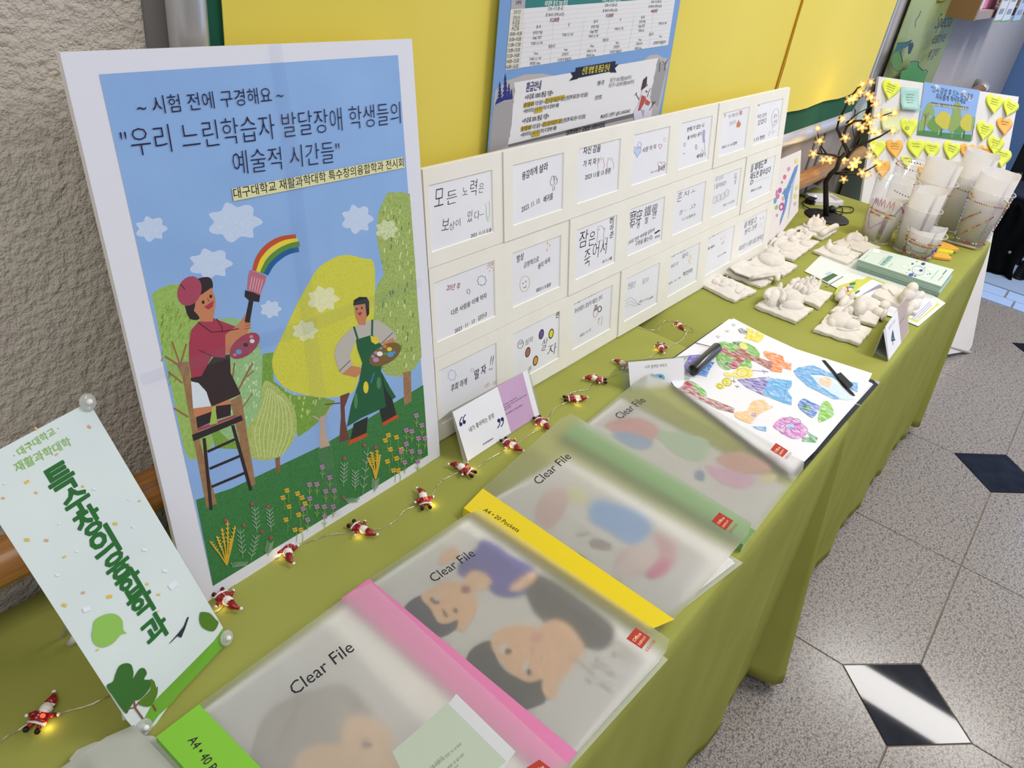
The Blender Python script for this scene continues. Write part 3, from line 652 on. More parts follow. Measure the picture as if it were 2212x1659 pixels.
for x, y, r, c in ((1853, 298, 9, '#b087b8'), (1868, 280, 10, '#a78ab0'), (1887, 285, 15, '#f2efe8'), (1868, 315, 15, '#b98fc0'), (1912, 248, 10, '#cf7f3a'), (1935, 262, 13, '#e4d23c'), (1915, 285, 9, '#4f9a54'), (1940, 288, 16, '#5b9bd0'), (1958, 278, 9, '#4a8ec5'), (1893, 258, 8, '#5b9bd0')): a.ell(x, y+1474.6, r, r*.8, c)
a.poly(P2([(1760, 40), (1826, 30), (1830, 90), (1818, 115), (1815, 142), (1785, 142), (1768, 105)]), sk)
a.poly(P2([(1755, 45), (1758, 18), (1785, 2), (1822, 3), (1834, 25), (1834, 88), (1822, 102), (1814, 36)]), '#24282a'); a.ell(1772, 62+1474.6, 4, 6, '#221d20'); a.ell(1797, 57+1474.6, 4, 6, '#221d20'); a.poly(P2([(1776, 82), (1800, 76), (1788, 98)]), '#a8323e')
# flowers, sprigs and wheat
def flower(x, y, c, r=9):
    for k in range(4): a.ell(x+r*0.9*math.cos(k*1.57+.5), y+1474.6+r*0.9*math.sin(k*1.57+.5), r*.75, r*.6, c, 0, 8); a.k -= a.step
    a.k += a.step
for x, y in ((1425, 965), (1478, 980), (1405, 1000), (1500, 1000), (1515, 1030), (1435, 1045), (1483, 1085), (1420, 1110), (1465, 1160), (1495, 1160), (1930, 690), (1970, 700), (1915, 715), (1940, 760), (1995, 760), (1970, 805), (1925, 820), (1955, 865), (1980, 865)):
    a.line(P2([(x+8, y+60), (x+10, y+30), (x, y)]), 2.5, '#8fae4e'); flower(x, y, '#dcb23c')
for x, y in ((1600, 848), (1637, 900), (1537, 935), (1573, 933), (1617, 968), (1660, 965), (1538, 1005), (1505, 1055), (1573, 1045), (1610, 1045), (1655, 1045), (1527, 1110), (1612, 1095), (2068, 592), (2095, 640), (2018, 665), (2045, 670), (2078, 705), (2110, 705), (2018, 733), (1992, 772), (2045, 770), (2085, 772), (2010, 825), (2075, 820)):
    a.line(P2([(x+2, y), (x, y+55)]), 3, '#94b75a'); a.line(P2([(x-12, y+25), (x, y+42), (x+12, y+28)]), 3, '#94b75a'); flower(x, y, '#b684b6')
def sprig(x0, y0, x1, y1, c='#8fae92', n=6, w_=18):
    a.line(P2([(x0, y0), (x1, y1)]), 3, c)
    for k in range(1, n):
        t_ = k/n; x, y = x0+(x1-x0)*t_, y0+(y1-y0)*t_
        for s_ in (-1, 1): a.line(P2([(x, y), (x+s_*w_, y-w_*1.1)]), 4.5, c); a.k -= a.step
    a.k += a.step
for q_ in ((1205, 1300, 1190, 1155), (1245, 1312, 1275, 1185), (1275, 1175, 1262, 1045), (1345, 1165, 1335, 1052), (1330, 1290, 1342, 1225), (1705, 945, 1710, 825), (1762, 965, 1765, 865), (1800, 990, 1828, 750), (1860, 972, 1866, 912), (1150, 1345, 1225, 1335), (1720, 1025, 1778, 1020)): sprig(*q_)
for bx, by, tips in ((1125, 1335, ((1040, 1215), (1075, 1190), (1100, 1150), (1128, 1115), (1165, 1140), (1145, 1200))), (1865, 908, ((1828, 800), (1845, 772), (1872, 762), (1886, 785)))):
    for x, y in tips: a.line(P2([(bx, by), ((bx+x)/2+4, (by+y)/2), (x, y)]), 7, '#d4ad39'); sprig((bx+x)/2, (by+y)/2, x, y, '#d9b53f', 5, 9)
for x, y in ((1120, 1113), (1210, 1135), (1250, 1030), (1330, 1043), (1345, 1198), (1300, 1168), (1710, 803), (1865, 750), (1810, 738), (1705, 997)): a.ell(x, y+1474.6, 9, 9, '#b0505e', 0, 8)
# lettering
ik = '#1b1a44'
a.text('~ 시험 전에 구경해요 ~', (682, 568), (1408, 498), ik, -0.004, 1.05)
a.text('"우리 느린학습자 발달장애 학생들의', (612, 772), (1990, 604), ik, -0.012, 1.2)
a.text('예술적 시간들"', (1160, 862), (1688, 796), ik, -0.012, 1.15)
a.poly([(1149, 938), (2003, 779), (2009, 834), (1158, 1000)], '#e2e0ac')
a.text('대구대학교 재활과학대학 특수창의융합학과 전시회', (1160, 985), (2004, 824), '#1a1a1e', 0.008, 1.05)
a.build('printed_artwork', PO)
tp = mk_plastic('adhesive_tape', '#fbfcfe', 0, 0.12, 0.02, '#f0f2f8', 0.25)
b = Art(PP, (2.304, 0, 0), 0.00002, 0.0026)
b.poly([(1325, 216), (1390, 212), (1480, 760), (1575, 1659)]+P2([(1690, 1090), (1620, 1100)])+[(1500, 1659), (1400, 760)], tp); b.build('tape_strip', PO)
b = Art(PP, (2.304, 0, 0), 0.00002, 0.0027)
b.poly(P2([(688, 385), (1500, 120), (2085, -90), (2092, -50), (1510, 190), (705, 440)]), tp); b.build('tape_strip', PO)

# ================================================================== CARD DISPLAY BOARD
FP = Pl((0.711, 0.596, ZT), (1.244, -0.009, 0), (0, 0.0705, 0.398))
FB = thing('card_display_board', 'long low white board of twenty-one matted handwritten cards leaning on the wall', 'display board', (1.33, 0.6, ZT))
b = MB(); b.slab([FP.L(-0.003, 0.0), FP.L(1.243, 0.0), FP.L(1.243, 0.404), FP.L(-0.003, 0.404)], FP.n*-0.007); b.build('backing_board', MAT_BOARD, FB)
CX = [0.006, 0.178, 0.348, 0.522, 0.699, 0.876, 1.056]; CW = [0.129, 0.128, 0.128, 0.131, 0.134, 0.137, 0.153]
SEP = [-0.003, 0.157, 0.328, 0.502, 0.677, 0.855, 1.032, 1.243]; RY = [0.382, 0.2505, 0.118]; CH = 0.089; RS = [0.404, 0.272, 0.1385, 0.003]
names = [['black pen writing and a green exclamation mark', 'red heading, blue clouds and a red sun', 'blue cloud above black writing'],
         ['a drawn fist', 'a yellow smiling face and gold sparkles', 'four coloured oval gems'],
         ['two orange open hands', 'a grey ghost and large letters', 'a coffee cup drawing'],
         ['blue and pink hearts', 'four large Chinese characters', 'grey waves along the bottom'],
         ['a purple lavender stem', 'sparse letters made of long strokes', 'a pale yellow scribble at the right'],
         ['a small orange hand', 'four grey smiling faces', 'a small orange smile'],
         ['a grey speech bubble', 'dense bold black letters', 'neat black writing and a pale blue smile']]
FC = {}
for i in range(7):
    for j in range(3):
        j0 = 0.0006+0.0007*((i*3+j*5) % 4)
        bm = MB(); xa, xb, ya, yb = SEP[i]+.0005, SEP[i+1]-.0005, RS[j+1]+.0005, RS[j]-.0005
        wa, wb, wc, wd2 = CX[i], CX[i]+CW[i], RY[j]-CH, RY[j]; e = 0.0012
        o_ = [(xa, ya), (xb, ya), (xb, yb), (xa, yb)]; i_ = [(wa, wc), (wb, wc), (wb, wd2), (wa, wd2)]; ii = [(wa+e, wc+e), (wb-e, wc+e), (wb-e, wd2-e), (wa+e, wd2-e)]
        kk = j0+0.0016
        vs = [FP.L(x, y, kk) for x, y in o_]+[FP.L(x, y, kk) for x, y in i_]+[FP.L(x, y, j0) for x, y in ii]+[FP.L(x, y, 0.0) for x, y in o_]
        fs = []
        for k in range(4):
            l = (k+1) % 4; fs += [(k, l, 4+l, 4+k), (4+k, 4+l, 8+l, 8+k), (12+k, 12+l, l, k)]
        bm.add(vs, fs); mt = bm.build('card_mat', MAT_MAT, FB, label='matted card with '+names[i][j])
        b = MB(); b.slab([FP.L(x, y, j0-0.0004) for x, y in i_], FP.n*0.0003); b.build('card_paper', MAT_PAPER, mt)
        FC[i, j] = (mt, Art(FP, (5.12, 900, 330), 0.000004, j0+0.0001)); FC[i, j][1].ci = i; FC[i, j][1].level = 1.0 if i < 2 else (0.6 if i < 4 else 0.35)
K = '#25242a'
def hw(a, items, c=K, w=0.006, hs=1.25, shear=0.12):
    for it in items:
        s_, x, y, x2, y2 = it[:5]; h_ = it[7] if len(it) > 7 else hs; a.text(s_, (x, y), (x2, y2), it[5] if len(it) > 5 else c, it[6] if len(it) > 6 else w, h_*((.82, .82, .75, .55, .5, .48, .42)[a.ci] if len(s_) > 1 else (.68, .65, .60, .52, .47, .44, .40)[a.ci]), shear)
# column 1
a = FC[0, 0][1]; hw(a, [('모', 190, 615, 290, 590, K, -.012, 2.2), ('든', 325, 572, 440, 540, K, -.012, 1.2), ('노', 500, 478, 560, 465, K, -.012, 1.6), ('력', 585, 470, 655, 455, K, -.012, 1.9), ('은', 680, 440, 735, 430, K, -.012, 1.7), ('보', 270, 872, 350, 855, K, -.012, 1.8), ('상이', 360, 860, 480, 800, K, -.012, 1.1), ('있', 555, 765, 610, 750, K, -.012, 2.0), ('다', 635, 740, 690, 722, K, -.012, 1.5), ('2023. 11.13 도솔', 595, 938, 822, 868)])
a.line([(690, 690), (742, 676)], 4, K); a.line([(745, 580), (800, 535), (803, 700), (770, 715), (765, 575)], 3.5, '#9db84e'); a.ell(786, 730, 14, 26, '#9db84e'); a.ell(786, 730, 11, 22, '#e8eaf2')
a = FC[0, 1][1]; hw(a, [('20년 후', 322, 1520, 470, 1500, '#a03a3c', .004, 1.4)])
def scal(a, x, y, rx, ry, c, n=8, w=4):
    a.line([(x+rx*(1+.13*math.cos(n*t))*math.cos(t), y+ry*(1+.13*math.cos(n*t))*math.sin(t)) for t in [2*PI*k/48 for k in range(48)]], w, c, True)
scal(a, 713, 1412, 46, 52, '#2f4c8f'); scal(a, 566, 1532, 17, 25, '#2f4c8f', 5)
a.line([(790, 1215), (800, 1258), (835, 1270)], 4, '#b04a4a', smooth=True); a.ring(822, 1228, 12, 16, 4, '#b04a4a')
for L_ in ([(763, 1252), (783, 1242)], [(770, 1282), (790, 1268)], [(797, 1312), (803, 1294)], [(845, 1308), (838, 1290)]): a.line(L_, 4, '#b04a4a')
a.z(5.12, 920, 540); hw(a, [('다른 사람을 이해 하자', 272, 722, 665, 520, K, .006, 1.3), ('2023 · 11 · 13 · 김민규', 312, 918, 668, 725, K, .006, 1.3)])
a = FC[0, 2][1]; a.z(5.12, 920, 540); scal(a, 278, 1380, 42, 56, '#8fb4e0', 7); scal(a, 502, 1322, 17, 20, '#8fb4e0', 4)
hw(a, [('후회 하게', 265, 1562, 440, 1478, K, .008, 1.7), ('말 자', 528, 1428, 655, 1345, K, .01, 1.6), ('!!', 688, 1330, 722, 1318, '#7d7d88', 0, 2.2)])
for x, y in ((655, 1500), (680, 1478), (745, 1470), (765, 1455)): a.ring(x, y, 12, 16, 3, '#d98a5c')
# column 2
a = FC[1, 0][1]; hw(a, [('용감하게', 1150, 298, 1318, 222, K, .012, 1.5), ('살라', 1338, 220, 1436, 178, K, .012, 1.3), ('2023. 11. 13.', 1145, 655, 1352, 545, K, .004, 1.4), ('배귀를', 1388, 545, 1490, 505, K, .008, 1.5)])
for L_ in ([(1470, 290), (1462, 330), (1478, 360), (1500, 350), (1510, 310), (1495, 300)], [(1478, 290), (1480, 262), (1498, 256), (1505, 300)], [(1505, 300), (1510, 258), (1528, 264), (1528, 300)], [(1528, 290), (1540, 285), (1538, 320), (1520, 352)], [(1492, 372), (1490, 420)], [(1514, 365), (1508, 412)]): a.line(L_, 4, '#4a4a52', smooth=True)
a = FC[1, 1][1]; hw(a, [('항상', 1102, 1215, 1182, 1170, K, .008, 1.5), ('긍정적으로', 1180, 1275, 1348, 1195, K, .006, 1.4), ('생각 하자', 1338, 1290, 1475, 1200, K, .008, 1.4), ('2023.11.13 윤상', 1318, 1540, 1480, 1470, K, .018, 1.5)])
a.ring(1192, 1447, 53, 88, 4, '#d9b45a', 8); a.ell(1174, 1443, 5, 7, K); a.ell(1206, 1422, 5, 7, K); a.line([(1175, 1488), (1195, 1492), (1210, 1468)], 5, K, smooth=True)
for x, y, r in ((1443, 1000, 15), (1468, 1020, 11), (1439, 1073, 12)): a.poly([(x-r*.8, y), (x-2, y-6), (x, y-r*2), (x+3, y-6), (x+r*.8, y), (x+2, y+6), (x, y+r*2), (x-3, y+6)], '#e2b33a')
a = FC[1, 2][1]; a.z(5.12, 920, 540); hw(a, [('제', 1422, 695, 1462, 682, K, .008, 1.3), ('편', 1425, 752, 1462, 738, K, .008, 1.6), ('심히', 1090, 1052, 1170, 1010, '#55545c', -.006, 1.2), ('살', 1265, 1110, 1325, 1090, K, -.012, 2.0), ('자', 1332, 1172, 1432, 1128, K, -.014, 1.1), ('13', 1130, 1334, 1155, 1322, K, .006, 1.4)])
a.ring(1040, 1040, 30, 48, 4, '#3a3a42', 15); a.line([(1018, 1030), (1065, 1010)], 4, '#3a3a42'); a.line([(1020, 1045), (1068, 1025)], 4, '#3a3a42')
for x, y, c in ((1270, 930, '#6a56a8'), (1378, 924, '#e6db3a'), (1120, 1128, '#b26a50'), (1205, 1222, '#e09a50')): a.ell(x, y, 27, 58, '#4a3230', 12); a.ell(x, y, 19, 44, '#a8806a' if c == '#b26a50' else c, 12); a.ell(x, y, 14, 34, c, 12)
# column 3
a = FC[2, 0][1]; a.z(2.514, 880, 0); hw(a, [('자신 감을', 948, 836, 1042, 824, K, .012, 1.3), ('가 지 자 !!', 948, 905, 1035, 886, K, .012, 1.3), ('2023 11월 13 종환', 958, 975, 1098, 938, K, .008, 1.3)])
for dx, f in ((1048, 1), (1096, -1)): a.line([(dx-18*f, 918), (dx-20*f, 885), (dx-12*f, 880), (dx-12*f, 858), (dx-4*f, 870), (dx-2*f, 850), (dx+5*f, 868), (dx+10*f, 855), (dx+14*f, 880), (dx+18*f, 895), (dx+12*f, 915)], 2.2, '#dba58a')
a = FC[2, 1][1]; a.z(5.12, 900, 330); hw(a, [('잠', 1775, 1045, 1870, 1015, K, -.008, 1.7), ('은', 1882, 1025, 1950, 1005, K, -.006, 2.0), ('죽', 1838, 1270, 1905, 1215, K, -.01, 2.6), ('어서', 1925, 1165, 2080, 1100, K, -.01, 1.6), ('23. 11. 13월', 2040, 1216, 2142, 1176, K, .018, 1.3)])
for s_, y in (('강', 745), ('이', 795), ('하', 862), ('준', 940)): hw(a, [(s_, 2118, y, 2160, y-12, K, .004, 1.4)])
a.line([(1980, 985), (1990, 880), (1985, 840), (2010, 805), (2045, 815), (2050, 850), (2070, 825), (2060, 870), (2052, 930), (2080, 940), (2060, 955), (2020, 965)], 3, '#8a8a94', True, True); a.ell(2003, 845, 4, 6, K)
a = FC[2, 2][1]; a.z(5.12, 920, 540); hw(a, [('커피를 마시 여유를 즐기자', 1630, 608, 1922, 450, '#4a4950', .0, 1.7), ('회사생활도 열심히 재밌는 한다', 1640, 702, 1948, 530, '#4a4950', .0, 1.9), ('2023. 11 13', 1700, 965, 1818, 888, K, .0, 1.3)])
a.ell(1875, 685, 24, 60, '#e6e8f0', 12); a.ring(1875, 685, 24, 60, 3, '#5a5a62', 12); a.poly([(1855, 680), (1892, 660), (1895, 625), (1865, 635)], '#b0706a'); a.poly([(1862, 610), (1892, 600), (1895, 640), (1865, 645)], '#9a9aa2'); a.ring(1918, 652, 19, 32, 9, '#55555d', 15); a.line([(1895, 770), (1945, 735), (1940, 830), (1900, 815), (1920, 745)], 3, '#77777f')
# column 4
a = FC[3, 0][1]; a.z(5.12, 1300, 180); hw(a, [('나를', 360, 782, 425, 762, K, .008, 1.6), ('사랑 하 자', 440, 765, 592, 715, K, .004, 1.5), ('23. 11.13', 535, 995, 602, 972, K, .012, 1.3), ('홍서현', 610, 975, 688, 950, K, .008, 2.0)])
def heart(a, x, y, r, c, fill=None, w=4, sh=1.3, ang=0.0):
    ca, sa = math.cos(ang), math.sin(ang)
    P_ = [(16*math.sin(t)**3/16*r, -(13*math.cos(t)-5*math.cos(2*t)-2*math.cos(3*t)-math.cos(4*t))/16*r*sh) for t in [2*PI*k/26 for k in range(26)]]
    P_ = [(x+p*ca-q*sa, y+p*sa+q*ca) for p, q in P_]
    if fill: a.poly(P_, fill)
    if c: a.line(P_, w, c, True)
heart(a, 385, 750, 42, '#7c9bd8', '#c3d2ee', 4, 1.6); a.ring(410, 680, 20, 32, 4, '#9a8ac8'); heart(a, 640, 695, 20, '#c8607c', None, 4, 1.5); heart(a, 655, 905, 42, '#c37a9c', None, 4, 1.2); heart(a, 690, 620, 16, '#e6e2a8', None, 4, 1.7)
a = FC[3, 1][1]; a.z(5.12, 1220, 400); hw(a, [('磨', 690, 450, 765, 425, K, -.006, 2.3), ('穿', 768, 432, 832, 408, K, -.006, 2.4), ('鐵', 865, 345, 938, 320, K, -.006, 1.5), ('硯', 950, 305, 1008, 285, K, -.006, 1.6), ('마', 715, 478, 745, 468, K, .004, 1.3), ('천', 785, 475, 815, 465, K, .004, 1.5), ('철', 870, 425, 905, 412, K, .0, 1.8), ('연', 955, 370, 995, 355, K, -.004, 1.6), ('(쇠로 만든 벼루를 갈아서', 692, 655, 980, 485, K, .004, 1.6), ('구멍을 뚫는다)', 768, 672, 955, 590, K, .004, 1.7), ('최주영', 985, 590, 1035, 572, K, .006, 1.5)]); a.line([(985, 532), (1040, 495)], 15, K)
a = FC[3, 2][1]; hw(a.z(5.12, 1220, 400), [('만물은', 682, 1150, 765, 1125, '#4a4950', -.012, 2.4), ('물고수', 842, 1092, 912, 1068, '#4a4950', -.012, 2.4), ('2023. 11.13.', 808, 1302, 912, 1275, '#4a4950', -.004, 1.7), ('권예진', 918, 1265, 965, 1232, K, .004, 1.3)])
for dy in (0, 40, 75): a.line([(650, 1285+dy*.8), (690, 1250+dy), (720, 1240+dy), (765, 1275+dy*.8), (790, 1300+dy*.3), (828, 1318)], 3, '#96a8ac', smooth=True)
# column 5
a = FC[4, 0][1]; hw(a.z(5.12, 1300, 180), [('변해 가 있는 나', 938, 535, 1128, 470, K, .012, 1.6), ('를 아끼는 용기', 942, 622, 1100, 562, K, .012, 1.6), ('배지윤', 1045, 828, 1118, 808, K, .014, 1.5)])
a.line([(1128, 515), (1122, 590), (1128, 655)], 26, mk_crayon('#7a58b0', '#c9bce2', 500, .35)); a.line([(1132, 655), (1135, 730), (1145, 810)], 4, '#8ab07c'); a.line([(1145, 800), (1105, 728), (1090, 790)], 4, '#8aa48c'); a.ring(912, 678, 10, 20, 4, '#a07cc0'); a.ring(1040, 703, 9, 26, 5, '#a07cc0'); a.ring(905, 776, 6, 8, 3, '#7a7a88')
a = FC[4, 1][1]; hw(a.z(5.12, 1220, 400), [('흔', 1232, 185, 1285, 168, K, -.01, 1.8), ('지ㅗ', 1305, 130, 1440, 75, K, -.012, .8), ('준ㅡ', 1258, 330, 1345, 275, K, -.012, 1.0), ('고', 1370, 270, 1440, 240, K, -.012, .6), ('11.13 황준서', 1292, 392, 1432, 345, K, .0, 1.2)])
a = FC[4, 2][1]; hw(a.z(5.12, 1220, 400), [('그림의 길은', 1142, 812, 1330, 700, '#4a4950', .0, 1.4), ('성공 든', 1160, 918, 1245, 870, '#4a4950', .0, 1.5), ('없다', 1288, 808, 1352, 770, '#4a4950', .0, 1.4), ('2023. 11. 14', 1120, 1112, 1268, 1025, '#4a4950', .004, 1.1), ('박선아', 1295, 1010, 1400, 965, K, .004, 1.5)]); a.line([(1372, 770), (1385, 800), (1362, 830), (1380, 862)], 16, '#ecdcae')
# column 6
a = FC[5, 0][1]; hw(a.z(5.12, 1300, 180), [('위기재난을', 1385, 385, 1495, 345, '#8a8992', -.004, 1.6), ('만났다', 1398, 465, 1470, 430, '#8a8992', -.006, 1.6), ('2023. 11.14 벌벤', 1312, 722, 1478, 672, K, .004, 1.4)]); a.line([(1350, 375), (1350, 350)], 6, '#7a9a4a'); a.ell(1350, 347, 10, 14, '#d2c84a'); a.poly([(1508, 305), (1540, 298), (1538, 345), (1510, 350)], '#c99c84'); a.poly([(1475, 485), (1480, 440), (1505, 400), (1512, 440), (1525, 420), (1522, 460), (1510, 484)], '#cf8250')
a = FC[5, 1][1]; hw(a.z(5.12, 1300, 180), [('우리 모두', 1225, 1100, 1340, 1052, '#85848c', -.006, 1.6), ('책 읽어요!!', 1212, 1182, 1368, 1120, '#6a6971', .0, 1.6), ('2023. 11.13.건호', 1335, 1362, 1462, 1320, '#6a6971', .0, 1.5)])
for s_, y in (('김', 1040), ('건', 1082), ('호', 1118)): hw(a, [(s_, 1458, y, 1482, y-5, '#85848c', .0, 1.5)])
for x, y in ((1247, 1290), (1292, 1268), (1335, 1250), (1380, 1212)): a.ring(x, y, 22, 40, 3, '#94939b', 12); a.line([(x-8, y+12), (x, y+18), (x+10, y+6)], 3, '#94939b'); a.ell(x-8, y-8, 2, 4, '#94939b'); a.ell(x+7, y-12, 2, 4, '#94939b')
a = FC[5, 2][1]; hw(a.z(5.12, 1220, 400), [('큰 노력', 1572, 598, 1690, 540, K, .0, 1.3), ('배신 없다', 1562, 722, 1650, 678, K, .02, 1.3), ('23.11.13 지현', 1685, 795, 1775, 748, K, .02, 1.0)]); a.line([(1716, 600), (1725, 584), (1735, 598)], 4, '#dca48c'); a.line([(1755, 578), (1763, 562), (1770, 574)], 4, '#dca48c'); a.line([(1725, 632), (1740, 652), (1755, 615)], 5, '#dca48c', smooth=True)
# column 7
a = FC[6, 0][1]; hw(a.z(5.12, 1300, 180), [('포', 1716, 252, 1735, 246, K, .02, 2.0), ('자신 감이', 1708, 390, 1808, 360, K, .0, 1.8), ('있었다', 1712, 462, 1808, 425, K, .0, 1.7), ('11.13 현빈', 1658, 645, 1788, 608, K, .012, 1.4), ('할수', 1890, 382, 1930, 372, '#94939b', 0, 1.8), ('있다', 1892, 440, 1926, 430, '#94939b', 0, 1.8)]); a.ring(1910, 370, 38, 92, 3, '#a4a3ab', 10); a.line([(1880, 450), (1880, 505), (1900, 460)], 3, '#a4a3ab'); a.line([(1835, 582), (1848, 530), (1868, 545)], 3, '#94939b'); a.line([(1880, 560), (1890, 520), (1912, 524)], 3, '#94939b')
a = FC[6, 1][1]; hw(a.z(5.12, 1300, 180), [('실 패해도', 1628, 980, 1770, 935, K, .01, 2.6), ('재도전 할수있다', 1622, 1065, 1850, 990, K, .012, 2.2), ('2023.11 은서', 1632, 1202, 1748, 1172, K, .014, 1.4), ('B', 1785, 890, 1810, 884, K, .014, 1.8), ('D', 1628, 1122, 1660, 1112, K, .006, 1.4)]); a.line([(1675, 1088), (1840, 1030)], 2, '#94939b')
a = FC[6, 2][1]; hw(a.z(6.284, 1500, 450), [('옳게말고', 668, 268, 835, 190, K, -.004, 2.0), ('생각 크루', 672, 360, 842, 262, K, -.004, 1.9), ('2023년 11월13일 정하은', 578, 585, 930, 420, K, -.004, 2.2)]); a.ell(895, 140, 8, 14, '#b9cdf0'); a.ell(932, 125, 8, 14, '#b9cdf0'); a.line([(890, 205), (903, 222), (918, 200)], 4, '#b9cdf0', smooth=True); a.line([(880, 235), (905, 260), (930, 240)], 3, '#d8dcec', smooth=True)
for (i, j), (mt, a) in FC.items(): a.build('handwriting', mt)

# ------------------------------------------------------------------ watercolour drawing leaning beside the card board
DP = Pl((1.95, 0.602, ZT), (0.40, 0.010, 0), (0, 0.022, 0.174))
q = [DP.P(*p) for p in ((1656, 545), (1724, 456), (1731, 324), (1668, 352))]
DW = thing('leaning_drawing', 'small drawing of a blue whale tail and pink flowers leaning against the wall', 'drawing', tuple(q[0]))
b = MB(); b.slab(q, DP.n*-0.001); b.build('drawing_sheet', M('#efe9e8', 0.7), DW)
a = Art(DP, (6.284, 1640, 330), 0.00002); wc = lambda c, p='#efe9e8': mk_crayon(c, p, 320, .62)
a.poly([(530, 155), (500, 300), (440, 420), (400, 560), (360, 760), (300, 940), (275, 1000), (285, 900), (330, 760), (350, 640), (330, 560), (300, 560), (370, 470), (430, 330), (480, 200)], wc('#3f86cf')); a.poly([(520, 220), (470, 420), (440, 640), (400, 880), (388, 910), (400, 760), (420, 600), (430, 450)], wc('#a7c6e4'))
for x, y, r, c in ((400, 220, 26, '#d98cc2'), (345, 330, 28, '#d45f94'), (308, 400, 16, '#c66aa0'), (280, 510, 32, '#b44fae'), (225, 540, 30, '#d062a0'), (190, 600, 24, '#c04d86'), (250, 590, 30, '#c86ab0'), (212, 650, 32, '#5f9bd8'), (325, 620, 24, '#e09ab8'), (305, 730, 46, '#b0459c'), (298, 735, 20, '#f2dcec'), (235, 740, 26, '#8cc25a'), (240, 850, 18, '#d488c4'), (345, 500, 14, '#6ab08a'), (485, 690, 22, '#dcb0d8'), (505, 110, 30, '#ebe07a'), (510, 470, 26, '#e6dd86'), (490, 590, 28, '#e8dc6a')): a.ell(x, y, r*.8, r*1.25, wc(c), 12)
a.ell(205, 440, 14, 60, wc('#c04d86')); a.build('painted_drawing', DW)
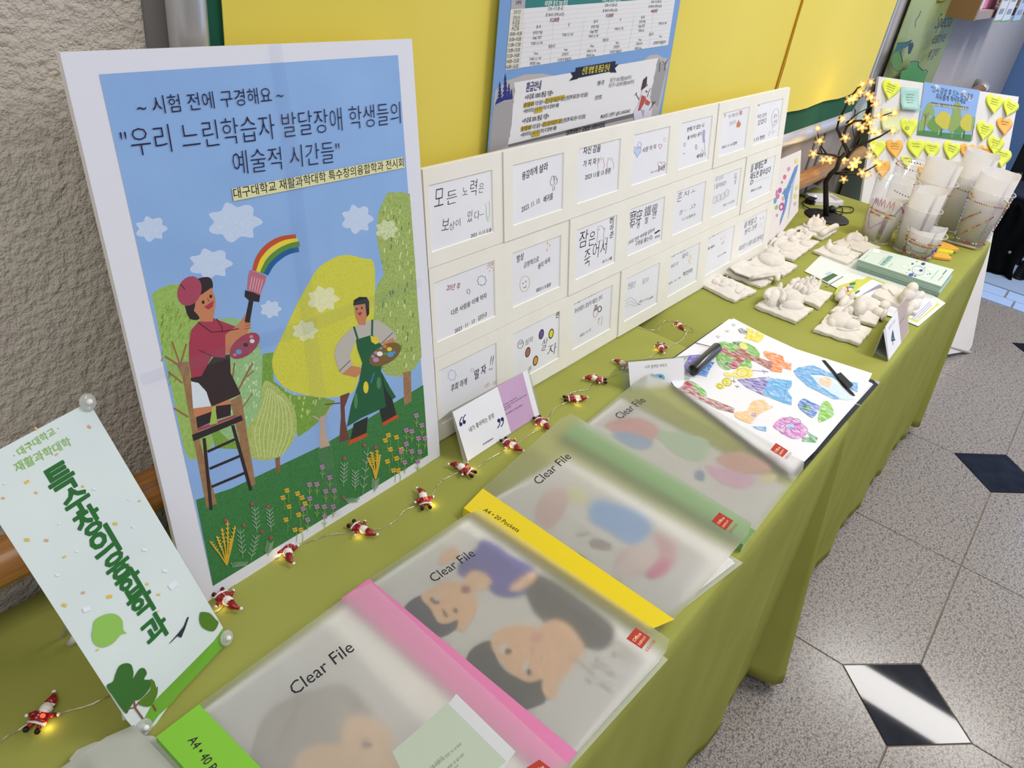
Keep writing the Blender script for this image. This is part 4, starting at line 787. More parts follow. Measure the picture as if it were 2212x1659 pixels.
# ================================================================== CLEAR FILES
def dimmed(h, k):
    return '#%02x%02x%02x' % tuple(int(int(h[i:i+2], 16)*k) for i in (1, 3, 5))
MAT_BACK = mk_plastic('frosted_back_sheet', '#fbfcf8', 0, 0.3, 0.3, '#e4e8dc')
def clear_file(label, strip, outA, outB, inA, inB, frA, frB, backc, art=None, txt=None, logo=None, strip_txt=None, pages=0.005):
    """A = wall end, B = table-edge end; out/in = strip edges, fr = free edge of the cover (world points)"""
    o = thing('clear_file', label, 'file', tuple(outA), 'clear files laid overlapping on the green cloth')
    outA, outB, inA, inB, frA, frB = map(Vector, (outA, outB, inA, inB, frA, frB)); zb_ = ZT+0.0016
    # back cover
    bk_ = Vector((backc.x, backc.y, zb_)); dA = Vector((outA.x, outA.y, zb_)); dB = Vector((outB.x, outB.y, zb_)); bkA = bk_+(dA-dB)
    b = MB(); b.slab([dB, bk_, bkA, dA], (0, 0, 0.0005)); b.build('back_cover', MAT_BACK, o)
    # pages in clear pockets
    e = (dA-dB).normalized(); w_ = (bk_-dB).normalized(); pg = MB()
    p0, p1, p2, p3 = dB+e*0.007+w_*0.012, bk_+e*0.007-w_*0.010, bkA-e*0.007-w_*0.010, dA-e*0.007+w_*0.012
    n = 4
    for k in range(n):
        z0 = 0.0008+pages*k/n; s_ = w_*(-0.0012*(k % 2))+e*(0.0015*k-0.001)
        pg.slab([p0+s_+Vector((0, 0, z0)), p1+s_+Vector((0, 0, z0)), p2+s_+Vector((0, 0, z0)), p3+s_+Vector((0, 0, z0))], (0, 0, pages/n-0.0003))
    pgo = pg.build('pocket_page', M('#fbf8f3', 0.3, 0.0, 0.5), o)
    b = MB(); zz = Vector((0, 0, 0.0008+pages)); s_ = e*0.006
    b.slab([p0-e*0.003+zz, p1-e*0.004+zz, p2-e*0.004+zz, p3-e*0.003+zz], (0, 0, 0.0002)); b.build('pocket_sleeve', MAT_FILM, pgo)
    # spine: outer wall and coloured strip
    sm = M(strip, 0.35)
    b = MB(); top = 0.013
    oA, oB = Vector((outA.x, outA.y, zb_+top)), Vector((outB.x, outB.y, zb_+top))
    b.slab([dB-w_*0.001, dA-w_*0.001, oA, oB], w_*0.0008); b.slab([oB, oA, inA, inB], (0, 0, -0.0006)); sp = b.build('spine', sm, o)
    # cover sheet
    nu, nv = 10, 14; up = []; r = 0.008
    for i in range(nu+1):
        u = i/nu; L_ = ((frA-inA).length); d_ = (1-u)*L_; cut = 0.0 if d_ > r else r-math.sqrt(max(0, r*r-(r-d_)**2))
        if i == nu: cut = r*0.75
        a0, b0 = inA.lerp(frA, u), inB.lerp(frB, u); q = cut/(a0-b0).length
        for j in range(nv+1): up.append(b0.lerp(a0, q+(1-2*q)*j/nv))
    nrm = (frB-inB).cross(inA-inB).normalized(); nrm = nrm if nrm.z > 0 else -nrm
    fs = []
    for i in range(nu):
        for j in range(nv): k = i*(nv+1)+j; fs.append((k, k+nv+1, k+nv+2, k+1))
    if (up[nv+1]-up[0]).cross(up[1]-up[0]).z < 0: fs = [f[::-1] for f in fs]
    vs = up
    cv = mesh('front_cover', vs, fs, MAT_FROST, o)
    pl = Pl(inB, (frB-inB), (inA-inB)); a = Art(pl, (1, 0, 0), 0.00002, 0.0003)
    if txt: a.text('Clear File', txt[0], txt[1], '#26242c', 0.0, 1.12)
    a.build('cover_print', cv); a = Art(pl, (1, 0, 0), 0.00002, 0.0003)
    if logo:
        a.poly(logo[:4], '#b8382c'); (x0, y0), (x1, y1), (x2, y2), (x3, y3) = logo[:4]     # left, top, right, bottom corners
        g = lambda s_, t_: (x0+(x1-x0)*s_+(x3-x0)*t_, y0+(y1-y0)*s_+(y3-y0)*t_)
        a.text('Office', g(0.12, 0.48), g(0.86, 0.48), '#f0c9a8', 0.02, 1.0); a.text('DEPOT', g(0.12, 0.80), g(0.86, 0.80), '#f0c9a8', 0.02, 0.9); a.text('오피스디포', g(0.02, 1.34), g(1.0, 1.34), '#b8382c', 0.014, 1.1)
    a.build('logo_print', cv)
    if strip_txt:
        pl = Pl(oB, (inB-oB), (oA-oB)); a = Art(pl, (1, 0, 0), 0.00002, 0.0004); a.text(strip_txt[0], strip_txt[1], strip_txt[2], '#26242c', 0.0, 1.15); a.build('strip_print', sp)
    if art:
        a = Art(H(zb_+0.0008+pages), (1, 0, 0), 0.000006, 0.0003); art(a); a.build('page_artwork', pgo)
    return o
zi = 0.7345
# (a) farthest: green strip
def art_a(a):
    a.z(4, 960, 800)
    P = lambda pts, c: a.poly(pts, c, True)
    P([(1380, 480), (1620, 430), (1800, 480), (1850, 570), (1700, 640), (1500, 560)], '#dba6a4'); P([(1450, 560), (1620, 560), (1800, 640), (1700, 700), (1560, 650)], '#9db6d2')
    a.z(4, 1300, 650); P([(1080, 1040), (1180, 1060), (1170, 1150), (1090, 1120)], '#9aa6c4'); P([(820, 1480), (880, 1500), (870, 1570), (800, 1540)], '#8e98bb')
    P([(980, 1380), (1180, 1330), (1400, 1420), (1450, 1500), (1300, 1520), (1100, 1480)], '#d3a594'); P([(900, 1440), (1150, 1500), (1330, 1560), (1200, 1640), (980, 1560)], '#e3b4cc'); P([(480, 1150), (900, 1220), (860, 1400), (620, 1330)], '#bcd3b4'); P([(1400, 1520), (1500, 1530), (1480, 1590), (1380, 1590)], '#e8dca0')
    P([(260, 660), (340, 690), (330, 760), (250, 740)], '#b4d6a8')
A1 = dict(outA=T(1245, 985, .724), outB=T(1608, 1178, .724))
xa0, xa1 = 0.845, 0.838
clear_file('farthest clear file, plain frosted cover beside the drawing portfolio', '#6d9a58', (0.846, 0.462, ZT), (0.838, 0.156, ZT), (0.886, 0.461, zi), (0.878, 0.155, zi), T(1402, 802, .752), T(1745, 1002, .752), T(1700, 1058, .7216),
           art_a, ((1341, 906), (1396, 866)), [(1664, 972), (1676, 957), (1703, 974), (1690, 988)])
# (b) yellow strip
def art_b(a):
    a.z(4, 960, 800); P = lambda pts, c: a.poly(pts, c, True)
    P([(870, 1080), (1000, 1050), (1080, 1150), (1000, 1300), (900, 1380), (780, 1260)], '#d8b9b4'); P([(1050, 1040), (1180, 1060), (1250, 1160), (1120, 1180)], '#e0dcae')
    P([(1310, 1150), (1640, 1240), (1800, 1380), (1640, 1530), (1420, 1420), (1250, 1300)], '#8fb0de'); P([(1290, 1470), (1440, 1520), (1400, 1570), (1260, 1530)], '#a59a92')
    P([(1150, 1590), (1230, 1640), (1210, 1700), (1150, 1680)], '#43623a')
    a.z(4, 1200, 1000); P([(820, 640), (1000, 700), (1040, 850), (920, 1000), (760, 980), (900, 800)], '#d7a8ac'); P([(900, 860), (980, 880), (940, 980), (820, 1020), (800, 960)], '#d77d9c'); P([(600, 760), (820, 740), (900, 830), (760, 960), (600, 1000), (500, 900)], '#e2cfca')
    a.line([(180, 640), (300, 620)], 14, '#8e8a86'); a.line([(520, 900), (560, 840), (660, 760)], 16, '#c2a4a6'); P([(380, 1000), (560, 1000), (520, 1100), (400, 1080)], '#cdc2b4')
clear_file('clear file with a bright yellow strip, its frosted cover sprung open', '#e9cf1f', T(1000, 1110, .724), T(1398, 1374, .724), T(1043, 1055, zi), T(1457, 1338, zi), T(1228, 889, .790), T(1633, 1135, .790), T(1605, 1216, .7216),
           art_b, ((1164, 1048), (1235, 988)), [(1537, 1126), (1554, 1107), (1584, 1125), (1567, 1146)], ('A4 • 20 Pockets', (1043, 1103), (1118, 1150)))
# (c) pink strip
def art_c(a):
    a.z(4, 750, 1000); P = lambda pts, c: a.poly(pts, c, True)
    hair = '#4c4e5c'; skin = '#efc29c'; pur = '#5c59a4'; hr2 = '#4a4a4a'
    P([(1160, 690), (1300, 740), (1420, 830), (1560, 900), (1640, 980), (1600, 1100), (1480, 1180), (1330, 1180), (1230, 1120), (1180, 1010), (1000, 1010), (960, 900), (1100, 780)], pur)
    P([(880, 760), (960, 770), (960, 840), (900, 870), (830, 900), (790, 880), (820, 800)], skin)
    P([(1540, 1160), (1560, 1020), (1640, 980), (1800, 1060), (2000, 1200), (2200, 1350), (2300, 1450), (2280, 1580), (2180, 1640), (2000, 1600), (1850, 1500), (1640, 1340)], hr2)
    P([(1400, 1100), (1560, 980), (1630, 980), (1600, 1060), (1480, 1130)], skin)
    P([(500, 1250), (560, 1190), (650, 1160), (720, 1260), (800, 1380), (900, 1380), (960, 1360), (960, 1430), (860, 1500), (780, 1510), (640, 1450), (480, 1330)], hair)
    P([(640, 1170), (760, 1080), (900, 1040), (1040, 1080), (1120, 1180), (1120, 1290), (1060, 1400), (1000, 1470), (950, 1440), (960, 1370), (860, 1400), (780, 1380), (720, 1270)], skin); P([(1020, 1000), (1100, 950), (1200, 990), (1250, 1050), (1200, 1110), (1100, 1120), (1020, 1080)], skin)
    a.ell(1025, 1115, 42, 36, '#9a5f6c'); a.line([(720, 1180), (760, 1225), (800, 1215)], 30, '#5c4a44'); a.ell(780, 1165, 30, 28, '#ded3c6'); a.line([(830, 1280), (860, 1345)], 26, '#7c5648'); a.ell(935, 1290, 20, 22, '#5c4a44')
    a.z(4, 700, 1244)
    P([(1230, 720), (1300, 620), (1440, 575), (1480, 700), (1560, 820), (1700, 900), (1880, 900), (1920, 1080), (1800, 1150), (1640, 1170), (1450, 1040), (1230, 830)], hr2)
    P([(1440, 590), (1520, 480), (1680, 440), (1850, 470), (1960, 400), (2100, 440), (2230, 600), (2240, 700), (2100, 860), (2020, 960), (2010, 1060), (1930, 1070), (1880, 990), (1880, 910), (1760, 930), (1620, 850), (1500, 720)], skin)
    a.ell(1550, 645, 42, 34, '#e9e4da'); a.ell(1590, 665, 30, 26, '#4a4140'); a.ell(1740, 800, 26, 50, '#e3ded4', 0); a.ell(1768, 845, 20, 34, '#4a4140'); P([(1790, 540), (1850, 510), (1880, 570), (1820, 600)], '#e5a298'); a.ell(1800, 640, 26, 14, '#cf9c84')
    a.z(4, 1100, 1244)
    for x, y in ((560, 740), (640, 790), (700, 850), (760, 740), (820, 800), (870, 860), (680, 920), (800, 960), (860, 1000), (740, 800), (900, 700)): a.ell(x, y, 36, 16, '#b9b3ae', 30)
cIA, cIB = T(797, 1250, zi), T(1247, 1625, zi)
clear_file('clear file with a pink strip over a drawing of two dark-haired faces', '#dd7fae', cIA+Vector((-0.042, 0, -0.01)), cIB+Vector((-0.042, 0, -0.01)), cIA, cIB, T(1030, 1096, .757), T(1457, 1388, .757), T(1443, 1425, .7216),
           art_c, ((938, 1259), (1028, 1199)), [(1353, 1380), (1373, 1356), (1405, 1377), (1386, 1402)])
# (d) light green strip
def art_d(a):
    a.z(4, 250, 1244); P = lambda pts, c: a.poly(pts, c, True)
    P([(1180, 1700), (1250, 1300), (1450, 1100), (1800, 1000), (2080, 1040), (2220, 1200), (2230, 1450), (2180, 1560), (2000, 1500), (1780, 1460), (1560, 1560), (1500, 1800)], '#c0bab2')
    P([(1500, 1800), (1570, 1580), (1780, 1470), (2000, 1500), (2190, 1500), (2400, 1560), (2400, 1900), (1500, 1900)], '#eccdae')
    a.line([(1600, 1130), (1500, 1300), (1430, 1500)], 30, '#b0a9a2'); a.line([(1800, 1050), (1850, 1250)], 26, '#b4ada6'); a.line([(2050, 1100), (2130, 1300)], 30, '#aea7a0'); a.ell(2160, 1490, 40, 30, '#8d8480')
    a.z(4, 700, 1244); a.line([(0, 1000), (200, 1000), (400, 1200)], 60, '#b9b2ac'); P([(200, 1250), (480, 1280), (600, 1420), (500, 1700), (150, 1700)], '#eccdae'); a.ell(370, 1480, 45, 36, '#8d8480')
dIA = T(430, 1521, .7375); dOA = T(340, 1606, .724); dFA = T(795, 1253, .782)
dir_ = (T(1220, 1644, .782)-dFA).normalized(); dFB = dFA+dir_*0.306; dIB = dIA+Vector((0.004, -0.306, 0)); dOB = dOA+Vector((0.004, -0.306, 0))
clear_file('clear file with a light green strip, a white card standing on its cover', '#86c83e', dOA, dOB, dIA, dIB, dFA, dFB, Vector((0.415, 0.142, 0)),
           art_d, ((637, 1504), (767, 1404)), [(1137, 1659), (1165, 1641), (1196, 1664), (1168, 1690)], ('A4 • 40 Pockets', (405, 1600), (487, 1719)), pages=0.007)
# (e) nearest, cut by the frame
eF = T(281, 1557, .765); dir_ = (T(376, 1659, .765)-eF).normalized()
clear_file('nearest clear file, grey green frosted cover at the bottom left corner', '#8aa0a8', (-0.085, 0.485, ZT), (-0.08, 0.18, ZT), (-0.045, 0.485, zi), (-0.04, 0.18, zi), eF, eF+dir_*0.306, Vector((0.14, 0.18, 0)),
           lambda a: a.z(1, 0, 0).poly([(150, 1640), (330, 1590), (420, 1700), (300, 1800)], '#b9bdb2', True))

# ------------------------------------------------------------------ card standing on the light green file
cp0, cp1 = T(985, 1499, .835), T(1113, 1624, .835)
cu = (cp1-cp0).normalized(); cd = (T(849, 1616, .79)-cp0).normalized(); CPl = Pl(cp0, cu, -cd)
CS = thing('card', 'white card with a pale green panel lying on the light green clear file', 'card', tuple(cp0))
w_ = (cp1-cp0).length; q = [cp0, cp1, CPl.L(w_, -0.16), CPl.L(0, -0.16)]
b = MB(); b.slab(q, CPl.n*-0.0008); b.build('card_sheet', M('#eceef0', 0.7), CS)
a = Art(CPl, (4, 700, 1244), 0.00002)
a.poly([(1068, 1098), (1575, 1602), (1230, 1900), (760, 1860), (590, 1520)], mk_paper('pale_green_print', '#cfdcc4', '#d3dfc9'))
for s_, p0, p1 in (("'나 그리기',", (925, 1668), (1035, 1572)), ("포토샵으로 만든 '나 소개서'", (945, 1668), (1195, 1455)), ('표현한 것 같나요?', (1060, 1690), (1215, 1545)), ('나요?', (1130, 1668), (1165, 1640))): a.text(s_, p0, p1, '#6c756a', 0.004, 1.0)
a.build('card_print', CS)
# ================================================================== BANNER STAND (left)
bo, bu_, bv_ = Vector((0.167, 0.477, 0.735)), Vector((0.115, 0.028, 0)), Vector((-0.031, 0.131, 0.252))
NBP = Pl(bo, bu_, bv_)
BS = thing('banner_stand', 'small pale mint standing banner with vertical green lettering at the left table end', 'banner', (0.21, 0.50, ZT))
Bz = lambda x, y: (x/2.304, 940+y/2.304)
c_bl, c_br, c_tr, c_tl = NBP.P(274, 1556), NBP.P(482, 1356), NBP.P(192, 868), NBP.P(-78, 1012)
c_b0 = NBP.P(312, 1600)
b = MB(); b.slab([c_bl, c_b0, c_br, c_tr, c_tl], NBP.n*-0.0006); b.build('banner_sheet', mk_paper('banner_mint', '#d3dfdf', '#dbe6e4', 0.5, 10), BS)
a = Art(NBP, (2.304, 0, 940), 0.000006, 0.0002)
a.poly([(1108, 1000), (1088, 1000), (900, 1190), (760, 1330), (712, 1420), (738, 1450), (760, 1420), (860, 1330)], mk_paper('banner_grass', '#67a42a', '#74ae34', .5))
a.poly([(1110, 960), (1118, 985), (1105, 1060), (880, 1300), (800, 1380), (740, 1460), (720, 1430), (1000, 1130)], '#6fae33')
# lettering
for s_, p0, p1 in (('· 대구대학교 ·', (75, 118), (300, -22)), ('재활과학대학', (82, 185), (358, 45))): a.text(s_, p0, p1, '#8fb968', 0.02, 1.0)
a.local = True
for s_, cx_, cy_, w_, h_ in (('특', 308, 225, .0245, 1.0), ('수', 385, 330, .024, .95), ('창', 448, 435, .024, 1.0), ('의', 522, 555, .024, 1.0), ('융', 590, 655, .024, .95), ('합', 655, 748, .024, 1.0), ('학', 712, 845, .024, 1.0), ('과', 775, 970, .025, 1.0)):
    u_, v_ = NBP.uv(*Bz(cx_, cy_)); a.text(s_, (u_-w_/2, v_-w_*.36*h_), (u_+w_/2, v_-w_*.36*h_), '#23692c', 0.012, h_); [a.text(s_, (u_-w_/2+dx, v_-w_*.36*h_+dy), (u_+w_/2+dx, v_-w_*.36*h_+dy), '#23692c', 0.012, h_) for dx, dy in ((.0007, 0), (-.0007, 0), (0, .0007), (0, -.0007), (.0005, .0005), (-.0005, -.0005), (.0005, -.0005), (-.0005, .0005))]
a.local = False
rnd = random.Random(2)
for x, y, c, r in ((178, -33, 'y', 9), (443, -42, 'o', 10), (280, 96, 'o', 7), (133, 232, 'y', 11), (178, 286, 'y', 8), (410, 255, 'y', 7), (14, 313, 'o', 8), (692, 327, 'o', 6), (572, 440, 'y', 11), (133, 520, 'y', 12), (229, 523, 'o', 10), (319, 605, 'y', 8), (412, 783, 'o', 9), (543, 803, 'y', 13), (318, 845, 'y', 12), (730, 740, 'y', 8), (642, 648, 'o', 5), (787, 793, 'y', 8), (784, 876, 'y', 5), (483, 1068, 'y', 7), (24, 240, 'w', 8), (295, 440, 'w', 7), (468, 268, 'w', 9), (380, 578, 'w', 7), (285, 695, 'w', 10), (660, 455, 'w', 8), (718, 570, 'w', 12), (820, 675, 'w', 12), (430, 865, 'w', 20), (860, 745, 'w', 24), (640, 320, 'w', 6)):
    col = {'y': '#e0bd4a', 'o': '#dca67c', 'w': '#e6e9f2'}[c]; an = rnd.uniform(-.7, .7); ca, sa = math.cos(an), math.sin(an)
    a.poly([(x+p*ca-q_*sa, y+p*sa+q_*ca) for p, q_ in ((-r, -r*.6), (r, -r*.6), (r, r*.6), (-r, r*.6))], col)
a.poly([(460, 960), (470, 920), (520, 892), (570, 890), (605, 920), (612, 970), (628, 985), (600, 992), (560, 1035), (510, 1055), (470, 1040), (455, 1000)], '#8dbf57', True)
a.poly([(992, 890), (1000, 880), (1040, 885), (1070, 915), (1085, 935), (1060, 975), (1010, 960), (990, 925)], '#4f7a1f', True)
a.poly([(938, 905), (930, 905), (912, 950), (885, 985), (838, 1038), (845, 1035), (880, 1000), (900, 1008), (920, 960)], '#2e2a40')
a.poly([(528, 1248), (560, 1225), (572, 1190), (590, 1150), (620, 1135), (650, 1142), (662, 1180), (660, 1210), (690, 1165), (715, 1160), (728, 1185), (715, 1215), (745, 1220), (742, 1260), (700, 1310), (665, 1325), (640, 1365), (620, 1382), (560, 1300)], '#356a2a', True)
a.poly([(745, 1215), (765, 1225), (775, 1255), (782, 1250), (780, 1290), (760, 1330), (740, 1350), (700, 1345), (685, 1330), (720, 1295), (748, 1260)], '#557a20', True)
for L_, w_ in (([(662, 1318), (672, 1360), (712, 1415)], 10), ([(630, 1362), (668, 1355)], 6), ([(690, 1325), (672, 1352)], 6), ([(758, 1340), (775, 1372)], 8)): a.line(L_, w_, '#7d5240')
a.build('banner_print', BS)
def eyelet(pl, px, py, parent):
    c = pl.P(px, py, 0.002); b = MB(); M3 = [pl.u, pl.v, pl.n]
    b.ell(c, (pl.u*0.0085, pl.v*0.0085, pl.n*0.0022), 0, 18, 8); o = b.build('clear_grommet', mk_plastic('grommet', '#eef0ee', 0, .08, .35, '#e9eae6'), parent, True)
    b = MB(); b.ell(c+pl.n*0.003, (pl.u*0.003, pl.v*0.003, pl.n*0.003), 0, 10, 6); b.build('white_peg', M('#f2f2ee', .4), o, True)
for x, y in ((187, 869), (487, 1378), (309, 1571)): eyelet(NBP, x, y, BS)
mid = (c_bl+c_tr)/2-NBP.n*0.012
for e_ in (c_tr, c_tl, c_br, c_bl):
    b = MB(); b.tube([mid, e_-NBP.n*0.004], 0.0016, 8); b.build('cross_arm', M('#e4e6e2', .35), BS, True)
for q in ((mid+Vector((-0.03, 0.06, 0))), (mid+Vector((0.03, 0.07, 0)))):
    b = MB(); b.tube([mid, Vector((q.x, q.y, ZT+0.003))], 0.002, 8); b.build('rear_leg', M('#e4e6e2', .35), BS, True)
ft = T(152, 1394); b = MB(); b.tube([ft+Vector((0, 0, 0.003)), ft+Vector((0.012, -0.01, 0.022))], [0.004, 0.006], 8); b.build('stand_foot', M('#e8eae6', .35), BS, True)

# ================================================================== SMALL CARD STANDS
def prism_stand(name, label, pl, corners, art, film=MAT_LAMI, margin=0.0, back=0.05, foot='card_foot'):
    bl, br, tr_, tl = [pl.P(*c) for c in corners]
    o = thing(name, label, 'card stand', tuple((bl+br)/2))
    b = MB(); b.slab([bl, br, tr_, tl], pl.n*-0.0007)
    b.build('stand_front', film, o)
    hb = Vector((pl.n.x, pl.n.y, 0)).normalized()*-back
    b = MB(); b.slab([tl-pl.n*.001, tr_-pl.n*.001, Vector((tr_.x, tr_.y, ZT))+hb+Vector((0, 0, .0012)), Vector((tl.x, tl.y, ZT))+hb+Vector((0, 0, .0012))], pl.n*-0.0007); b.build('stand_back', film, o)
    sh, a = art(pl, o); return o
S1 = Pl((0.708, 0.5355, ZT), (1, -0.006, 0), (0, 0.0375, 0.072))
def art1(pl, o):
    z = (7.2125, 940, 780); A = Art(pl, z, 0.00001, 0.0004); A.poly([(268, 793), (1432, 135), (1618, 832), (503, 1562)], MAT_PAPER)
    sh = A.build('card_sheet', o); a = Art(pl, z, 0.00001, 0.0005)
    a.poly([(968, 398), (1360, 178), (1546, 880), (1180, 1118)], mk_paper('lilac_print', '#c49fc6', '#ccaacd'))
    iv = '#2a1c60'
    for x, y, f in ((398, 985, 1), (450, 950, 1), (988, 925, -1), (1042, 905, -1)):
        a.ell(x, y, 24, 32, iv, 12); a.line([(x-20*f, y-10*f), (x-10*f, y-70*f), (x+22*f, y-120*f)], 14, iv, smooth=True)
    a.text('내가 좋아하는 문장', (535, 1108), (922, 868), '#2b2933', 0.006, 1.15)
    a.text('특수창의융합학과', (745, 1312), (903, 1215), '#2b2933', 0.02, 1.0)
    for s_, p0, p1 in (('내가 좋아하는 문장을 적었어요.', (1058, 700), (1275, 575)), ('어려도 좋아하는 문장인데, 때로 인상적이어서 더 좋았던', (1068, 738), (1425, 530)), ('저는 한 문장은,', (1078, 770), (1185, 708)), ('여러 사람에게 다시 전하길 바랬어요!', (1100, 842), (1358, 690))): a.text(s_, p0, p1, '#55415c', 0.008, 1.0)
    a.build('card_print', sh); return sh, a
prism_stand('card_stand', 'laminated stand card with purple quote marks and a lilac panel before the card board', S1, [(1003, 1006), (1170, 898), (1143, 797), (975, 887)], art1)
for x, y in ((1048, 970), (1129, 922)):
    pass
S2 = Pl((1.051, 0.476, ZT), (0.114, -0.074, 0), (0.016, 0.0245, 0.049))
def art2(pl, o):
    z = (5.12, 1200, 560); A = Art(pl, z, 0.00001, 0.0004); A.poly([(802, 1138), (1418, 1088), (1424, 1430), (1300, 1470), (830, 1480)], MAT_PAPER)
    sh = A.build('card_sheet', o); a = Art(pl, z, 0.00001, 0.0005)
    a.text('나의 앞마당 꾸미기', (990, 1208), (1228, 1188), '#3a3940', 0.004, 1.2)
    a.poly([(1040, 1298), (1080, 1280), (1140, 1268), (1185, 1275), (1205, 1300), (1200, 1335), (1170, 1356), (1130, 1350), (1090, 1325)], '#79aee0', True)
    a.ell(1070, 1302, 18, 13, '#3f7c46'); a.ell(1158, 1298, 17, 15, '#3f7c46'); a.ell(1102, 1318, 4, 5, '#26353a'); a.build('card_print', sh); return sh, a
prism_stand('card_stand', 'clear acrylic stand card with a small blue teardrop drawing beside the drawing portfolio', S2, [(1346, 862), (1492, 846), (1489, 768), (1344, 780)], art2, MAT_ACRYL, back=0.03)
S3 = Pl((1.592, 0.165, ZT), (0.207, 0.010, 0), (-0.001, 0.034, 0.063))
def art3(pl, o):
    z = (4, 1659, 600); A = Art(pl, z, 0.00001, 0.0004); A.poly([(1012, 420), (1192, 170), (1218, 468), (1042, 712)], MAT_PAPER)
    sh = A.build('card_sheet', o); a = Art(pl, z, 0.00001, 0.0005)
    a.poly([(1116, 268), (1192, 172), (1218, 465), (1150, 565)], mk_paper('tan_print', '#b3a099', '#bca9a0'))
    a.text('앞치마 꾸미기', (1042, 452), (1098, 378), '#77767e', 0.0, .6)
    a.poly([(1074, 448), (1082, 470), (1090, 520), (1100, 540), (1086, 545), (1075, 555), (1062, 545), (1064, 505)], '#2b5350'); a.ell(1076, 525, 7, 7, '#5f8fc0'); a.line([(1078, 558), (1078, 580)], 5, '#8a4a4a')
    for k in range(2): a.line([(1132, 395+k*8), (1180, 330+k*8)], 3, '#8c7a74')
    a.build('card_print', sh); return sh, a
o3 = prism_stand('card_stand', 'folded stand card with a tan panel near the front edge beside the clay tiles', S3, [(1919, 779), (1964, 716), (1957, 641), (1909, 715)], art3, M('#d8d8dc', .6), back=0.0)
q = [T(1919, 779), T(1887, 762), T(1934, 706), T(1964, 716)]; b = MB(); b.slab([p+Vector((0, 0, .0005)) for p in q], (0, 0, 0.0008)); b.build('stand_base', M('#c9cbb8', .4), o3)

# ================================================================== DRAWING PORTFOLIO
DPz = 0.7335
PF = thing('drawing_portfolio', 'open black drawing portfolio holding a thick stack of white paper', 'portfolio', tuple(T(1690, 880)))
hz = H(0.7225)
q = [hz.P(*p) for p in ((1428, 800), (1582, 688), (1899, 829), (1709, 1047), (1560, 990))]
b = MB(); b.slab([T(1425, 795, .7212), T(1560, 700, .7212), T(1899, 829, .7212), T(1709, 1047, .7212), T(1690, 1038, .7212), T(1450, 850, .7212)], (0, 0, 0.003)); b.build('black_cover', M('#1d2029', .45), PF)
def corner(px, py, dx, dy, name='metal_corner'):
    b = MB(); c = T(px, py, .7208); e1 = (T(px+dx[0], py+dx[1], .7208)-c).normalized()*0.014; e2 = (T(px+dy[0], py+dy[1], .7208)-c).normalized()*0.014
    b.slab([c, c+e1, c+e2], (0, 0, 0.0044)); b.build(name, MAT_ALU, PF, label='silver metal corner')
corner(1709, 1047.5, (-25, -15), (25, -30)); corner(1899.5, 829, (-30, -10), (-20, 24))
st = MB()
for k in range(6):
    z0 = 0.7243+k*0.0014; j = (k % 3-1)*1.5
    st.slab([T(1440+j, 800+j, z0), T(1455+j, 778+j, z0), T(1576+j, 690, z0), T(1886-k*.6, 832+j*.5-k*.7, z0), T(1706+j*2-k*.4, 1033-k*1.2, z0), T(1690, 1022-k, z0), T(1465, 846, z0)], (0, 0, 0.0011))
st.build('paper_stack', MAT_PAPER, PF)
DR = thing('drawing_sheet', 'large crayon drawing of trees, birds, a blue house and flowers on the portfolio', 'drawing', tuple(T(1660, 850, DPz)))
HP = H(0.7330); SH = [(1430, 792), (1584, 688), (1700, 748), (1884, 807), (1876, 824), (1852, 866), (1760, 975), (1735, 1000), (1700, 990), (1460, 840)]
b = MB(); b.slab([HP.P(*p) for p in SH], (0, 0, 0.0006)); b.build('paper', MAT_PAPER, DR)
a = Art(H(0.7337), (4, 1300, 650), 0.000006); ck = lambda c, cv=.47: mk_crayon(c, '#eceef4', 210, cv+.15)
G_, B_, BR_, PU, YE, OR_, RE = '#6fb32e', '#4a98da', '#a3584a', '#5a3cae', '#e8da2c', '#e8873a', '#b33358'
a.poly([(985, 380), (1050, 350), (1100, 365), (1150, 350), (1220, 355), (1290, 380), (1350, 430), (1362, 490), (1290, 520), (1300, 570), (1240, 610), (1150, 580), (1080, 600), (1010, 560), (985, 480)], ck(G_, .4), True)
a.poly([(755, 470), (860, 465), (870, 500), (790, 560), (730, 640), (710, 560)], ck('#6b4fc0', .42)); a.poly([(800, 600), (860, 520), (975, 530), (930, 600), (905, 660), (860, 645), (820, 640)], ck('#3f86d6', .42))
a.poly([(1035, 420), (1100, 450), (1200, 410), (1240, 420), (1260, 455), (1350, 490), (1480, 530), (1560, 580), (1555, 620), (1460, 600), (1330, 530), (1260, 500), (1210, 540), (1140, 545), (1130, 490), (1050, 455)], ck(BR_, .42))
a.poly([(1395, 440), (1420, 430), (1530, 465), (1565, 480), (1580, 530), (1638, 540), (1635, 600), (1560, 580), (1555, 620), (1460, 610), (1480, 540), (1400, 470)], ck(OR_, .42))
a.ell(1055, 432, 38, 24, ck(RE, .4)); a.ell(1140, 560, 42, 30, ck(RE, .4)); a.poly([(1060, 530), (1095, 530), (1098, 565), (1060, 560)], ck('#333036', .35)); a.poly([(1135, 360), (1180, 355), (1195, 380), (1150, 390)], ck('#333036', .35)); a.ell(1225, 392, 40, 26, ck(YE, .4), 25)
a.poly([(1175, 245), (1215, 232), (1235, 250), (1255, 265), (1248, 290), (1195, 280)], ck('#3c3a40', .35)); a.poly([(1245, 232), (1290, 245), (1400, 285), (1395, 330), (1350, 362), (1230, 320), (1260, 280)], ck(YE, .42))
for k in range(3): a.line([(1265+k*40, 240+k*12), (1240+k*45, 330+k*8)], 3, '#c9b820')
